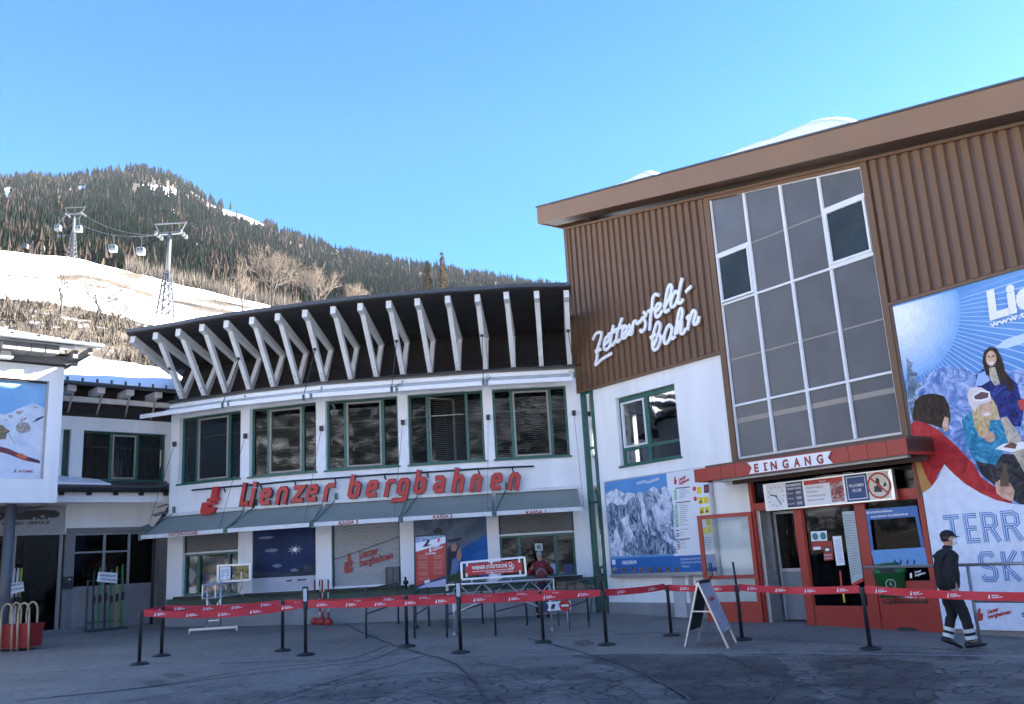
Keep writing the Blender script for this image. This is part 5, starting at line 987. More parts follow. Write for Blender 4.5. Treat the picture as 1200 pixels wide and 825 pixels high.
# brunette
poly(m, RB, [(1143, 440), (1152, 432), (1162, 442), (1178, 436), (1192, 450), (1200, 480), (1196, 500), (1160, 498), (1150, 470)], n+.013, NVY); poly(m, RB, [(1146, 438), (1156, 434), (1160, 446), (1150, 452), (1143, 452)], n+.0135, C('print_pale_blue_collar', .3, .45, .75))
poly(m, RB, [(1153, 412), (1160, 406), (1168, 408), (1174, 420), (1178, 435), (1189, 452), (1186, 462), (1172, 445), (1166, 440), (1156, 440), (1151, 424)], n+.014, HAIR); e(1161.5, 420, 6.2, 9.2, SKN, .0145); poly(m, RB, [(1158, 425), (1161, 427.5), (1165.5, 424.5), (1163.5, 423.6), (1160, 425)], n+.0155, WPR); poly(m, RB, [(1159, 431), (1166, 430), (1172, 450), (1166, 452), (1160, 444)], n+.0142, CRM)
poly(m, RB, [(1157.5, 417.5), (1160, 417), (1160, 418.4), (1157.6, 418.8)], n+.0157, HAIR); poly(m, RB, [(1163, 416.6), (1165.6, 416.3), (1165.6, 417.7), (1163.1, 418)], n+.0157, HAIR)
# blonde with white cap and goggles
poly(m, RB, [(1127, 492), (1138, 482), (1150, 486), (1168, 480), (1176, 500), (1182, 520), (1166, 545), (1142, 540), (1132, 520)], n+.0165, TEA); poly(m, RB, [(1137, 470), (1146, 462), (1160, 462), (1168, 476), (1172, 492), (1160, 492), (1158, 515), (1148, 512), (1142, 500)], n+.0172, BLO); e(1155.5, 480, 7.2, 9.6, SKN, .0178)
poly(m, RB, [(1151, 485), (1155, 488), (1160.5, 485), (1158, 483.6), (1154, 485)], n+.0188, WPR); poly(m, RB, [(1133, 462), (1137, 454), (1150, 454), (1160, 460), (1162, 470), (1148, 474), (1142, 482), (1136, 474)], n+.0183, C('print_white_cap', .72, .62, .62)); poly(m, RB, [(1139, 464), (1150, 457), (1160, 459), (1160, 467), (1150, 470), (1142, 470)], n+.0188, LETW); poly(m, RB, [(1141, 464.5), (1150, 459), (1158.5, 460.5), (1158, 466), (1150, 468), (1143, 468)], n+.0193, C('print_goggle', .10, .04, .05)); e(1160, 512, 6.2, 6.4, SKN, .0193)
poly(m, RB, [(1165, 492), (1180, 488), (1196, 512), (1204, 540), (1204, 560), (1190, 535), (1176, 520)], n+.0158, CRM); poly(m, RB, [(1143, 540), (1166, 532), (1196, 532), (1215, 560), (1215, 600), (1190, 588), (1150, 556)], n+.0152, TRS); poly(m, RB, [(1166, 526), (1176, 520), (1205, 517), (1205, 524), (1185, 530)], n+.0198, LETW); poly(m, RB, [(1175, 524), (1185, 518), (1192, 520), (1190, 526)], n+.0202, C('print_food', .14, .05, .03))
poly(m, RB, [(1192, 470), (1204, 466), (1206, 484), (1196, 480)], n+.0150, REDS)
# man seen from behind in a red jacket
poly(m, RB, [(1067, 497), (1072, 493), (1086, 496), (1100, 504), (1116, 518), (1128, 530), (1142, 545), (1150, 560), (1168, 572), (1184, 578), (1186, 590), (1160, 586), (1134, 574), (1116, 558), (1107, 545), (1096, 560), (1082, 575), (1076, 540)], n+.021, JR)
poly(m, RB, [(1069, 486), (1072, 470), (1080, 463), (1094, 461), (1106, 464), (1112, 475), (1114, 490), (1110, 504), (1104, 502), (1090, 497), (1070, 492)], n+.0215, HAIR); poly(m, RB, [(1107, 488), (1112, 490), (1111, 504), (1106, 506), (1104, 498)], n+.0218, SKN)
poly(m, RB, [(1166, 566), (1172, 562), (1184, 566), (1189, 575), (1187, 588), (1176, 584), (1168, 578)], n+.0216, SKN); poly(m, RB, [(1175, 544), (1180, 543), (1180.5, 552), (1183, 560), (1182, 570), (1172, 570), (1172, 560), (1175, 553)], n+.022, C('print_bottle', .08, .045, .02))
# orange/yellow straps by the canopy
poly(m, RB, [(1072, 540), (1082, 538), (1088, 560), (1094, 578), (1082, 584)], n+.0213, C('print_orange', .45, .22, .05)); poly(m, RB, [(1078, 540), (1090, 540), (1098, 560), (1104, 560), (1094, 572), (1086, 560)], n+.0219, JR)
# white lower field with curved upper edge
lower = [(1082, 578), (1092, 571), (1100, 560), (1107.5, 544), (1118, 555), (1132, 567), (1150, 578), (1168, 586), (1190, 591), (1215, 592), (1260, 590), (1330, 586)]
lz = [RB.uz(x, y, n) for x, y in lower]; lz = [(max(9.87, a), b_) for a, b_ in lz]; q = lz+[(17.1, .03), (9.87, .03)]; polyuz(m, RB, q, n+.024, C('banner_white', .70, .77, .90))
textpx(m, 'Lienz', RB, (1159.5, 374), (1272, 339), 33, n+.026, LETW, bold=.05, shear=.12); textpx(m, 'www.terraski.at', RB, (1160.5, 384), (1262, 352), 7, n+.026, LETW, bold=.03)
m.build('print', BN)
# outlined double-line capitals: three strokes each (blue, white inline)
TBm = C('banner_blue', .02, .20, .52); GT = {'T': (.8, [[(.0, .93), (.8, .93)], [(.4, .93), (.4, 0)]]), 'E': (.62, [[(.62, .93), (.09, .93), (.09, .07), (.62, .07)], [(.09, .5), (.55, .5)]]), 'R': (.70, [[(.09, 0), (.09, .93), (.45, .93), (.60, .84), (.60, .60), (.45, .50), (.09, .50)], [(.36, .50), (.66, 0)]]),
      'A': (.8, [[(.06, 0), (.40, .95), (.74, 0)], [(.18, .32), (.62, .32)]]), 'S': (.66, [[(.58, .80), (.50, .92), (.18, .92), (.08, .80), (.08, .62), (.18, .53), (.48, .46), (.58, .36), (.58, .18), (.48, .07), (.16, .07), (.06, .20)]]), 'K': (.68, [[(.09, 0), (.09, 1)], [(.64, 1), (.14, .46), (.66, 0)]]), 'I': (.2, [[(.1, 0), (.1, 1)]])}
def outl(ch, bl, br, hpx):
    m = MB(); nn = n+.027; u0, z0 = RB.uz(*bl, nn); u1, z1 = RB.uz(*br, nn); h = RB.uz(bl[0], bl[1]-hpx, nn)[1]-z0; W, st_ = GT[ch]; sx = (u1-u0)/W
    M = lambda a, c, k: RB.P(u0+a, k, z0+c)
    for i, s in enumerate(st_):
        pts = [(x*sx, y*h) for x, y in s]; ribbon(m, pts, .17*h, M, nn+.001*i, .002, TBm, ends=False)
    for i, s in enumerate(st_):
        pts = [(x*sx, y*h) for x, y in s]; ribbon(m, pts, .105*h, M, nn+.006+.001*i, .001, C('banner_white', .70, .77, .90), ends=False)
    for i, s in enumerate(st_):
        pts = [(x*sx, y*h) for x, y in s]; ribbon(m, pts, .042*h, M, nn+.011+.001*i, .001, TBm, ends=False)
    m.build('letter', BN)
for ch, x0, x1 in (('T', 1110, 1128.5), ('E', 1134, 1149), ('R', 1154, 1173), ('R', 1178, 1199), ('A', 1204, 1228)): outl(ch, (x0, 637.5-(x0-1110)*.045), (x1, 637-(x1-1110)*.045), 33.5+(x0-1110)*.03)
for ch, x0, x1 in (('S', 1151, 1171), ('K', 1178, 1197), ('I', 1203, 1208)): outl(ch, (x0, 681.5-(x0-1150)*.02), (x1, 681.3-(x1-1150)*.02), 35)
m = MB(); textpx(m, 'Lienzer', RB, (1157.5, 719.5), (1171, 715.5), 4.5, n+.03, REDS, bold=.04, shear=.3); textpx(m, 'bergbahnen', RB, (1158, 725), (1185.5, 718.5), 4.5, n+.03, REDS, bold=.04, shear=.3); poly(m, RB, [(1146.5, 713), (1149, 713), (1149, 719), (1152, 719), (1152, 727), (1145.5, 728), (1145, 719)], n+.03, REDS); textpx(m, 'SCHI', RB, (1198, 723), (1215, 722), 5, n+.03, BLK, bold=.03); m.build('logo', BN)
# ================================================================== WING (set back, between the two)
WB = thing('shop_wing', 'low white wing with dark boarding and snowy roof beside the ticket hall', 'building', WG.P(1, 0, gz(-12, 27)))
def wz(x, y, n=0.): return WG.uz(x, y, n)
zwt = (wz(76, 485.8)[1]+wz(200.4, 496)[1])/2; wh = (wz(98.5, 503)[1]+wz(196, 510)[1])/2; ws = (wz(95, 561)[1]+wz(192, 566)[1])/2
wa, wb = wz(97, 530)[0], wz(194.5, 535)[0]; na, nb_ = wz(73, 530)[0], wz(82, 530)[0]
lz0, lz1 = wz(88, 625)[1], wz(100, 690)[1]    # lower shop window
la, lb = wz(87.5, 650)[0], wz(185, 650)[0]
m = MB(); L0, L1 = -9., wz(199, 540)[0]+1.2
for a, c, z0, z1 in ((L0, na, ws-.12, zwt), (nb_, wa, ws-.12, zwt), (wb, L1, ws-.12, zwt), (na, nb_, wh, zwt), (wa, wb, wh, zwt), (L0, L1, 3.3, ws-.12)): m.box(WG, a, c, -.3, 0, z0, z1, WHITE)
sa = wz(76, 650)[0]      # end of the recessed shop front
m.box(WG, sa, la, -.3, 0, -.6, 3.3, GREYR); m.box(WG, la, L1, -.3, 0, lz0, 3.3, GREYR); m.box(WG, lb, L1, -.3, 0, -.6, lz0, GREYR); m.box(WG, la, lb, -.3, 0, -.6, lz1, PLINTH)
sh0, sh1 = wz(60, 597)[1], wz(60, 624)[1]; m.box(WG, L0, sa, -.3, 0, sh0, 3.3, GREYR)
m.box(WG, -3.1, -2.9, -.3, .0, -.6, sh1, GREYR)
m.build('wall', WB)
window(WB, WG, wa, wb, ws, wh, rec=-.16, blind=False, curtain=True, split=(.34, .66))
m = MB(); m.box(WG, na, nb_, -.2, -.15, ws, wh, GREEND); m.build('window', WB)
m = MB(); m.box(WG, L0, L1, -3, -2.9, -.5, zwt, ROOM); m.box(WG, L0, L1, -2.9, -.3, ws-.2, ws-.1, ROOM); m.box(WG, L0, L1, -2.9, -.3, wh+.05, wh+.1, ROOM); m.box(WG, L0, L1, -2.9, -.31, 3.2, 3.3, ROOM); m.box(WG, L0, L1, -2.9, -.31, .2, .3, C('dark_floor', .05, .05, .05)); m.build('interior', WB)
# boarding under the eave, struts, snow-covered roof
ez = (wz(76, 441, .9)[1]+wz(205, 464, .9)[1])/2
m = MB(); 
for k in range(9): z0 = zwt+(ez+.15-zwt)*k/9; z1 = zwt+(ez+.15-zwt)*(k+1)/9; m.face([WG.P(L0, -.02, z0), WG.P(L1, -.02, z0), WG.P(L1, -.05, z1), WG.P(L0, -.05, z1)], DWOOD); m.face([WG.P(L0, -.02, z0), WG.P(L1, -.02, z0), WG.P(L1, -.05, z0), WG.P(L0, -.05, z0)], DWOOD)
m.build('siding', WB)
m = MB(); m.box(WG, L0, L1, .02, .14, ez-.42, ez-.26, BEAM); 
for x in (83, 117, 151, 184): u = wz(x, 450, .6)[0]; m.box(WG, u-.12, u+.12, -.1, .75, ez-.22, ez-.04, BEAM)
m.build('eave_beam', WB)
for x0, x1, y1 in ((87, 79.5, 483), (121, 113, 486), (153, 146.5, 489), (184, 177, 491)):
    m = MB(); a = WG.P(wz(x0, 446, .7)[0], .70, ez-.2); c = WG.P(wz(x1, y1, .03)[0], .03, wz(x1, y1, .03)[1]); m.tube(a, c, .032, C('pale_rod', .42, .38, .33), 7); m.build('strut', WB)
m = MB()
def rz(n): return ez+(.9-n)*.30
m.hexa([WG.P(L0, .9, ez-.05), WG.P(L1+.1, .9, ez-.05), WG.P(L1+.1, -7, rz(-7)-.05), WG.P(L0, -7, rz(-7)-.05), WG.P(L0, .9, ez+.04), WG.P(L1+.1, .9, ez+.04), WG.P(L1+.1, -7, rz(-7)+.04), WG.P(L0, -7, rz(-7)+.04)], SLATE)
m.tube(WG.P(L0, .97, ez-.02), WG.P(L1+.1, .97, ez-.02), .065, SLATE, 8)
for k in range(16): u = L1-.5-k*.42; m.bar(WG.P(u, .9, ez+.05), WG.P(u, .9, ez+.16), .05, .05, SLATE)
m.build('roof', WB)
m = MB(); K = 40; J = 12; q = []
for i in range(K+1):
    for j in range(J+1):
        u = L0+(L1-L0)*i/K; n = .84-7.6*j/J+.06*mn.noise(Vector((u*1.5, 0, 0))); q.append(WG.P(u, n, rz(n)+.05+.26*min(1, j*1.2)+.07*mn.noise(Vector((u*.7, n*.7, 4)))))
m.raw(q, [(i*(J+1)+j, (i+1)*(J+1)+j, (i+1)*(J+1)+j+1, i*(J+1)+j+1) for i in range(K) for j in range(J)], SNOW, True)
for i in range(K): a, c = q[i*(J+1)], q[(i+1)*(J+1)]; m.face([a, c, c-Vector((0, 0, .1)), a-Vector((0, 0, .1))], SNOW)
m.build('roof_snow', label='smooth sunlit snow blanket on the roof of the low wing', cat='snow')
# lower canopy roof with a beam
n = 1.2; c0 = wz(140, 568.5, n)[1]; c1 = wz(140, 576.7, n)[1]; c2 = wz(140, 588, n)[1]; ca, cb = -9., wz(208.5, 573, n)[0]
m = MB(); m.hexa([WG.P(ca, n, c1), WG.P(cb, n, c1), WG.P(cb, 0, c1+.22), WG.P(ca, 0, c1+.22), WG.P(ca, n, c0), WG.P(cb, n, c0), WG.P(cb, 0, c0+.25), WG.P(ca, 0, c0+.25)], C('old_dark_roofing', .045, .04, .04))
m.tube(WG.P(ca, n+.06, c1+.06), WG.P(cb+.05, n+.06, c1+.06), .07, BLACKM, 8); 
for k in range(12): u = cb-.4-k*.75; m.box(WG, u, u+.12, .1, n-.02, c1-.09, c1+.0, DWOOD)
m.build('canopy_roof', WB)
m = MB(); m.box(WG, ca, cb-.2, n-.25, n-.13, c2, c1-.01, WHITE2); m.build('canopy_beam', WB)
m = MB(); m.path([WG.P(cb-.1, n, c1), WG.P(cb-.15, n-.1, c1-.35), WG.P(cb-.2, .4, c1-.8), WG.P(cb-.25, .12, c1-1.0), WG.P(cb-.25, .1, -.2)], .05, BLACKM, 8); m.build('downpipe', WB)
m = MB(); K = 14; q = []; sa0, sa1 = ca, wz(131, 566, n)[0]
for i in range(K+1):
    for j in range(5): u = sa0+(sa1-sa0)*i/K; t = j/4; f = min(1, (K-i)/3); q.append(WG.P(u, (n-.05)*(1-t)+.02*t, c0+.04+.25*t+(.16*f)*(.5+.5*(t > 0))))
m.raw(q, [(i*5+j, (i+1)*5+j, (i+1)*5+j+1, i*5+j+1) for i in range(K) for j in range(4)], SNOW, True)
for i in range(K): a, c = q[i*5], q[(i+1)*5]; m.face([a, c, c-Vector((0, 0, .09)), a-Vector((0, 0, .09))], SNOW)
m.build('canopy_snow', label='small patch of snow left on the canopy over the ski shop', cat='snow')
m = MB(); pp = [(178, 604), (190, 600), (196, 604), (186, 609), (192, 611), (204, 606), (207, 612)]; 
for t in range(3): m.path([WG.hit(x+t*3, y-t*3+[0, 4, -3][t], .9) for x, y in pp], .022, C('rolled_plastic', .16, .165, .18), 5)
m.face([WG.hit(x, y, .88) for x, y in ((166, 617), (174, 614), (180, 619), (176, 625), (169, 624))], C('rolled_plastic', .16, .165, .18))
m.build('canopy_lamp_fitting', label='bent pale metal fitting hanging at the dark corner under the wing canopy', cat='fitting')
# lower shop window frames
m = MB(); fz = C('grey_window_frame', .26, .26, .26)
m.box(WG, la, lb, -.12, -.05, lz0-.06, lz0, fz); m.box(WG, la, lb, -.12, -.05, lz1, lz1+.07, fz)
xs_ = [88, 123, 152, 184]; us_ = [wz(x, 650)[0] for x in xs_]; zr = wz(110, 647)[1]
for u in us_[1:]: m.box(WG, u-.045, u+.03, -.12, -.05, lz1+.07, lz0-.06, fz)
m.box(WG, us_[0], us_[2], -.12, -.055, zr-.025, zr+.025, fz); fo = m.build('window', WB)
m = MB(); m.box(WG, la, us_[2], -.09, -.085, lz1+.07, lz0-.06, SHOPG); m.box(WG, us_[2], lb, -.09, -.085, lz1+.07, lz0-.06, SHOPG); m.build('pane', fo)
# skis shown inside the window
SKC = [C('ski_green', .03, .17, .04), C('ski_yellow', .28, .28, .03), C('ski_red', .20, .02, .02), C('ski_black', .02, .02, .02), C('ski_orange', .5, .16, .03), C('ski_white', .5, .5, .5)]
def ski(fr, u, n, z, L, mt, lean=.0, label=None, group=None, w=.10):
    m = MB(); pr = []
    for k in range(13): t = k/12; ww = w*(.5+.18*abs(2*t-1))*(1 if t < .93 else .6); pr.append((t, ww, (max(0, t-.88)**2)*9))
    for (t0, w0, c0_), (t1, w1, c1_) in zip(pr, pr[1:]): m.hexa([fr.P(u-w0/2+lean*t0, n-lean*0+c0_*.3-t0*.12, z+t0*L), fr.P(u+w0/2+lean*t0, n+c0_*.3-t0*.12, z+t0*L), fr.P(u+w0/2+lean*t0, n+.015+c0_*.3-t0*.12, z+t0*L), fr.P(u-w0/2+lean*t0, n+.015+c0_*.3-t0*.12, z+t0*L), fr.P(u-w1/2+lean*t1, n+c1_*.3-t1*.12, z+t1*L), fr.P(u+w1/2+lean*t1, n+c1_*.3-t1*.12, z+t1*L), fr.P(u+w1/2+lean*t1, n+.015+c1_*.3-t1*.12, z+t1*L), fr.P(u-w1/2+lean*t1, n+.015+c1_*.3-t1*.12, z+t1*L)], mt)
    m.box(fr, u-.03+lean*.45, u+.03+lean*.45, n-.04, n+.06, z+L*.42, z+L*.55, BLACK)
    return m.build('ski', label=label, cat='ski', group=group)
for i, (x, c, nm) in enumerate([(94, 2, 'red ski furthest left inside the ski shop window'), (98.5, 1, 'yellow ski second from left inside the ski shop window'), (105, 3, 'black ski inside the ski shop window beside the yellow one'), (113, 2, 'red ski inside the ski shop window just left of the rack'), (119, 4, 'orange ski inside the ski shop window behind the rack')]):
    ski(WG, wz(x, 660, -.5)[0], -.5, .62, 1.7, SKC[c], label=nm, group='skis inside the shop window')
# ski rack on the pavement with leaning skis and a notice
fr = Frame(WG.P(0, .95, 0)[:2], 46); r0 = fr.uz(104, 720)[0]; r1 = fr.uz(145, 720)[0]; g0 = gz(-12, 26)
m = MB(); 
for u in (r0, r1):
    m.bar(fr.P(u, -.25, g0+.03), fr.P(u, .30, g0+.03), .05, .05, DSTEEL); m.bar(fr.P(u, -.2, g0), fr.P(u, -.2, g0+1.45), .045, .045, DSTEEL)
m.bar(fr.P(r0, -.2, g0+1.42), fr.P(r1, -.2, g0+1.42), .045, .045, DSTEEL); m.bar(fr.P(r0, .2, g0+.05), fr.P(r1, .2, g0+.05), .05, .08, DSTEEL); m.bar(fr.P(r0, -.2, g0+.25), fr.P(r1, -.2, g0+.25), .04, .04, DSTEEL)
m.build('ski_rack', label='dark metal ski rack standing on the pavement before the shop window', cat='ski rack')
sc_ = [(3, 'black ski at the left end of the rack'), (0, 'green ski leaning in the rack, left one of the greens'), (3, 'black ski leaning between the green skis of the rack'), (0, 'green ski leaning in the rack under the notice'), (1, 'bright yellow ski leaning in the rack right of the notice'), (0, 'green ski at the right end of the rack')]
for i, (c, nm) in enumerate(sc_): ski(fr, r0+.09+(r1-r0-.18)*i/5, .10, g0+.09, 1.62+.07*(i % 3), SKC[c], label=nm, group='skis leaning in the rack')
m = MB(); ww = [fr.uz(*p, .18) for p in ((113.5, 681.5), (136.5, 683.5), (137.5, 671.5), (115.5, 670))]; polyuz(m, fr, ww, .18, WPR, .165); textpx(m, 'ABVERKAUF', fr, (117, 675.3), (135.5, 676.4), 2.8, .184, BLK, bold=.02); textpx(m, 'TESTSCHI', fr, (117, 680), (135.5, 681.2), 2.8, .184, BLK, bold=.02)
m.build('notice', label='white paper notice fixed across the skis in the pavement rack', cat='notice')
# shop front under the box: name panel, glazed front, doormat goods
NP = thing('shop_name_panel', 'grey fascia panel with a black swoosh and slanted shop lettering above the ski shop entrance', 'sign', WG.P(-2, .05, sh1)); n = .05
m = MB(); m.box(WG, L0, sa-.03, .0, n-.006, sh1, sh0+.12, C('fascia_panel_grey', .30, .30, .30)); m.box(WG, L0, sa, .0, n+.02, sh1-.07, sh1, C('grey_aluminium_frame', .33, .33, .34)); m.box(WG, sa-.05, sa-.02, 0, n+.01, sh1, sh0+.1, LETW); m.build('panel', NP)
m = MB(); poly(m, WG, [(17, 604), (30, 599), (48, 597.3), (66, 598), (70.5, 602), (68, 606), (60, 607), (52, 604), (40, 604.5), (30, 609), (18, 609)], n+.001, BLK); textpx(m, 'SPORTSHOP', WG, (-6, 609.5), (62, 608), 7.5, n+.004, BLK, bold=.06, shear=.4); textpx(m, 'VERLEIH • SERVICE', WG, (2, 615.6), (59, 613.8), 3.6, n+.004, BLK, bold=.04, shear=.3); m.build('letters', NP)
m = MB(); 
for x in (-40, 15, 70): u = wz(x, 680)[0]; m.box(WG, u-.04, u+.04, -.2, -.05, -.3, sh1-.07, fz)
fo = m.build('shop_front', WB); m = MB(); m.box(WG, L0, wz(70, 680)[0]-.04, -.14, -.13, .1, sh1-.07, SHOPG); m.build('pane', fo)
m = MB(); u = wz(29, 660, -1)[0]; m.box(WG, u-.05, u+.05, -1.1, -1., 1.5, 2.9, C('orange_timber', .45, .20, .07)); m.box(WG, wz(55, 680, -1)[0], wz(64, 680, -1)[0], -1.1, -1., .6, 2.7, ROOM2); m.box(WG, wz(38, 680, -1)[0], wz(47, 680, -1)[0], -1.2, -1.15, 1.2, 1.7, C('inside_grey', .10, .11, .13)); m.build('shop_fitting', WB)  # orange-brown timber upright among the shop fittings
m = MB(); a = wz(73.8, 676, .02); c = wz(83.8, 689.5, .02); m.box(WG, a[0], c[0], .003, .10, c[1], a[1], BLACK); m.box(WG, a[0]+.02, c[0]-.02, .10, .105, (a[1]+c[1])/2+.02, a[1]-.06, DSTEEL); m.box(WG, a[0]+.12, c[0]-.06, .105, .108, a[1]-.09, a[1]-.07, LETW)
m.build('letter_box', label='black wall letter box on the pale pier beside the shop entrance', cat='letter box')
for i, (x, c, nm) in enumerate([(14, 5, 'white ski standing behind the grey column'), (18.5, 5, 'white ski with rounded tip right of the grey column'), (22.5, 1, 'pale yellow ski in the shop doorway')]):
    f2 = Frame(WG.P(0, .3, 0)[:2], 46); ski(f2, f2.uz(x, 700)[0], 0, gz(-15, 26)+.1, 1.75, SKC[c], .04, label=nm, group='skis by the shop entrance')
f2 = Frame(WG.P(0, .55, 0)[:2], 46); m = MB(); polyuz(m, f2, [f2.uz(*p) for p in ((10.5, 684), (27, 681.5), (28.5, 692.5), (12, 696.5))], 0, WPR, -.01); textpx(m, 'ABVERKAUF', f2, (8, 688.5), (26, 685), 2.8, .003, BLK, bold=.02); textpx(m, 'TESTSCHI', f2, (9.5, 693.6), (27, 690), 2.8, .003, BLK, bold=.02)
m.build('notice', label='white paper notice tilted beside the grey column', cat='notice')
m = MB(); m.box(WG, wz(28, 740, .0)[0]-4, wz(95, 736, .0)[0], .0, .55, -.3, gz(-13.5, 26.5)+.10, C('concrete_step', .17, .17, .17)); m.build('step', WB)

# ================================================================== BOX BUILDING far left
CB = thing('corner_building', 'white overhanging upper storey with a large recessed ski poster, far left on a grey column', 'building', BX.P(-1, 0, gz(-13, 23)))
bz = lambda x, y, n=0.: BX.uz(x, y, n)
zb0, zb1 = bz(68.3, 589)[1], bz(79, 431)[1]; pr, ptop, pbot = bz(55, 500)[0], bz(54, 446.5)[1], bz(49.6, 561.5)[1]; pl0 = pr-3.6
m = MB(); LL = -9.
m.box(BX, pr+.0, .0, -.4, 0, pbot, ptop, WHITE); m.box(BX, LL, 0, -.4, 0, zb0, pbot, WHITE); m.box(BX, LL, 0, -.4, 0, ptop, zb1, WHITE); m.box(BX, LL, pl0, -.4, 0, pbot, ptop, WHITE); m.box(BX, -.35, 0, -4.2, -.4, zb0, zb1, WHITE); m.box(BX, LL, -.35, -4.0, -.4, zb0, zb0+.2, WHITE2)
m.build('wall', CB)
dk0, dk1 = zb1, bz(78, 425)[1]+.02; m = MB(); m.box(BX, LL, .03, -.5, .05, dk0, dk0+.06, BLACKM); m.box(BX, LL, -.03, -.5, .0, dk0+.06, dk1+.18, DWOOD); m.build('siding', CB)
EO = .85; ev = bz(119.5, 403, EO); eu = ev[0]; ezb = ev[1]; sl_ = (bz(0, 389.5, EO)[1]-ezb)/(bz(0, 389.5, EO)[0]-eu)
def ez_(u): return ezb+sl_*(u-eu)
m = MB(); m.hexa([BX.P(LL, EO, ez_(LL)-.12), BX.P(eu, EO, ez_(eu)-.12), BX.P(eu, -6, ez_(eu)+1.2), BX.P(LL, -6, ez_(LL)+1.2), BX.P(LL, EO, ez_(LL)), BX.P(eu, EO, ez_(eu)), BX.P(eu, -6, ez_(eu)+1.32), BX.P(LL, -6, ez_(LL)+1.32)], SLATE)
m.tube(BX.P(LL, EO+.06, ez_(LL)-.07), BX.P(eu+.03, EO+.06, ez_(eu)-.07), .07, SLATE, 8); m.build('roof', CB)
m = MB(); 
for x in (13, 30, 47, 64): u = bz(x, 400, .8)[0]; m.box(BX, u-.16, u+.16, -.1, EO-.14, ez_(u)-.36, ez_(u)-.14, C('shaded_eave_timber', .17, .165, .16))  # eave shade put into the beam colour, a darker copy of the timber
m.box(BX, LL, eu-.35, .02, .12, ez_(-1)-.50, ez_(-1)-.28, C('shaded_eave_timber', .17, .165, .16)); m.box(BX, -.0, .12, -3, EO-.2, ez_(0)-.42, ez_(0)-.2, C('shaded_eave_timber', .17, .165, .16)); m.box(BX, eu-.3, eu-.2, -3, EO-.1, ez_(eu)-.3, ez_(eu)-.13, C('shaded_eave_timber', .17, .165, .16)); m.build('eave_beam', CB)
m = MB(); m.box(BX, LL, eu-.4, -.1, .10, dk1+.18, ez_(0)-.2, C('grey_eave_board', .20, .19, .18)); m.build('eave_board', CB)
m = MB(); K = 30; J = 10; q = []
for i in range(K+1):
    for j in range(J+1): u = LL+(bz(88, 395, .6)[0]-LL)*i/K; n = EO-.25-6.5*j/J; f = min(1, (K-i)/10); q.append(BX.P(u, n, ez_(u)+(EO-n)*.19+.03+.38*f*min(1, j*.5+.35)+.05*mn.noise(Vector((u, n, 8)))))
m.raw(q, [(i*(J+1)+j, (i+1)*(J+1)+j, (i+1)*(J+1)+j+1, i*(J+1)+j+1) for i in range(K) for j in range(J)], SNOW, True); 
for i in range(K): a, c = q[i*(J+1)], q[(i+1)*(J+1)]; m.face([a, c, c-Vector((0, 0, .25)), a-Vector((0, 0, .25))], SNOW)
for k in range(7): u = eu-.3-k*.62; m.bar(BX.P(u, EO-.15, ez_(u)), BX.P(u, EO-.15, ez_(u)+.09), .10, .03, SLATE)
m.build('roof_snow', label='thick snow cushion on the eave roof at the far left edge', cat='snow')
m = MB(); q = BX.hit(7, 413, .35); m.box(Frame(q[:2], 46), -.14, .14, -.12, .14, q.z-.16, q.z-.08, C('lamp_housing', .6, .58, .52)); m.box(Frame(q[:2], 46), -.10, .10, -.09, .10, q.z-.08, q.z+.08, C('lamp_housing', .6, .58, .52)); m.bar(q+Vector((0, 0, .08)), q+Vector((0, 0, .22)), .03, .03, BLACK); m.build('floodlight', label='small pale floodlight hanging under the far left eave', cat='lamp')
g = ground(3, 746); t_ = bz(12.5, 593, -.9); cp_ = BX.P(bz(12.5, 600, -.5)[0], -.5, 0); m = MB(); m.tube((cp_.x, cp_.y, -.3), (cp_.x, cp_.y, zb0), .13, C('grey_column_paint', .10, .105, .115), 18)
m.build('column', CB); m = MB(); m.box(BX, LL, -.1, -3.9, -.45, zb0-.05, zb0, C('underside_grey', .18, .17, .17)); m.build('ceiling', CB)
PS = thing('ski_poster', 'large recessed poster of a skier below a snowy peak with small red lettering', 'poster', BX.P(pr-1, -.1, pbot)); n = -.16
m = MB(); m.box(BX, pl0, pr, n-.03, n, pbot, ptop, printmat('print_poster_sky', [(.14, .34, .62), (.22, .44, .72), (.32, .54, .80)], .4, .3)); m.box(BX, pl0, pr, n, n+.10, ptop-.05, ptop, BLACKM); m.box(BX, pr-.04, pr, n, n+.12, pbot, ptop, C('frame_grey', .35, .35, .36)); m.box(BX, pl0, pr, n, n+.08, pbot, pbot+.03, ALU)
def bq(p): return [(x/9.17, 430+y/9.17) for x, y in p]
poly(m, BX, bq([(0, 500), (40, 515), (120, 490), (190, 450), (260, 425), (320, 405), (340, 385), (400, 405), (478, 440), (462, 820), (455, 1195), (-60, 1195), (-60, 480)]), n+.002, printmat('print_snow_slope', [(.45, .52, .64), (.62, .68, .78), (.74, .79, .86)], 1.2, 1))
RK = printmat('print_rock', [(.16, .14, .12), (.35, .32, .27), (.62, .66, .72)], 6, 2)
for p in ([(165, 480), (215, 465), (260, 460), (235, 500), (190, 515)], [(180, 620), (230, 590), (300, 600), (330, 650), (320, 690), (250, 715), (190, 700), (165, 660)], [(90, 520), (130, 515), (140, 540), (100, 550)], [(210, 570), (285, 540), (290, 560), (230, 590)], [(345, 410), (385, 430), (430, 440), (380, 445)], [(40, 570), (80, 560), (70, 590)]): poly(m, BX, bq(p), n+.004, RK)
poly(m, BX, bq([(345, 600), (400, 550), (470, 525), (470, 540), (410, 575)]), n+.004, NAVY)
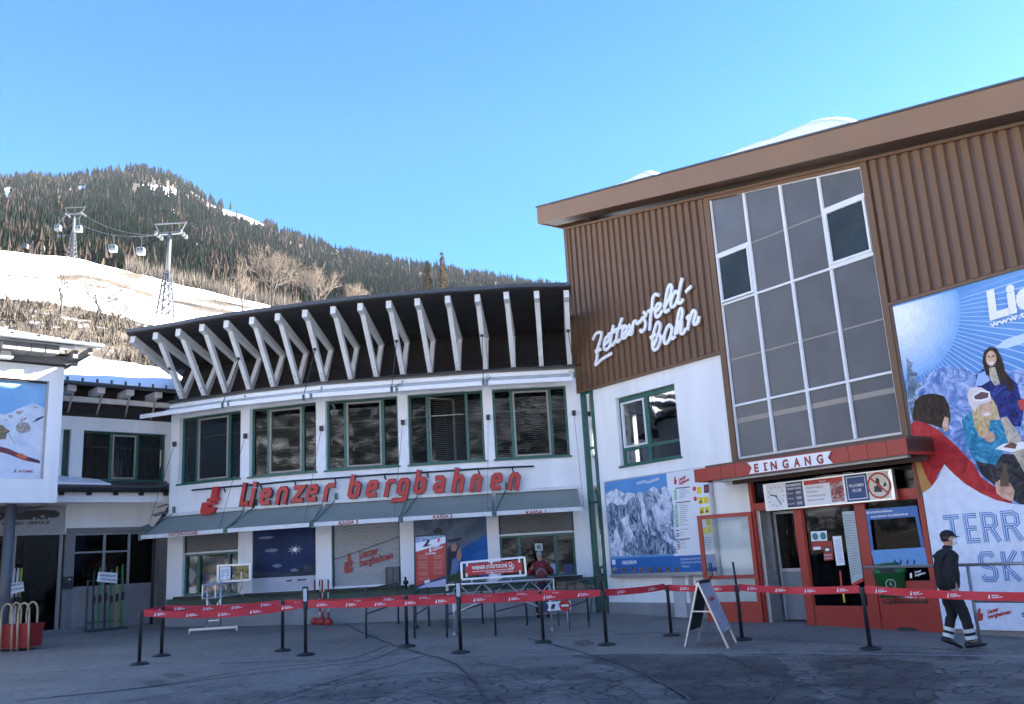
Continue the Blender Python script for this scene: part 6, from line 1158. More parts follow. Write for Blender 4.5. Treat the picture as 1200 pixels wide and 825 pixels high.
poly(m, BX, bq([(0, 620), (30, 625), (60, 660), (100, 680), (105, 700), (75, 715), (60, 780), (20, 775), (-20, 790)]), n+.006, printmat('print_skier', [(.03, .04, .05), (.10, .22, .12), (.4, .1, .08), (.5, .55, .5)], 9, 1)); poly(m, BX, bq([(92, 720), (96, 718), (165, 830), (160, 832)]), n+.007, BLK)
def bp2(p): return [(x/4.341, 370+y/4.341) for x, y in p]
poly(m, BX, bp2([(-20, 660), (40, 675), (120, 710), (200, 735), (205, 752), (120, 735), (30, 700), (-20, 690)]), n+.007, C('print_ski_dark_red', .16, .03, .05)); poly(m, BX, bp2([(80, 705), (110, 700), (140, 718), (130, 732), (95, 722)]), n+.009, C('print_ski_orange', .6, .12, .05)); poly(m, BX, bp2([(150, 722), (200, 740), (200, 746), (150, 732)]), n+.009, NAVY)
textpx(m, 'ATOMIC', BX, (21.3, 553.6), (39.3, 553.8), 2.7, n+.01, C('print_logo_red', .35, .05, .08), bold=.04); poly(m, BX, bp2([(68, 798), (77, 780), (79, 780), (84, 798), (79, 798), (77, 788), (72, 798)]), n+.01, C('print_logo_red', .35, .05, .08))
m.build('print', PS)

# ================================================================== PROPS
def post(x, y, label, kind='plain', zt_=None, name='barrier_post'):
    g = ground(x, y); t = thing(name, label, 'barrier post', g, 'belt barrier posts across the forecourt'); m = MB()
    m.lathe(g, [(.175, .0), (.175, .018), (.15, .035), (.05, .06)], BLACK, 24); m.build('base', t); m = MB(); m.lathe(g, [(.034, .05), (.034, .86), (.034, .87)], BLACK, 14); m.build('pole', t)
    m = MB(); m.lathe(g, [(.046, .86), (.048, .87), (.048, .975), (.040, .985)], BLACK, 16); m.build('belt_head', t)
    if kind == 'card':
        f = Frame((g.x, g.y), d=(1, .0)); m = MB(); m.box(f, -.055, .055, -.02, .02, g.z+.98, g.z+1.30, BLACK); m.build('card_holder', t); m = MB(); m.box(f, -.035, .035, .02, .024, g.z+1.02, g.z+1.26, C('card_pale', .55, .58, .62)); m.build('card', t)
    if kind == 'rod': m = MB(); m.tube(g+Vector((0, 0, .98)), g+Vector((-.02, 0, 1.42)), .022, BLACK, 8); m.build('rod', t)
    return t, g
PO_ = {}
for key, x, y, lb, kd in [('a', 163, 779, 'black belt post at the far left end of the front row', 'plain'), ('b', 189, 769, 'black belt post just behind the leftmost one', 'plain'), ('c', 331, 763, 'plain black belt post just left of the one holding a card', 'plain'), ('d', 358, 768, 'black belt post with a narrow white card, left one of two with cards', 'card'), ('e', 477, 758, 'black belt post below the red price board', 'plain'),
                          ('f', 540, 765, 'black belt post with a white card before the red banner stand', 'card'), ('g', 637, 753, 'black belt post before the white no-entry sign', 'plain'), ('h', 711, 756, 'black belt post with a thin rod near the corner of the two buildings', 'rod'), ('i', 787, 745, 'black belt post below the piste map, left of the folding sign', 'plain'), ('j', 870, 750, 'black belt post with a tall rod right beside the folding sign', 'rod'), ('k', 1020, 761, 'black belt post before the red panel left of the walking man', 'plain'), ('l', 1330, 790, 'black belt post beyond the walking man', 'plain')]:
    PO_[key] = post(x, y, lb, kd)
cardm = MB()
def belt(a, c, sag=.03, drop=0.):
    t, g = PO_[a]; g2 = PO_[c][1]; p = g+Vector((0, 0, .955-drop)); q = g2+Vector((0, 0, .955-drop)); L = (q-p).xy.length; d = (q-p).normalized(); m = MB(); K = 18
    nn = Vector((d.y, -d.x, 0)).normalized(); p = p+d*.05+nn*.005; q = q-d*.05+nn*.005; P = []
    for i in range(K+1): f = i/K; P.append(p.lerp(q, f)-Vector((0, 0, 4*sag*f*(1-f)))+nn*.012*math.sin(f*9+L))
    h = Vector((0, 0, .062)); tw = lambda i: nn*.008*math.sin(i*.8+L)
    for i in range(K): m.hexa([P[i]-h-tw(i)-nn*.002, P[i+1]-h-tw(i+1)-nn*.002, P[i+1]-h-tw(i+1), P[i]-h-tw(i), P[i]+h+tw(i)-nn*.002, P[i+1]+h+tw(i+1)-nn*.002, P[i+1]+h+tw(i+1), P[i]+h+tw(i)], REDT)
    k = max(2, int(L/.62)); 
    for i in range(k):
        f = (i+.5)/k; c0 = p.lerp(q, f)-Vector((0, 0, 4*sag*f*(1-f)))+nn*.024+nn*.012*math.sin(f*9+L); z3 = Vector((0, 0, 1))
        m.face([c0-d*.10-z3*.035, c0-d*.075-z3*.035, c0-d*.07+z3*.0, c0-d*.095+z3*.0], LETW); m.face([c0-d*.085, c0-d*.072, c0-d*.067+z3*.03, c0-d*.08+z3*.03], LETW)
        text3(m, 'lienzer', c0-d*.05+z3*.000, c0+d*.07+z3*.012, c0-d*.045+z3*.02, LETW, bold=.04, shear=.3); text3(m, 'bergbahnen', c0-d*.05-z3*.025, c0+d*.12-z3*.010, c0-d*.045-z3*.006, LETW, bold=.04, shear=.3)
    m.build('belt', t)
for a, c, s, dr in [('a', 'b', .01, .0), ('a', 'd', .10, .0), ('b', 'c', .05, .0), ('c', 'e', .03, .0), ('d', 'f', .03, .0), ('e', 'g', .04, .0), ('f', 'h', .03, .0), ('g', 'h', .02, .0), ('h', 'i', .02, .0), ('i', 'j', .02, .02), ('j', 'k', .04, .0), ('k', 'l', .05, .0)]: belt(a, c, s, dr)
# folding pavement sign
g = ground(834, 757); AS = thing('folding_sign', 'pale aluminium folding pavement sign with printed panels, standing before the open door', 'pavement sign', g)
apx = [ground(803, 758), ground(818, 752), ground(854, 760), ground(863, 753)]; top = g+Vector((.03, .1, .0)); az_ = ground(834, 757); F_ = Frame((az_.x, az_.y), d=(apx[2]-apx[0])[:2])
ht = 1.12; A0, A1, B0, B1 = apx[0], apx[1], apx[2], apx[3]; m1 = A0.lerp(B0, .45); m2 = A1.lerp(B1, .45); Tf = Vector((m1.x, m1.y, g.z+ht)); Tb = Vector((m2.x, m2.y, g.z+ht-.0))
for nm, (p, q) in (('left_panel', (A0, A1)), ('right_panel', (B0, B1))):
    m = MB(); m.bar(p, Tf, .04, .03, ALU); m.bar(q, Tb, .04, .03, ALU); m.bar(p.lerp(Tf, .22), q.lerp(Tb, .22), .03, .03, ALU); m.bar(Tf, Tb, .035, .035, ALU); o = m.build('panel_frame', AS); m = MB(); a, b_, c, d = p.lerp(Tf, .24), q.lerp(Tb, .24), q.lerp(Tb, .97), p.lerp(Tf, .97); nn = (b_-a).cross(d-a).normalized()*.008; m.prism([a, b_, c, d], nn, C('panel_pale_blue', .40, .44, .52) if p is B0 else BLK)
    if p is B0:
        s = nn*-1 if (nn.dot(EYE-a) < 0) else nn*2
        for r in range(7):
            f0 = .18+r*.11; w0, w1 = (.2, .8) if r != 4 else (.3, .7); L_, R_ = a.lerp(d, f0), b_.lerp(c, f0); L2, R2 = a.lerp(d, f0+(.03 if r != 4 else .07)), b_.lerp(c, f0+(.03 if r != 4 else .07)); m.face([L_.lerp(R_, w0)+s, L_.lerp(R_, w1)+s, L2.lerp(R2, w1)+s, L2.lerp(R2, w0)+s], RD_ if r == 4 else C('print_lilac', .25, .25, .45))
    m.build('panel', AS)
m = MB(); m.bar(A0.lerp(Tf, .55), B0.lerp(Tf, .55), .02, .02, ALU); m.bar(Tf+Vector((0, 0, .0)), Tb, .07, .06, BLACK); m.build('hinge', AS)
# litter bin
g = ground(1068, 738); BN_ = thing('litter_bin', 'green plastic litter bin with slanted hood on a dark post by the red panel', 'litter bin', g); f = Frame((g.x, g.y), d=RB.U[:2]); s = 1/ (1035/ (g-EYE).length)
m = MB(); m.lathe(g, [(.26, 0), (.26, .03), (.22, .05), (.04, .07)], DSTEEL, 24); m.build('base', BN_); m = MB(); m.tube(g+Vector((0, 0, .05)), g+Vector((-.02, .0, .75)), .03, DSTEEL, 10); m.build('pole', BN_)
BG = C('bin_green', .015, .13, .035, .35); c = g+Vector((-.26, .0, 0)); f = Frame((c.x, c.y), d=(1, -.25)); m = MB()
z0, z1, z2, z3 = g.z+.62, g.z+1.06, g.z+1.10, g.z+1.27
def ring(hw, hd, z, k=20, tilt=0): return [f.P(hw*math.copysign(abs(math.cos(t))**.6, math.cos(t)), hd*math.copysign(abs(math.sin(t))**.6, math.sin(t)), z+tilt*math.cos(t)) for t in (2*math.pi*i/k for i in range(k))]
rg = [ring(.235, .16, z0), ring(.29, .20, z1), ring(.31, .215, z1+.01), ring(.31, .215, z1+.05), ring(.28, .17, z2+.06, tilt=.02), ring(.20, .10, z3-.02, tilt=.02)]; vs = sum(rg, []); fs = [(j*20+i, j*20+(i+1) % 20, (j+1)*20+(i+1) % 20, (j+1)*20+i) for j in range(5) for i in range(20)]+[tuple(range(100, 120)), tuple(range(19, -1, -1))]; m.raw(vs, fs, BG, True); m.build('body', BN_)
m = MB(); m.box(f, -.19, .08, .195, .222, z1+.015, z1+.10, BLACK); m.build('opening', BN_); m = MB(); ribbon(m, [(-.03+.085*math.cos(t*.35), (z0+z1)/2+.03+.085*math.sin(t*.35)) for t in range(19)], .012, lambda a_, c_, n_: f.P(a_, n_, c_), .205, .004, C('bin_emblem', .5, .6, .5), ends=False); ribbon(m, [(-.05, (z0+z1)/2), (-.03, (z0+z1)/2+.07), (-.01, (z0+z1)/2)], .012, lambda a_, c_, n_: f.P(a_, n_, c_), .208, .004, C('bin_emblem', .5, .6, .5)); m.build('emblem', BN_)
# railing by the banner
RLf = MB(); a = ground(1149.6, 758); rt = Frame((a.x, a.y), d=RB.U[:2]); q0 = rt.hit(1040, 663); ht_ = rt.uz(1136, 661.8)[1]; hm = rt.uz(1145, 704.5)[1]; RA = thing('handrail', 'grey tubular handrail running behind the walking man along the banner', 'railing', a)
u_l, u_r = -1.9, 5.0; m = MB(); m.tube(rt.P(u_l, 0, ht_), rt.P(u_r, 0, ht_), .026, STEEL, 10); m.tube(rt.P(-.0, 0, hm), rt.P(u_r, 0, hm), .024, STEEL, 10); m.build('rail', RA)
for u in (0, 1.6, 3.2, 4.8): m = MB(); m.tube(rt.P(u, 0, gz(*rt.P(u, 0, 0)[:2])), rt.P(u, 0, ht_), .026, STEEL, 10); m.build('upright', RA)
# trusses
def truss(mb, p, q, w=.22, h=.22, r=.018, nb=9):
    p = Vector(p); q = Vector(q); d = (q-p).normalized(); s = d.cross(Vector((0, 0, 1))).normalized(); up = Vector((0, 0, 1))
    cs = [s*(-w/2)+up*(-h/2), s*(w/2)+up*(-h/2), s*(w/2)+up*(h/2), s*(-w/2)+up*(h/2)]
    for c in cs: mb.tube(p+c, q+c, r, ALU, 8)
    for i in range(nb):
        a, b_ = p.lerp(q, i/nb), p.lerp(q, (i+1)/nb)
        for (c, e) in ((0, 3), (1, 2), (3, 2), (0, 1)):
            x, y = (cs[c], cs[e]) if i % 2 == 0 else (cs[e], cs[c]); mb.tube(a+x, b_+y, r*.55, ALU, 5)
    for k in range(4):
        for e in (p, q): mb.tube(e+cs[k], e+cs[(k+1) % 4], r*.8, ALU, 6)
def truss_stand(g0, g1, htop, label, sgn, e0=0., e1=0., hh=.22):
    t = thing('truss_stand', label, 'truss stand', g0.lerp(g1, .5)); m = MB(); zt = htop; dd = (g1-g0).normalized(); truss(m, Vector((g0.x, g0.y, zt))-dd*e0, Vector((g1.x, g1.y, zt))+dd*e1, hh, hh, .024); m.build('truss_beam', t); d = (g1-g0).normalized(); s = d.cross(Vector((0, 0, 1))).normalized()
    return t, d, s
# left stand, seen at an angle
gA, gB = ground(250, 741), ground(292, 729.5); tA, dA, sA = truss_stand(gA, gB, Frame(gA[:2], d=(gB-gA)[:2]).uz(262, 691)[1], 'aluminium truss stand with small board on top, left before the ticket windows', 0, .35, .75, .34)
for g in (gA, gB):
    m = MB(); w = Vector((1, .12, 0)).normalized(); m.bar(g-w*.62+Vector((0, 0, .10)), g+w*.62+Vector((0, 0, .10)), .06, .06, ALU); 
    for e in (-.6, .6): m.bar(g+w*e, g+w*e+Vector((0, 0, .1)), .05, .05, STEEL)
    for e in (-.17, .17): m.tube(g+w*e+Vector((0, 0, .1)), g+w*e+Vector((0, 0, 1.32)), .026, ALU, 8)
    m.bar(g-w*.17+Vector((0, 0, .30)), g+w*.17+Vector((0, 0, .30)), .03, .03, ALU); m.tube(g-w*.17+Vector((0, 0, .85)), g+Vector((0, 0, .5)), .014, ALU, 6); m.tube(g+w*.17+Vector((0, 0, .85)), g+Vector((0, 0, .5)), .014, ALU, 6); m.build('leg', tA)
m = MB(); m.tube(gA+Vector((.1, 0, .95)), gA.lerp(gB, .5)+Vector((0, 0, 1.35)), .016, ALU, 6); m.tube(gB+Vector((-.1, 0, .75)), gA.lerp(gB, .5)+Vector((0, 0, 1.35)), .016, ALU, 6); m.build('brace', tA)
fA = Frame(gA[:2], d=(gB-gA)[:2]); LB = thing('notice_board', 'small silver framed board on top of the left truss stand', 'board', gA+Vector((0, 0, 1.55)))
f = Frame(gA.lerp(gB, .3)[:2], d=(1, .35)); z0, z1 = f.uz(255, 683)[1], f.uz(255, 662)[1]; a0_, a1_ = f.uz(254, 672)[0], f.uz(294, 668)[0]; m = MB()
for p in ((a0_, a0_+.05, z0, z1), (a1_-.05, a1_, z0, z1), (a0_+.05, a1_-.05, z0, z0+.05), (a0_+.05, a1_-.05, z1-.05, z1)): m.box(f, p[0], p[1], -.04, .02, p[2], p[3], ALU)
for u in (a0_+.25, a1_-.25): m.tube(f.P(u, 0, z0), f.P(u, 0, gA.z+1.5), .02, ALU, 6)
m.build('frame', LB); m = MB(); m.box(f, a0_+.08, a0_+.36, -.01, 0, z0+.07, z1-.07, WPR); m.box(f, a0_+.50, a1_-.06, -.012, 0, z0+.06, z1-.06, printmat('print_poster_people', [(.03, .03, .05), (.2, .12, .06), (.45, .35, .1), (.5, .5, .5)], 7, 1)); 
for r in range(4): m.box(f, a0_+.12, a0_+.32, 0, .003, z1-.16-r*.05, z1-.145-r*.05, GRY)
m.build('print', LB)
# right stand, seen from the front
gC, gD = ground(534, 743), ground(647, 738); zc_ = Frame(gC[:2], d=(gD-gC)[:2]).uz(590, 689)[1]
t, d, s = truss_stand(gC-Vector((.05, 0, 0)), gD+Vector((.0, 0, 0)), zc_, 'wide aluminium truss stand carrying the red sponsor banner before the counters', 0, .1, .1, .27)
for g in (gC, gD):
    m = MB(); m.tube(g+s*.2, g+s*.2+Vector((0, 0, zc_-g.z)), .026, ALU, 8); m.tube(g-s*.2, g-s*.2+Vector((0, 0, zc_-g.z)), .026, ALU, 8); m.bar(g-s*.4+Vector((0, 0, .03)), g+s*.4+Vector((0, 0, .03)), .05, .05, ALU); m.build('leg', t)
mid = gC.lerp(gD, .5)
m = MB(); m.tube(gC+Vector((0, 0, .45)), Vector((mid.x, mid.y, zc_-.1)), .022, ALU, 7); m.tube(gD+Vector((0, 0, .40)), Vector((mid.x, mid.y, zc_-.1)), .022, ALU, 7); m.build('brace', t)
f = Frame(gC[:2], d=(gD-gC)[:2]); BS = thing('sponsor_banner', 'red sponsor banner with white lettering laced in a silver frame on the wide truss', 'banner', Vector((mid.x, mid.y, zc_+.2)))
c_ = [f.uz(*p) for p in ((541.5, 679), (616.5, 674), (614.5, 653), (540.5, 659.5))]; m = MB()
for i in range(4): p, q = c_[i], c_[(i+1) % 4]; m.bar(f.P(p[0], 0, p[1]), f.P(q[0], 0, q[1]), .045, .045, LETW if i % 2 == 0 else ALU, f.N)
for x in (553, 599): u, z_ = f.uz(x, 681); m.tube(f.P(u, 0, z_+.05), f.P(u, 0, zc_+.1), .02, ALU, 7)
m.build('frame', BS); m = MB(); poly(m, f, [(545, 674.6), (612.5, 670.3), (611, 656.2), (545.2, 661.2)], .005, REDS, -.003); textpx(m, 'WIENER STÄDTISCHE', f, (553, 667.6), (594.5, 664.4), 4.0, .012, LETW, bold=.03); textpx(m, 'VIENNA INSURANCE GROUP', f, (569, 672), (601.5, 669.8), 2.0, .012, LETW, bold=.01); m.bar(f.hit(553.5, 670, .012), f.hit(602, 666.4, .012), .006, .012, LETW, f.N)
for x, y in ((598, 661), (600.5, 663.5), (598.5, 665)): u, z_ = f.uz(x, y, .012); ribbon(m, [(u+.04*math.cos(a*.7), z_+.04*math.sin(a*.7)) for a in range(10)], .012, lambda a_, c2, n_: f.P(a_, n_, c2), .012, .002, LETW, ends=False)
for x, y in ((547, 674), (547.5, 661.5), (577, 672.4), (576, 658.8), (609.5, 670.5), (608.5, 657)): u, z_ = f.uz(x, y, .01); m.box(f, u-.02, u+.02, .0, .03, z_-.045, z_+.045, LETW)
m.build('print', BS); m = MB(); a = f.uz(571, 682); c = f.uz(583, 677); m.box(f, a[0], c[0], -.03, -.02, a[1]-.02, c[1]-.02, C('card_pale', .55, .58, .62)); m.build('card', BS)
# red price board standing at the counters
g = ground(504, 735); f = Frame(g[:2], d=(1, .03)); PB = thing('price_board', 'tall red and white price board with skiers in a dark frame before the fourth bay', 'board', g); c_ = [f.uz(*p) for p in ((486.5, 690.5), (523.5, 688), (523, 626), (486, 628.5))]; m = MB()
for i in range(4): p, q = c_[i], c_[(i+1) % 4]; m.bar(f.P(p[0], 0, p[1]), f.P(q[0], 0, q[1]), .04, .04, DSTEEL, f.N)
for i in (0, 1): m.bar(f.P(c_[i][0], 0, c_[i][1]), f.P(c_[i][0], 0, g.z), .04, .04, DSTEEL); m.bar(f.P(c_[i][0], -.35, g.z+.02), f.P(c_[i][0], .35, g.z+.02), .04, .04, DSTEEL)
m.bar(f.P(c_[0][0], 0, c_[0][1]-.32), f.P(c_[1][0], 0, c_[1][1]-.32), .03, .03, DSTEEL); m.build('frame', PB)
m = MB(); poly(m, f, [(487, 690), (523, 687.5), (522.6, 626.6), (486.6, 629)], .005, C('print_red_board', .50, .05, .035), -.01); poly(m, f, [(486.6, 629), (522.6, 626.6), (522.6, 636), (486.8, 647)], .008, WPR); poly(m, f, [(486.6, 629), (522.6, 626.6), (522.6, 628.5), (505, 633), (486.8, 636.5)], .010, printmat('print_peaks', [(.10, .16, .3), (.3, .38, .5), (.6, .65, .75)], 5, 1))
poly(m, f, [(495, 641), (499, 636), (502, 631), (504, 634), (501, 638), (506, 638), (500, 640.5)], .013, DK); poly(m, f, [(512, 634), (514, 630), (516, 632), (514, 636)], .013, RD_); poly(m, f, [(487, 690), (523, 687.5), (523, 674), (487.2, 687)], .009, NAVY); poly(m, f, [(487, 690), (523, 687.5), (523, 678), (500, 684)], .011, C('print_pale_lilac', .5, .5, .65)); poly(m, f, [(497, 681), (503, 679), (504, 682), (498, 684)], .013, WPR)
for r in range(16): y = 655+r*1.9; x0 = 489+.02*r; 
for r in range(17):
    y = 651+r*1.75
    for xa, xb in (((489, 502) if r < 13 else (489, 504)), ((507, 520) if r < 13 else (507, 507))):
        if xb > xa and r not in (3, 10, 14): poly(m, f, [(xa+rnd.uniform(0, 2), y), (xb-rnd.uniform(0, 3), y-.5), (xb-1, y+.1), (xa+1, y+.6)], .012, C('print_pinkish', .62, .25, .22))
textpx(m, 'Lienzer', f, (507, 642.5), (516, 639.5), 2.4, .014, WPR, bold=.04, shear=.3); textpx(m, 'bergbahnen', f, (507, 645.5), (519, 641.5), 2.4, .014, WPR, bold=.04, shear=.3); poly(m, f, [(503.6, 640.6), (505, 640.4), (505.6, 646.5), (503, 647)], .014, WPR); textpx(m, 'TARIFE', f, (498, 650), (511, 649.2), 2.0, .014, WPR, bold=.03); m.build('print', PB)
# low queue railings at the counters
def qrail(pts, label, hp=None, legs=None, cat='railing'):
    t = thing('queue_railing', label, cat, ground(*legs[0]), 'dark queue railings before the counters'); m = MB(); z = gz(-3, 22)+.98; P = [atz(x, y, z) for x, y in pts]; m.path(P, .022, DSTEEL, 8); m.build('rail', t)
    for lx, ly in legs: g = ground(lx, ly); m = MB(); m.tube(g, Vector((g.x, g.y, z)), .022, DSTEEL, 8); m.build('upright', t)
def qr(l1, l2, label, hz=1.0, slope=0):
    a, c = ground(*l1), ground(*l2); t = thing('queue_railing', label, 'railing', a, 'dark queue railings before the counters'); ta, tc = a+Vector((0, 0, hz)), c+Vector((0, 0, hz+slope)); m = MB(); m.tube(ta, tc, .024, DSTEEL, 8); m.tube(a.lerp(ta, .5), c.lerp(tc, .5), .016, DSTEEL, 6); m.build('rail', t)
    for g, h in ((a, ta), (c, tc)): m = MB(); m.tube(g, h, .024, DSTEEL, 8); m.build('upright', t)
    return t
qr((429.5, 748), (467, 731), 'dark queue railing below the shutter with the red emblem', 1.05); qr((486, 748), (503, 734), 'dark queue railing left below the price board', .95); qr((524, 747), (566, 731), 'dark queue railing right below the price board', .95)
qr((581, 745), (618, 733), 'dark queue railing behind the wide truss', 1.0); qr((667, 740), (690, 729), 'dark queue railing at the right end of the counters', 1.0)
m = MB(); a = atz(636, 684, 1.55); 
q = [BAY[4].hit(x, y, 1.1) for x, y in ((641, 682), (678, 680), (695, 690), (692, 693), (652, 695))]; m.face(q, SHOPG); m.path(q+[q[0]], .018, DSTEEL, 6); m.path([q[1], BAY[4].hit(690, 682, .1)], .02, DSTEEL, 6); m.path([q[4], ground(655, 733)], .02, DSTEEL, 6); m.path([q[2], ground(690, 735)], .02, DSTEEL, 6)
m.build('queue_screen', label='tilted dark glass screen on thin legs beside the customer in red', cat='screen')
m = MB(); m.tube(BAY[3].hit(476, 690, .3), BAY[3].hit(475, 676, .3), .03, BLACK, 8); m.lathe(BAY[3].hit(475.5, 683, .3), [(.06, -.04), (.08, 0), (.06, .06)], BLACK, 12); m.build('microphone_stand', label='small black speaking post on the ledge left of the price board', cat='speaker')
# no-entry plate on a low stand
g = ground(650, 742); f = Frame(g[:2], d=(1, .02)); NE = thing('no_entry_sign', 'small white plate with a red no-entry disc on a low two-legged stand', 'sign', g); a = f.uz(632, 716.5); c = f.uz(668.5, 704); m = MB(); m.box(f, a[0], c[0], -.01, 0, a[1], c[1], LETW); m.build('plate', NE); m = MB(); z_ = (a[1]+c[1])/2; u = f.uz(662, 710)[0]; polyuz(m, f, circ(u, z_, .125), .003, REDS); polyuz(m, f, [(u-.08, z_-.022), (u+.08, z_-.022), (u+.08, z_+.022), (u-.08, z_+.022)], .006, LETW); u = f.uz(636.5, 710)[0]; polyuz(m, f, circ(u, z_, .115), .003, NAVY); u = f.uz(648, 711)[0]; polyuz(m, f, [(u-.05, z_-.06), (u+.02, z_-.06), (u+.06, z_+.03), (u, z_+.05), (u-.04, z_)], .003, BLK); text(m, 'FIS', f, u+.12, z_+.01, .12, .05, .004, BLK); m.build('print', NE)
for u in (a[0]+.08, c[0]-.08): m = MB(); m.tube(f.P(u, -.02, g.z), f.P(u, -.02, a[1]+.05), .016, STEEL, 7); m.bar(f.P(u, -.2, g.z+.01), f.P(u, .2, g.z+.01), .03, .02, STEEL); m.build('leg', NE)
# red-and-white poles in red feet
for i, (x, lb) in enumerate(((370, 'leftmost slim red and white pole in a red foot'), (376, 'pale slim pole in a red foot between the others'), (379, 'slim red and white pole, third from the left in its red foot'), (386, 'rightmost slim red and white pole in a red foot'))):
    g = ground(x-1, 731.5+.3*i); t = thing('marker_pole', lb, 'marker pole', g, 'red and white poles beside the card post'); m = MB(); m.lathe(g, [(.115, 0), (.115, .10), (.09, .16), (.04, .18)], C('red_pole_foot', .38, .04, .03), 14); m.build('foot', t); m = MB()
    for k in range(6): m.tube(g+Vector((0, 0, .17+k*.17)), g+Vector((0, 0, .17+(k+1)*.17)), .022, (REDD if (k+(i != 1)) % 2 or (i != 1 and k > 3) else C('pole_cream', .55, .5, .4)), 8)
    m.build('pole', t)
# toboggan bin
def sled_bin(g, s, w, label, dark=False, ng=5):
    t = thing('sled_basket', label, 'sled basket', g, 'red bins with wooden sled hoops'); f = Frame(g[:2], d=(1, -.1)); m = MB(); RC = C('red_cloth', .34, .02, .02) if not dark else C('maroon_cloth', .10, .012, .02); WD = C('ash_wood', .50, .36, .20) if not dark else C('dark_ash_wood', .2, .14, .09)
    m.hexa([f.P(-w*.46, .25, g.z+.06), f.P(w*.46, .25, g.z+.06), f.P(w*.46, -.3, g.z+.06), f.P(-w*.46, -.3, g.z+.06), f.P(-w*.5, .3, g.z+s*.55), f.P(w*.5, .3, g.z+s*.55), f.P(w*.5, -.34, g.z+s*.55), f.P(-w*.5, -.34, g.z+s*.55)], RC); m.build('bin', t)
    for i in range(ng):
        u = -w*.42+w*.84*i/(ng-1); n_ = .32 if i % 2 == 0 else -.30; hw = w*.14; m = MB(); P = [(u-hw, g.z+.0)]+[(u-hw*math.cos(math.pi*k/12)*1.0, g.z+s*.78+s*.22*math.sin(math.pi*k/12)) for k in range(13)]+[(u+hw, g.z+.0 if n_ > 0 else g.z+.5)]
        m.path([f.P(a, n_+(.04 if z_ > g.z+.3 else 0), z_) for a, z_ in P], .022, WD, 7); m.build('hoop', t)
sled_bin(ground(17, 762), 1.08, 1.0, 'large red bin with tall bent wooden sled hoops, far left before the column'); sled_bin(ground(65, 738.5), .85, .52, 'small maroon bin with wooden hoops standing beside the shop doorway', True, 3)

# ================================================================== PEOPLE
def skin(name, verts, edges, parent, mt, sub=2, root=0):
    """one continuous surface grown round a skeleton: verts = (x, y, z, rx, ry)"""
    me = bpy.data.meshes.new(name); me.from_pydata([v[:3] for v in verts], edges, []); o = bpy.data.objects.new(name, me); COL.objects.link(o)
    sm = o.modifiers.new('s', 'SKIN'); sm.use_smooth_shade = True; ss = o.modifiers.new('u', 'SUBSURF'); ss.levels = ss.render_levels = sub
    for i, v in enumerate(verts): sv = me.skin_vertices[0].data[i]; sv.radius = (v[3], v[4] if len(v) > 4 else v[3]); sv.use_root = (i == root)
    bpy.context.view_layer.update(); dg = bpy.context.evaluated_depsgraph_get(); nm = bpy.data.meshes.new_from_object(o.evaluated_get(dg)); bpy.data.objects.remove(o); nm.name = name
    nm.materials.clear(); nm.materials.append(mt)
    if name in ('jacket', 'trousers'):
        for v in nm.vertices: c = v.co; v.co = c+v.normal*(.014*mn.noise(Vector((c.x*9, c.y*9, c.z*22)))+.008*mn.noise(Vector((c.x*22, c.y*22, c.z*40))))
    o = bpy.data.objects.new(name, nm); COL.objects.link(o); nm.polygons.foreach_set('use_smooth', [True]*len(nm.polygons)); o.parent = parent; return o
def chain(n, s=0): return [(i, i+1) for i in range(s, s+n-1)]
def ellip(mb, c, r, mt, rot=None, seg=20, rings=12, fn=None):
    vs = []; 
    for j in range(rings+1):
        ph = math.pi*j/rings
        for i in range(seg):
            th = 2*math.pi*i/seg; p = Vector((r[0]*math.sin(ph)*math.cos(th), r[1]*math.sin(ph)*math.sin(th), r[2]*math.cos(ph)))
            if fn: p = fn(p)
            if rot: p.rotate(rot)
            vs.append(Vector(c)+p)
    mb.raw(vs, [(j*seg+i, (j+1)*seg+i, (j+1)*seg+(i+1) % seg, j*seg+(i+1) % seg) for j in range(rings) for i in range(seg)], mt, True)
SKINM = C('skin_tone', .50, .28, .19, .55, .06); CLB = mat('black_cloth', (.012, .012, .014), .85, .25, 9, .5, 60); SHB = C('shoe_black', .012, .012, .012, .4); REFL = C('reflective_band', .62, .66, .66, .35)
def place(o_list, loc, rz, s=1.): pass
# --- walking guard: local x = walking direction, z up, built at scale 1 then turned
g = ground(1119, 761); RG = thing('person', 'man in black cap, white mask and dark jacket walking right past the banner', 'person', g); 
def hand(parent, p, dirv, mt=SKINM):
    V = []; E = []; d = Vector(dirv).normalized(); s = Vector((0, 1, 0)); V.append((*p, .028, .038)); V.append((*(Vector(p)+d*.045), .020, .040)); V.append((*(Vector(p)+d*.085), .015, .038)); E += [(0, 1), (1, 2)]
    for k in range(4):
        b0 = Vector(p)+d*.085+s*(-.028+.0187*k); L = [.060, .072, .066, .050][k]; i = len(V); V.append((*b0, .0095)); V.append((*(b0+d*L*.5+Vector((.012, 0, 0))), .0085)); V.append((*(b0+d*L*.85+Vector((.030, 0, 0))), .007)); E += [(2, i), (i, i+1), (i+1, i+2)]
    i = len(V); t0 = Vector(p)+d*.03+Vector((.02, -.03, 0)); V.append((*t0, .012)); V.append((*(t0+d*.035+Vector((.015, -.008, 0))), .010)); V.append((*(t0+d*.06+Vector((.022, 0, 0))), .008)); E += [(1, i), (i, i+1), (i+1, i+2)]
    return V, E
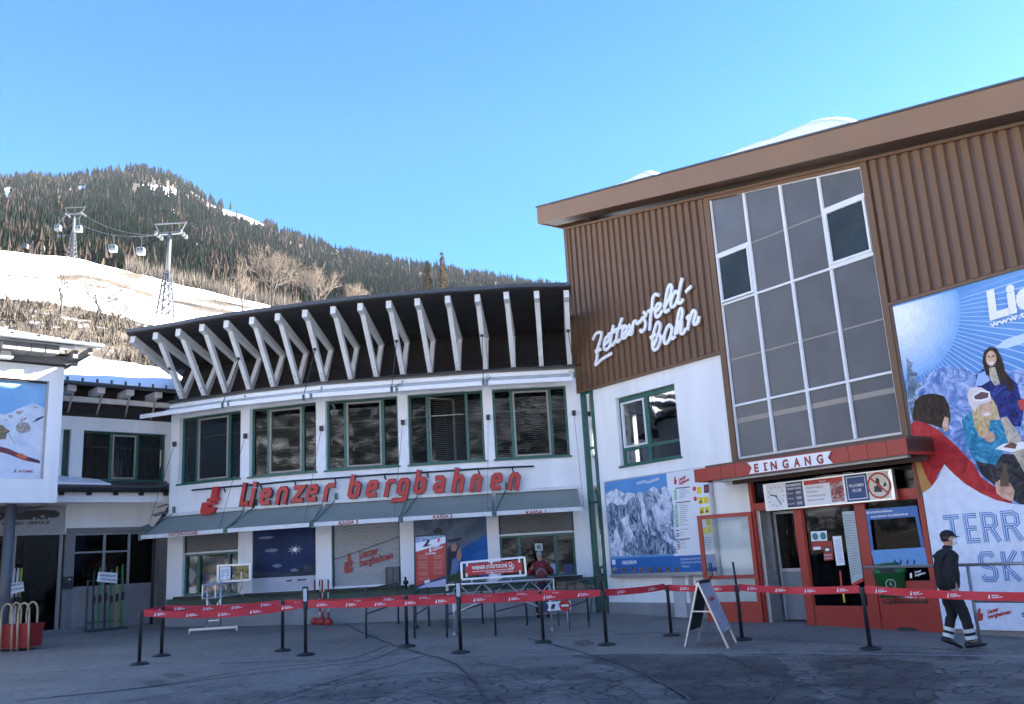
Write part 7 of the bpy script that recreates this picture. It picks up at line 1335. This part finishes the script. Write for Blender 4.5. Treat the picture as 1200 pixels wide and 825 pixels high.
# body (continuous: head, neck, trunk, limbs, hands)
H = 1.72; bv = [(0, 0, .93, .13, .11), (.015, 0, 1.10, .13, .10), (.04, 0, 1.28, .15, .10), (.06, 0, 1.42, .12, .08), (.075, 0, 1.49, .055, .055), (.095, 0, 1.55, .060, .060), (.105, 0, 1.62, .085, .078), (.10, 0, 1.68, .065, .062)]
be = chain(8)
def limb(start, pts):
    global bv, be
    i = len(bv); bv += pts; be += [(start, i)]+chain(len(pts), i)
LEGF = [(.02, -.09, .88, .085), (.13, -.09, .50, .062), (.14, -.09, .46, .060), (.18, -.09, .12, .042), (.195, -.09, .08, .035)]
LEGB = [(-.01, .09, .88, .085), (.02, .09, .50, .062), (.00, .09, .46, .060), (-.10, .09, .15, .042), (-.115, .09, .13, .035)]
limb(0, LEGF); limb(0, LEGB)
ARM1 = [(.05, -.19, 1.39, .055), (-.06, -.25, 1.16, .045), (-.07, -.26, 1.12, .042), (-.03, -.23, .93, .032)]; ARM2 = [(.05, .19, 1.39, .055), (.0, .24, 1.16, .045), (.01, .25, 1.12, .042), (.10, .22, .92, .032)]
def figure(root, rz, headturn=0, sc=1., body=None): pass
limb(3, ARM1); a_end = len(bv)-1; V, E = hand(None, (-.03, -.225, .90), (.0, 0.1, -1)); i0 = len(bv); bv += V; be += [(a_end, i0)]+[(a+i0, b_+i0) for a, b_ in E]
limb(3, ARM2); a_end = len(bv)-1; V, E = hand(None, (.105, .22, .89), (.15, 0, -1)); i0 = len(bv); bv += V; be += [(a_end, i0)]+[(a+i0, b_+i0) for a, b_ in E]
OBJ = []
OBJ.append(skin('body', bv, be, RG, SKINM, 2))
tv = [(.0, 0, .84, .165, .155), (.0, 0, .96, .185, .16), (.01, 0, 1.12, .20, .16), (.03, 0, 1.30, .20, .15), (.05, 0, 1.42, .155, .12), (.07, 0, 1.485, .09, .085)]
te = chain(6); tv += [(.05, -.19, 1.39, .092), (-.06, -.26, 1.16, .082), (-.07, -.27, 1.12, .080), (-.03, -.235, .89, .060)]; te += [(4, 6), (6, 7), (7, 8), (8, 9)]; tv += [(.05, .19, 1.39, .082), (.0, .245, 1.16, .072), (.01, .255, 1.12, .070), (.10, .225, .93, .052)]; te += [(4, 10), (10, 11), (11, 12), (12, 13)]
OBJ.append(skin('jacket', tv, te, RG, CLB, 2))
pv = [(.0, 0, .95, .14, .125), (.0, 0, .86, .13, .12), (.03, -.09, .80, .108), (.13, -.09, .50, .086), (.14, -.09, .45, .083), (.175, -.09, .17, .072), (.185, -.09, .11, .070), (-.01, .09, .80, .108), (.02, .09, .50, .086), (.0, .09, .45, .083), (-.09, .09, .20, .070), (-.11, .09, .14, .068)]
OBJ.append(skin('trousers', pv, [(0, 1), (1, 2), (2, 3), (3, 4), (4, 5), (5, 6), (1, 7), (7, 8), (8, 9), (9, 10), (10, 11)], RG, CLB, 2))
for (a, s_, hx, hz) in (((.155, -.09, .30), 0, .02, -.13), ((-.045, .09, .31), 0, -.04, -.12)):
    for k in range(2):
        m = MB(); p = Vector(a)+Vector((hx, 0, hz))*k*.75; q = p+Vector((hx, 0, hz)).normalized()*.055; m.tube(p, q, .086, REFL, 18, .084, False); ORG[RG.name] = Vector((0, 0, 0)); o = m.build('reflective_band', RG); OBJ.append(o)
def shoe(parent, heel, ang, yaw=0, mt=SHB):
    m = MB(); ca, sa_ = math.cos(ang), math.sin(ang)
    prof = [(-.05, .00, .042, .085), (.0, .0, .046, .09), (.06, .0, .047, .085), (.12, .0, .05, .066), (.18, .0, .052, .052), (.235, .0, .040, .042), (.26, .005, .015, .028)]
    vs = []; K = 12
    for x, z0, w, h in prof:
        for i in range(K): t = 2*math.pi*i/K; zz = max(0, h*(.5+.5*math.sin(t))); y = w*math.copysign(abs(math.cos(t))**.7, math.cos(t)); vs.append(Vector(heel)+Vector((x*ca-zz*sa_*-1*0-zz*sa_, y, x*sa_+zz*ca+z0)))
    m.raw(vs, [(j*K+i, j*K+(i+1) % K, (j+1)*K+(i+1) % K, (j+1)*K+i) for j in range(len(prof)-1) for i in range(K)]+[tuple(range(K-1, -1, -1)), tuple(range((len(prof)-1)*K, len(prof)*K))], mt, True); return m.build('shoe', parent)
OBJ.append(shoe(RG, (.13, -.09, .02), .10)); OBJ.append(shoe(RG, (-.155, .09, .10), -.42))
def headparts(root, c, hairm, cap=True, mask=True, tilt=0):
    m = MB(); c = Vector(c)
    def hf(p): p = p.copy(); p.x *= (1.0 if p.z > 0 else 1-.10*(-p.z/.12)); p.y *= (1 if p.z > -.02 else 1-.25*min(1, (-p.z-.02)/.1)); return p
    ellip(m, c, (.098, .078, .122), SKINM, fn=hf); ellip(m, c+Vector((.10, 0, -.005)), (.020, .014, .026), SKINM, seg=10, rings=6)
    for s in (-1, 1): ellip(m, c+Vector((-.005, s*.079, -.01)), (.022, .010, .032), SKINM, seg=10, rings=6)
    OBJ.append(m.build('head', root)); m = MB()
    for s in (-1, 1): ellip(m, c+Vector((.086, s*.033, .018)), (.012, .014, .010), LETW, seg=10, rings=6); ellip(m, c+Vector((.094, s*.033, .018)), (.006, .006, .007), BLK, seg=8, rings=5); m.bar(c+Vector((.092, s*.02, .042)), c+Vector((.086, s*.05, .040)), .010, .006, hairm)
    OBJ.append(m.build('eyes', root)); m = MB(); ellip(m, c+Vector((-.012, 0, .018)), (.098, .083, .115), hairm, fn=lambda p: Vector((p.x if p.x < .03 or p.z > .06 else .03, p.y, max(p.z, -.06 if p.x < 0 else .04)))); OBJ.append(m.build('hair', root))
    if mask: m = MB(); ellip(m, c+Vector((.066, 0, -.040)), (.062, .070, .062), LETW, seg=16, rings=10, fn=lambda p: Vector((max(p.x, -.03), p.y, p.z))); m.tube(c+Vector((.06, -.06, -.03)), c+Vector((0, -.082, -.0)), .003, LETW, 5); m.tube(c+Vector((.06, .06, -.03)), c+Vector((0, .082, -.0)), .003, LETW, 5); OBJ.append(m.build('face_mask', root))
    if cap:
        m = MB(); ellip(m, c+Vector((-.004, 0, .045)), (.112, .094, .088), CLB, fn=lambda p: Vector((p.x, p.y, max(p.z, -.012)))); vs = []
        for i in range(13): a = -1.15+2.3*i/12; vs += [c+Vector((.085*math.cos(a)+.02, .085*math.sin(a), .042)), c+Vector((.055+.125*math.cos(a), .075*math.sin(a)*1.05, .028-.010*math.cos(a)))]
        m.raw(vs, [(2*i, 2*i+1, 2*i+3, 2*i+2) for i in range(12)], CLB, True); m.raw([v-Vector((0, 0, .006)) for v in vs], [(2*i, 2*i+2, 2*i+3, 2*i+1) for i in range(12)], CLB, True); OBJ.append(m.build('cap', root))
headparts(RG, (.108, 0, 1.635), C('hair_dark', .02, .015, .012))
m = MB(); ellip(m, (.078, 0, 1.50), (.075, .075, .05), CLB); OBJ.append(m.build('collar', RG)); m = MB(); m.lathe((.0, 0, .92), [(.175, 0), (.178, .02), (.175, .04)], CLB, 20); 
RG.scale = (1.05, 1.05, 1.05); RG.rotation_euler = (0, 0, R(-4)); RG.location = g+Vector((.06, 0, 0)); ORG[RG.name] = Vector(RG.location)
# --- customer in a red jacket at the right counter, seen from behind
g = ground(637, 723.5); PC = thing('person', 'customer in a dark red jacket with a small backpack leaning at the right counter', 'person', g); ORG[PC.name] = Vector((0, 0, 0)); JRM = mat('red_jacket_cloth', (.20, .018, .018), .8, .2, 8, .4, 60); TRM = C('dark_trousers', .02, .02, .025, .8)
bv = [(0, 0, .90, .13, .11), (.03, 0, 1.08, .13, .10), (.09, 0, 1.24, .15, .10), (.14, 0, 1.36, .12, .08), (.17, 0, 1.43, .055, .055), (.20, 0, 1.50, .06, .06), (.215, 0, 1.57, .082, .075), (.215, 0, 1.63, .062, .06)]; be = chain(8)
limb(0, [(.0, -.10, .85, .085), (.01, -.12, .48, .062), (-.01, -.13, .10, .042), (.10, -.13, .03, .03)]); limb(0, [(.0, .10, .85, .085), (.03, .12, .48, .062), (.03, .13, .10, .042), (.14, .13, .03, .03)])
for sgn in (-1, 1):
    limb(3, [(.13, sgn*.19, 1.32, .055), (.14, sgn*.29, 1.12, .045), (.28, sgn*.24, 1.13, .036), (.36, sgn*.20, 1.16, .03)]); e_ = len(bv)-1
    V, E = hand(None, (.38, sgn*.20, 1.165), (1, 0, .0)); i0 = len(bv); bv += V; be += [(e_, i0)]+[(a+i0, b_+i0) for a, b_ in E]
skin('body', bv, be, PC, SKINM, 2)
tv = [(.0, 0, .84, .165, .15), (.01, 0, .98, .17, .15), (.04, 0, 1.12, .18, .14), (.10, 0, 1.26, .19, .14), (.135, 0, 1.36, .15, .12), (.165, 0, 1.42, .085, .08)]; te = chain(6)
for sgn in (-1, 1): i = len(tv); tv += [(.13, sgn*.19, 1.32, .09), (.14, sgn*.30, 1.12, .078), (.28, sgn*.25, 1.13, .062), (.36, sgn*.20, 1.16, .05)]; te += [(4, i), (i, i+1), (i+1, i+2), (i+2, i+3)]
skin('jacket', tv, te, PC, JRM, 2); skin('trousers', [(0, 0, .92, .13, .12), (0, 0, .84, .13, .12), (.0, -.10, .78, .10), (.01, -.12, .48, .08), (-.01, -.13, .10, .065), (.0, .10, .78, .10), (.03, .12, .48, .08), (.03, .13, .10, .065)], [(0, 1), (1, 2), (2, 3), (3, 4), (1, 5), (5, 6), (6, 7)], PC, TRM, 2)
shoe(PC, (-.05, -.13, 0), 0); shoe(PC, (-.01, .13, 0), 0); headparts(PC, (.215, 0, 1.585), C('hair_grey', .32, .30, .28), cap=False, mask=False)
m = MB(); ellip(m, (-.135, 0, 1.12), (.10, .16, .20), C('backpack_maroon', .14, .02, .03), seg=24, fn=lambda p: Vector((math.copysign(abs(p.x/.10)**.8*.10, p.x), math.copysign(abs(p.y/.16)**.7*.16, p.y), math.copysign(abs(p.z/.2)**.8*.2, p.z)))); bpk = m.build('backpack', PC); ORG[bpk.name] = Vector((0, 0, 0)); m = MB(); m.path([Vector((-.235+abs(y)*.2, y, 1.02+.22*math.cos(y*9))) for y in [x*.02-.13 for x in range(14)]], .010, C('strap_pale', .45, .43, .42), 6); m.build('strap', bpk)
PC.rotation_euler = (0, 0, R(92)); ORG[PC.name] = Vector(PC.location)
print('OBJECTS', len(bpy.data.objects), 'faces', sum(len(o.data.polygons) for o in bpy.data.objects if o.type == 'MESH'))

# ================================================================== AIR
mb = MB(); mb.hexa([(-1190, -1000, -45), (1150, -1000, -45), (1150, 1290, -45), (-1190, 1290, -45), (-1190, -1000, 640), (1150, -1000, 640), (1150, 1290, 640), (-1190, 1290, 640)], None)
hz = bpy.data.materials.new('haze_air'); hz.use_nodes = True; nt = hz.node_tree; nt.nodes.remove(nt.nodes['Principled BSDF']); pv = nt.nodes.new('ShaderNodeVolumePrincipled'); pv.inputs['Color'].default_value = (.80, .88, 1, 1); pv.inputs['Density'].default_value = .00004; pv.inputs['Anisotropy'].default_value = 0
nt.links.new(pv.outputs[0], nt.nodes['Material Output'].inputs['Volume']); mb.mats = [hz]; mb.mi = [0]*len(mb.f)
hzo = mb.build('haze', kind='stuff'); tag(hzo, 'thin blue air haze fading the far mountain', 'haze')
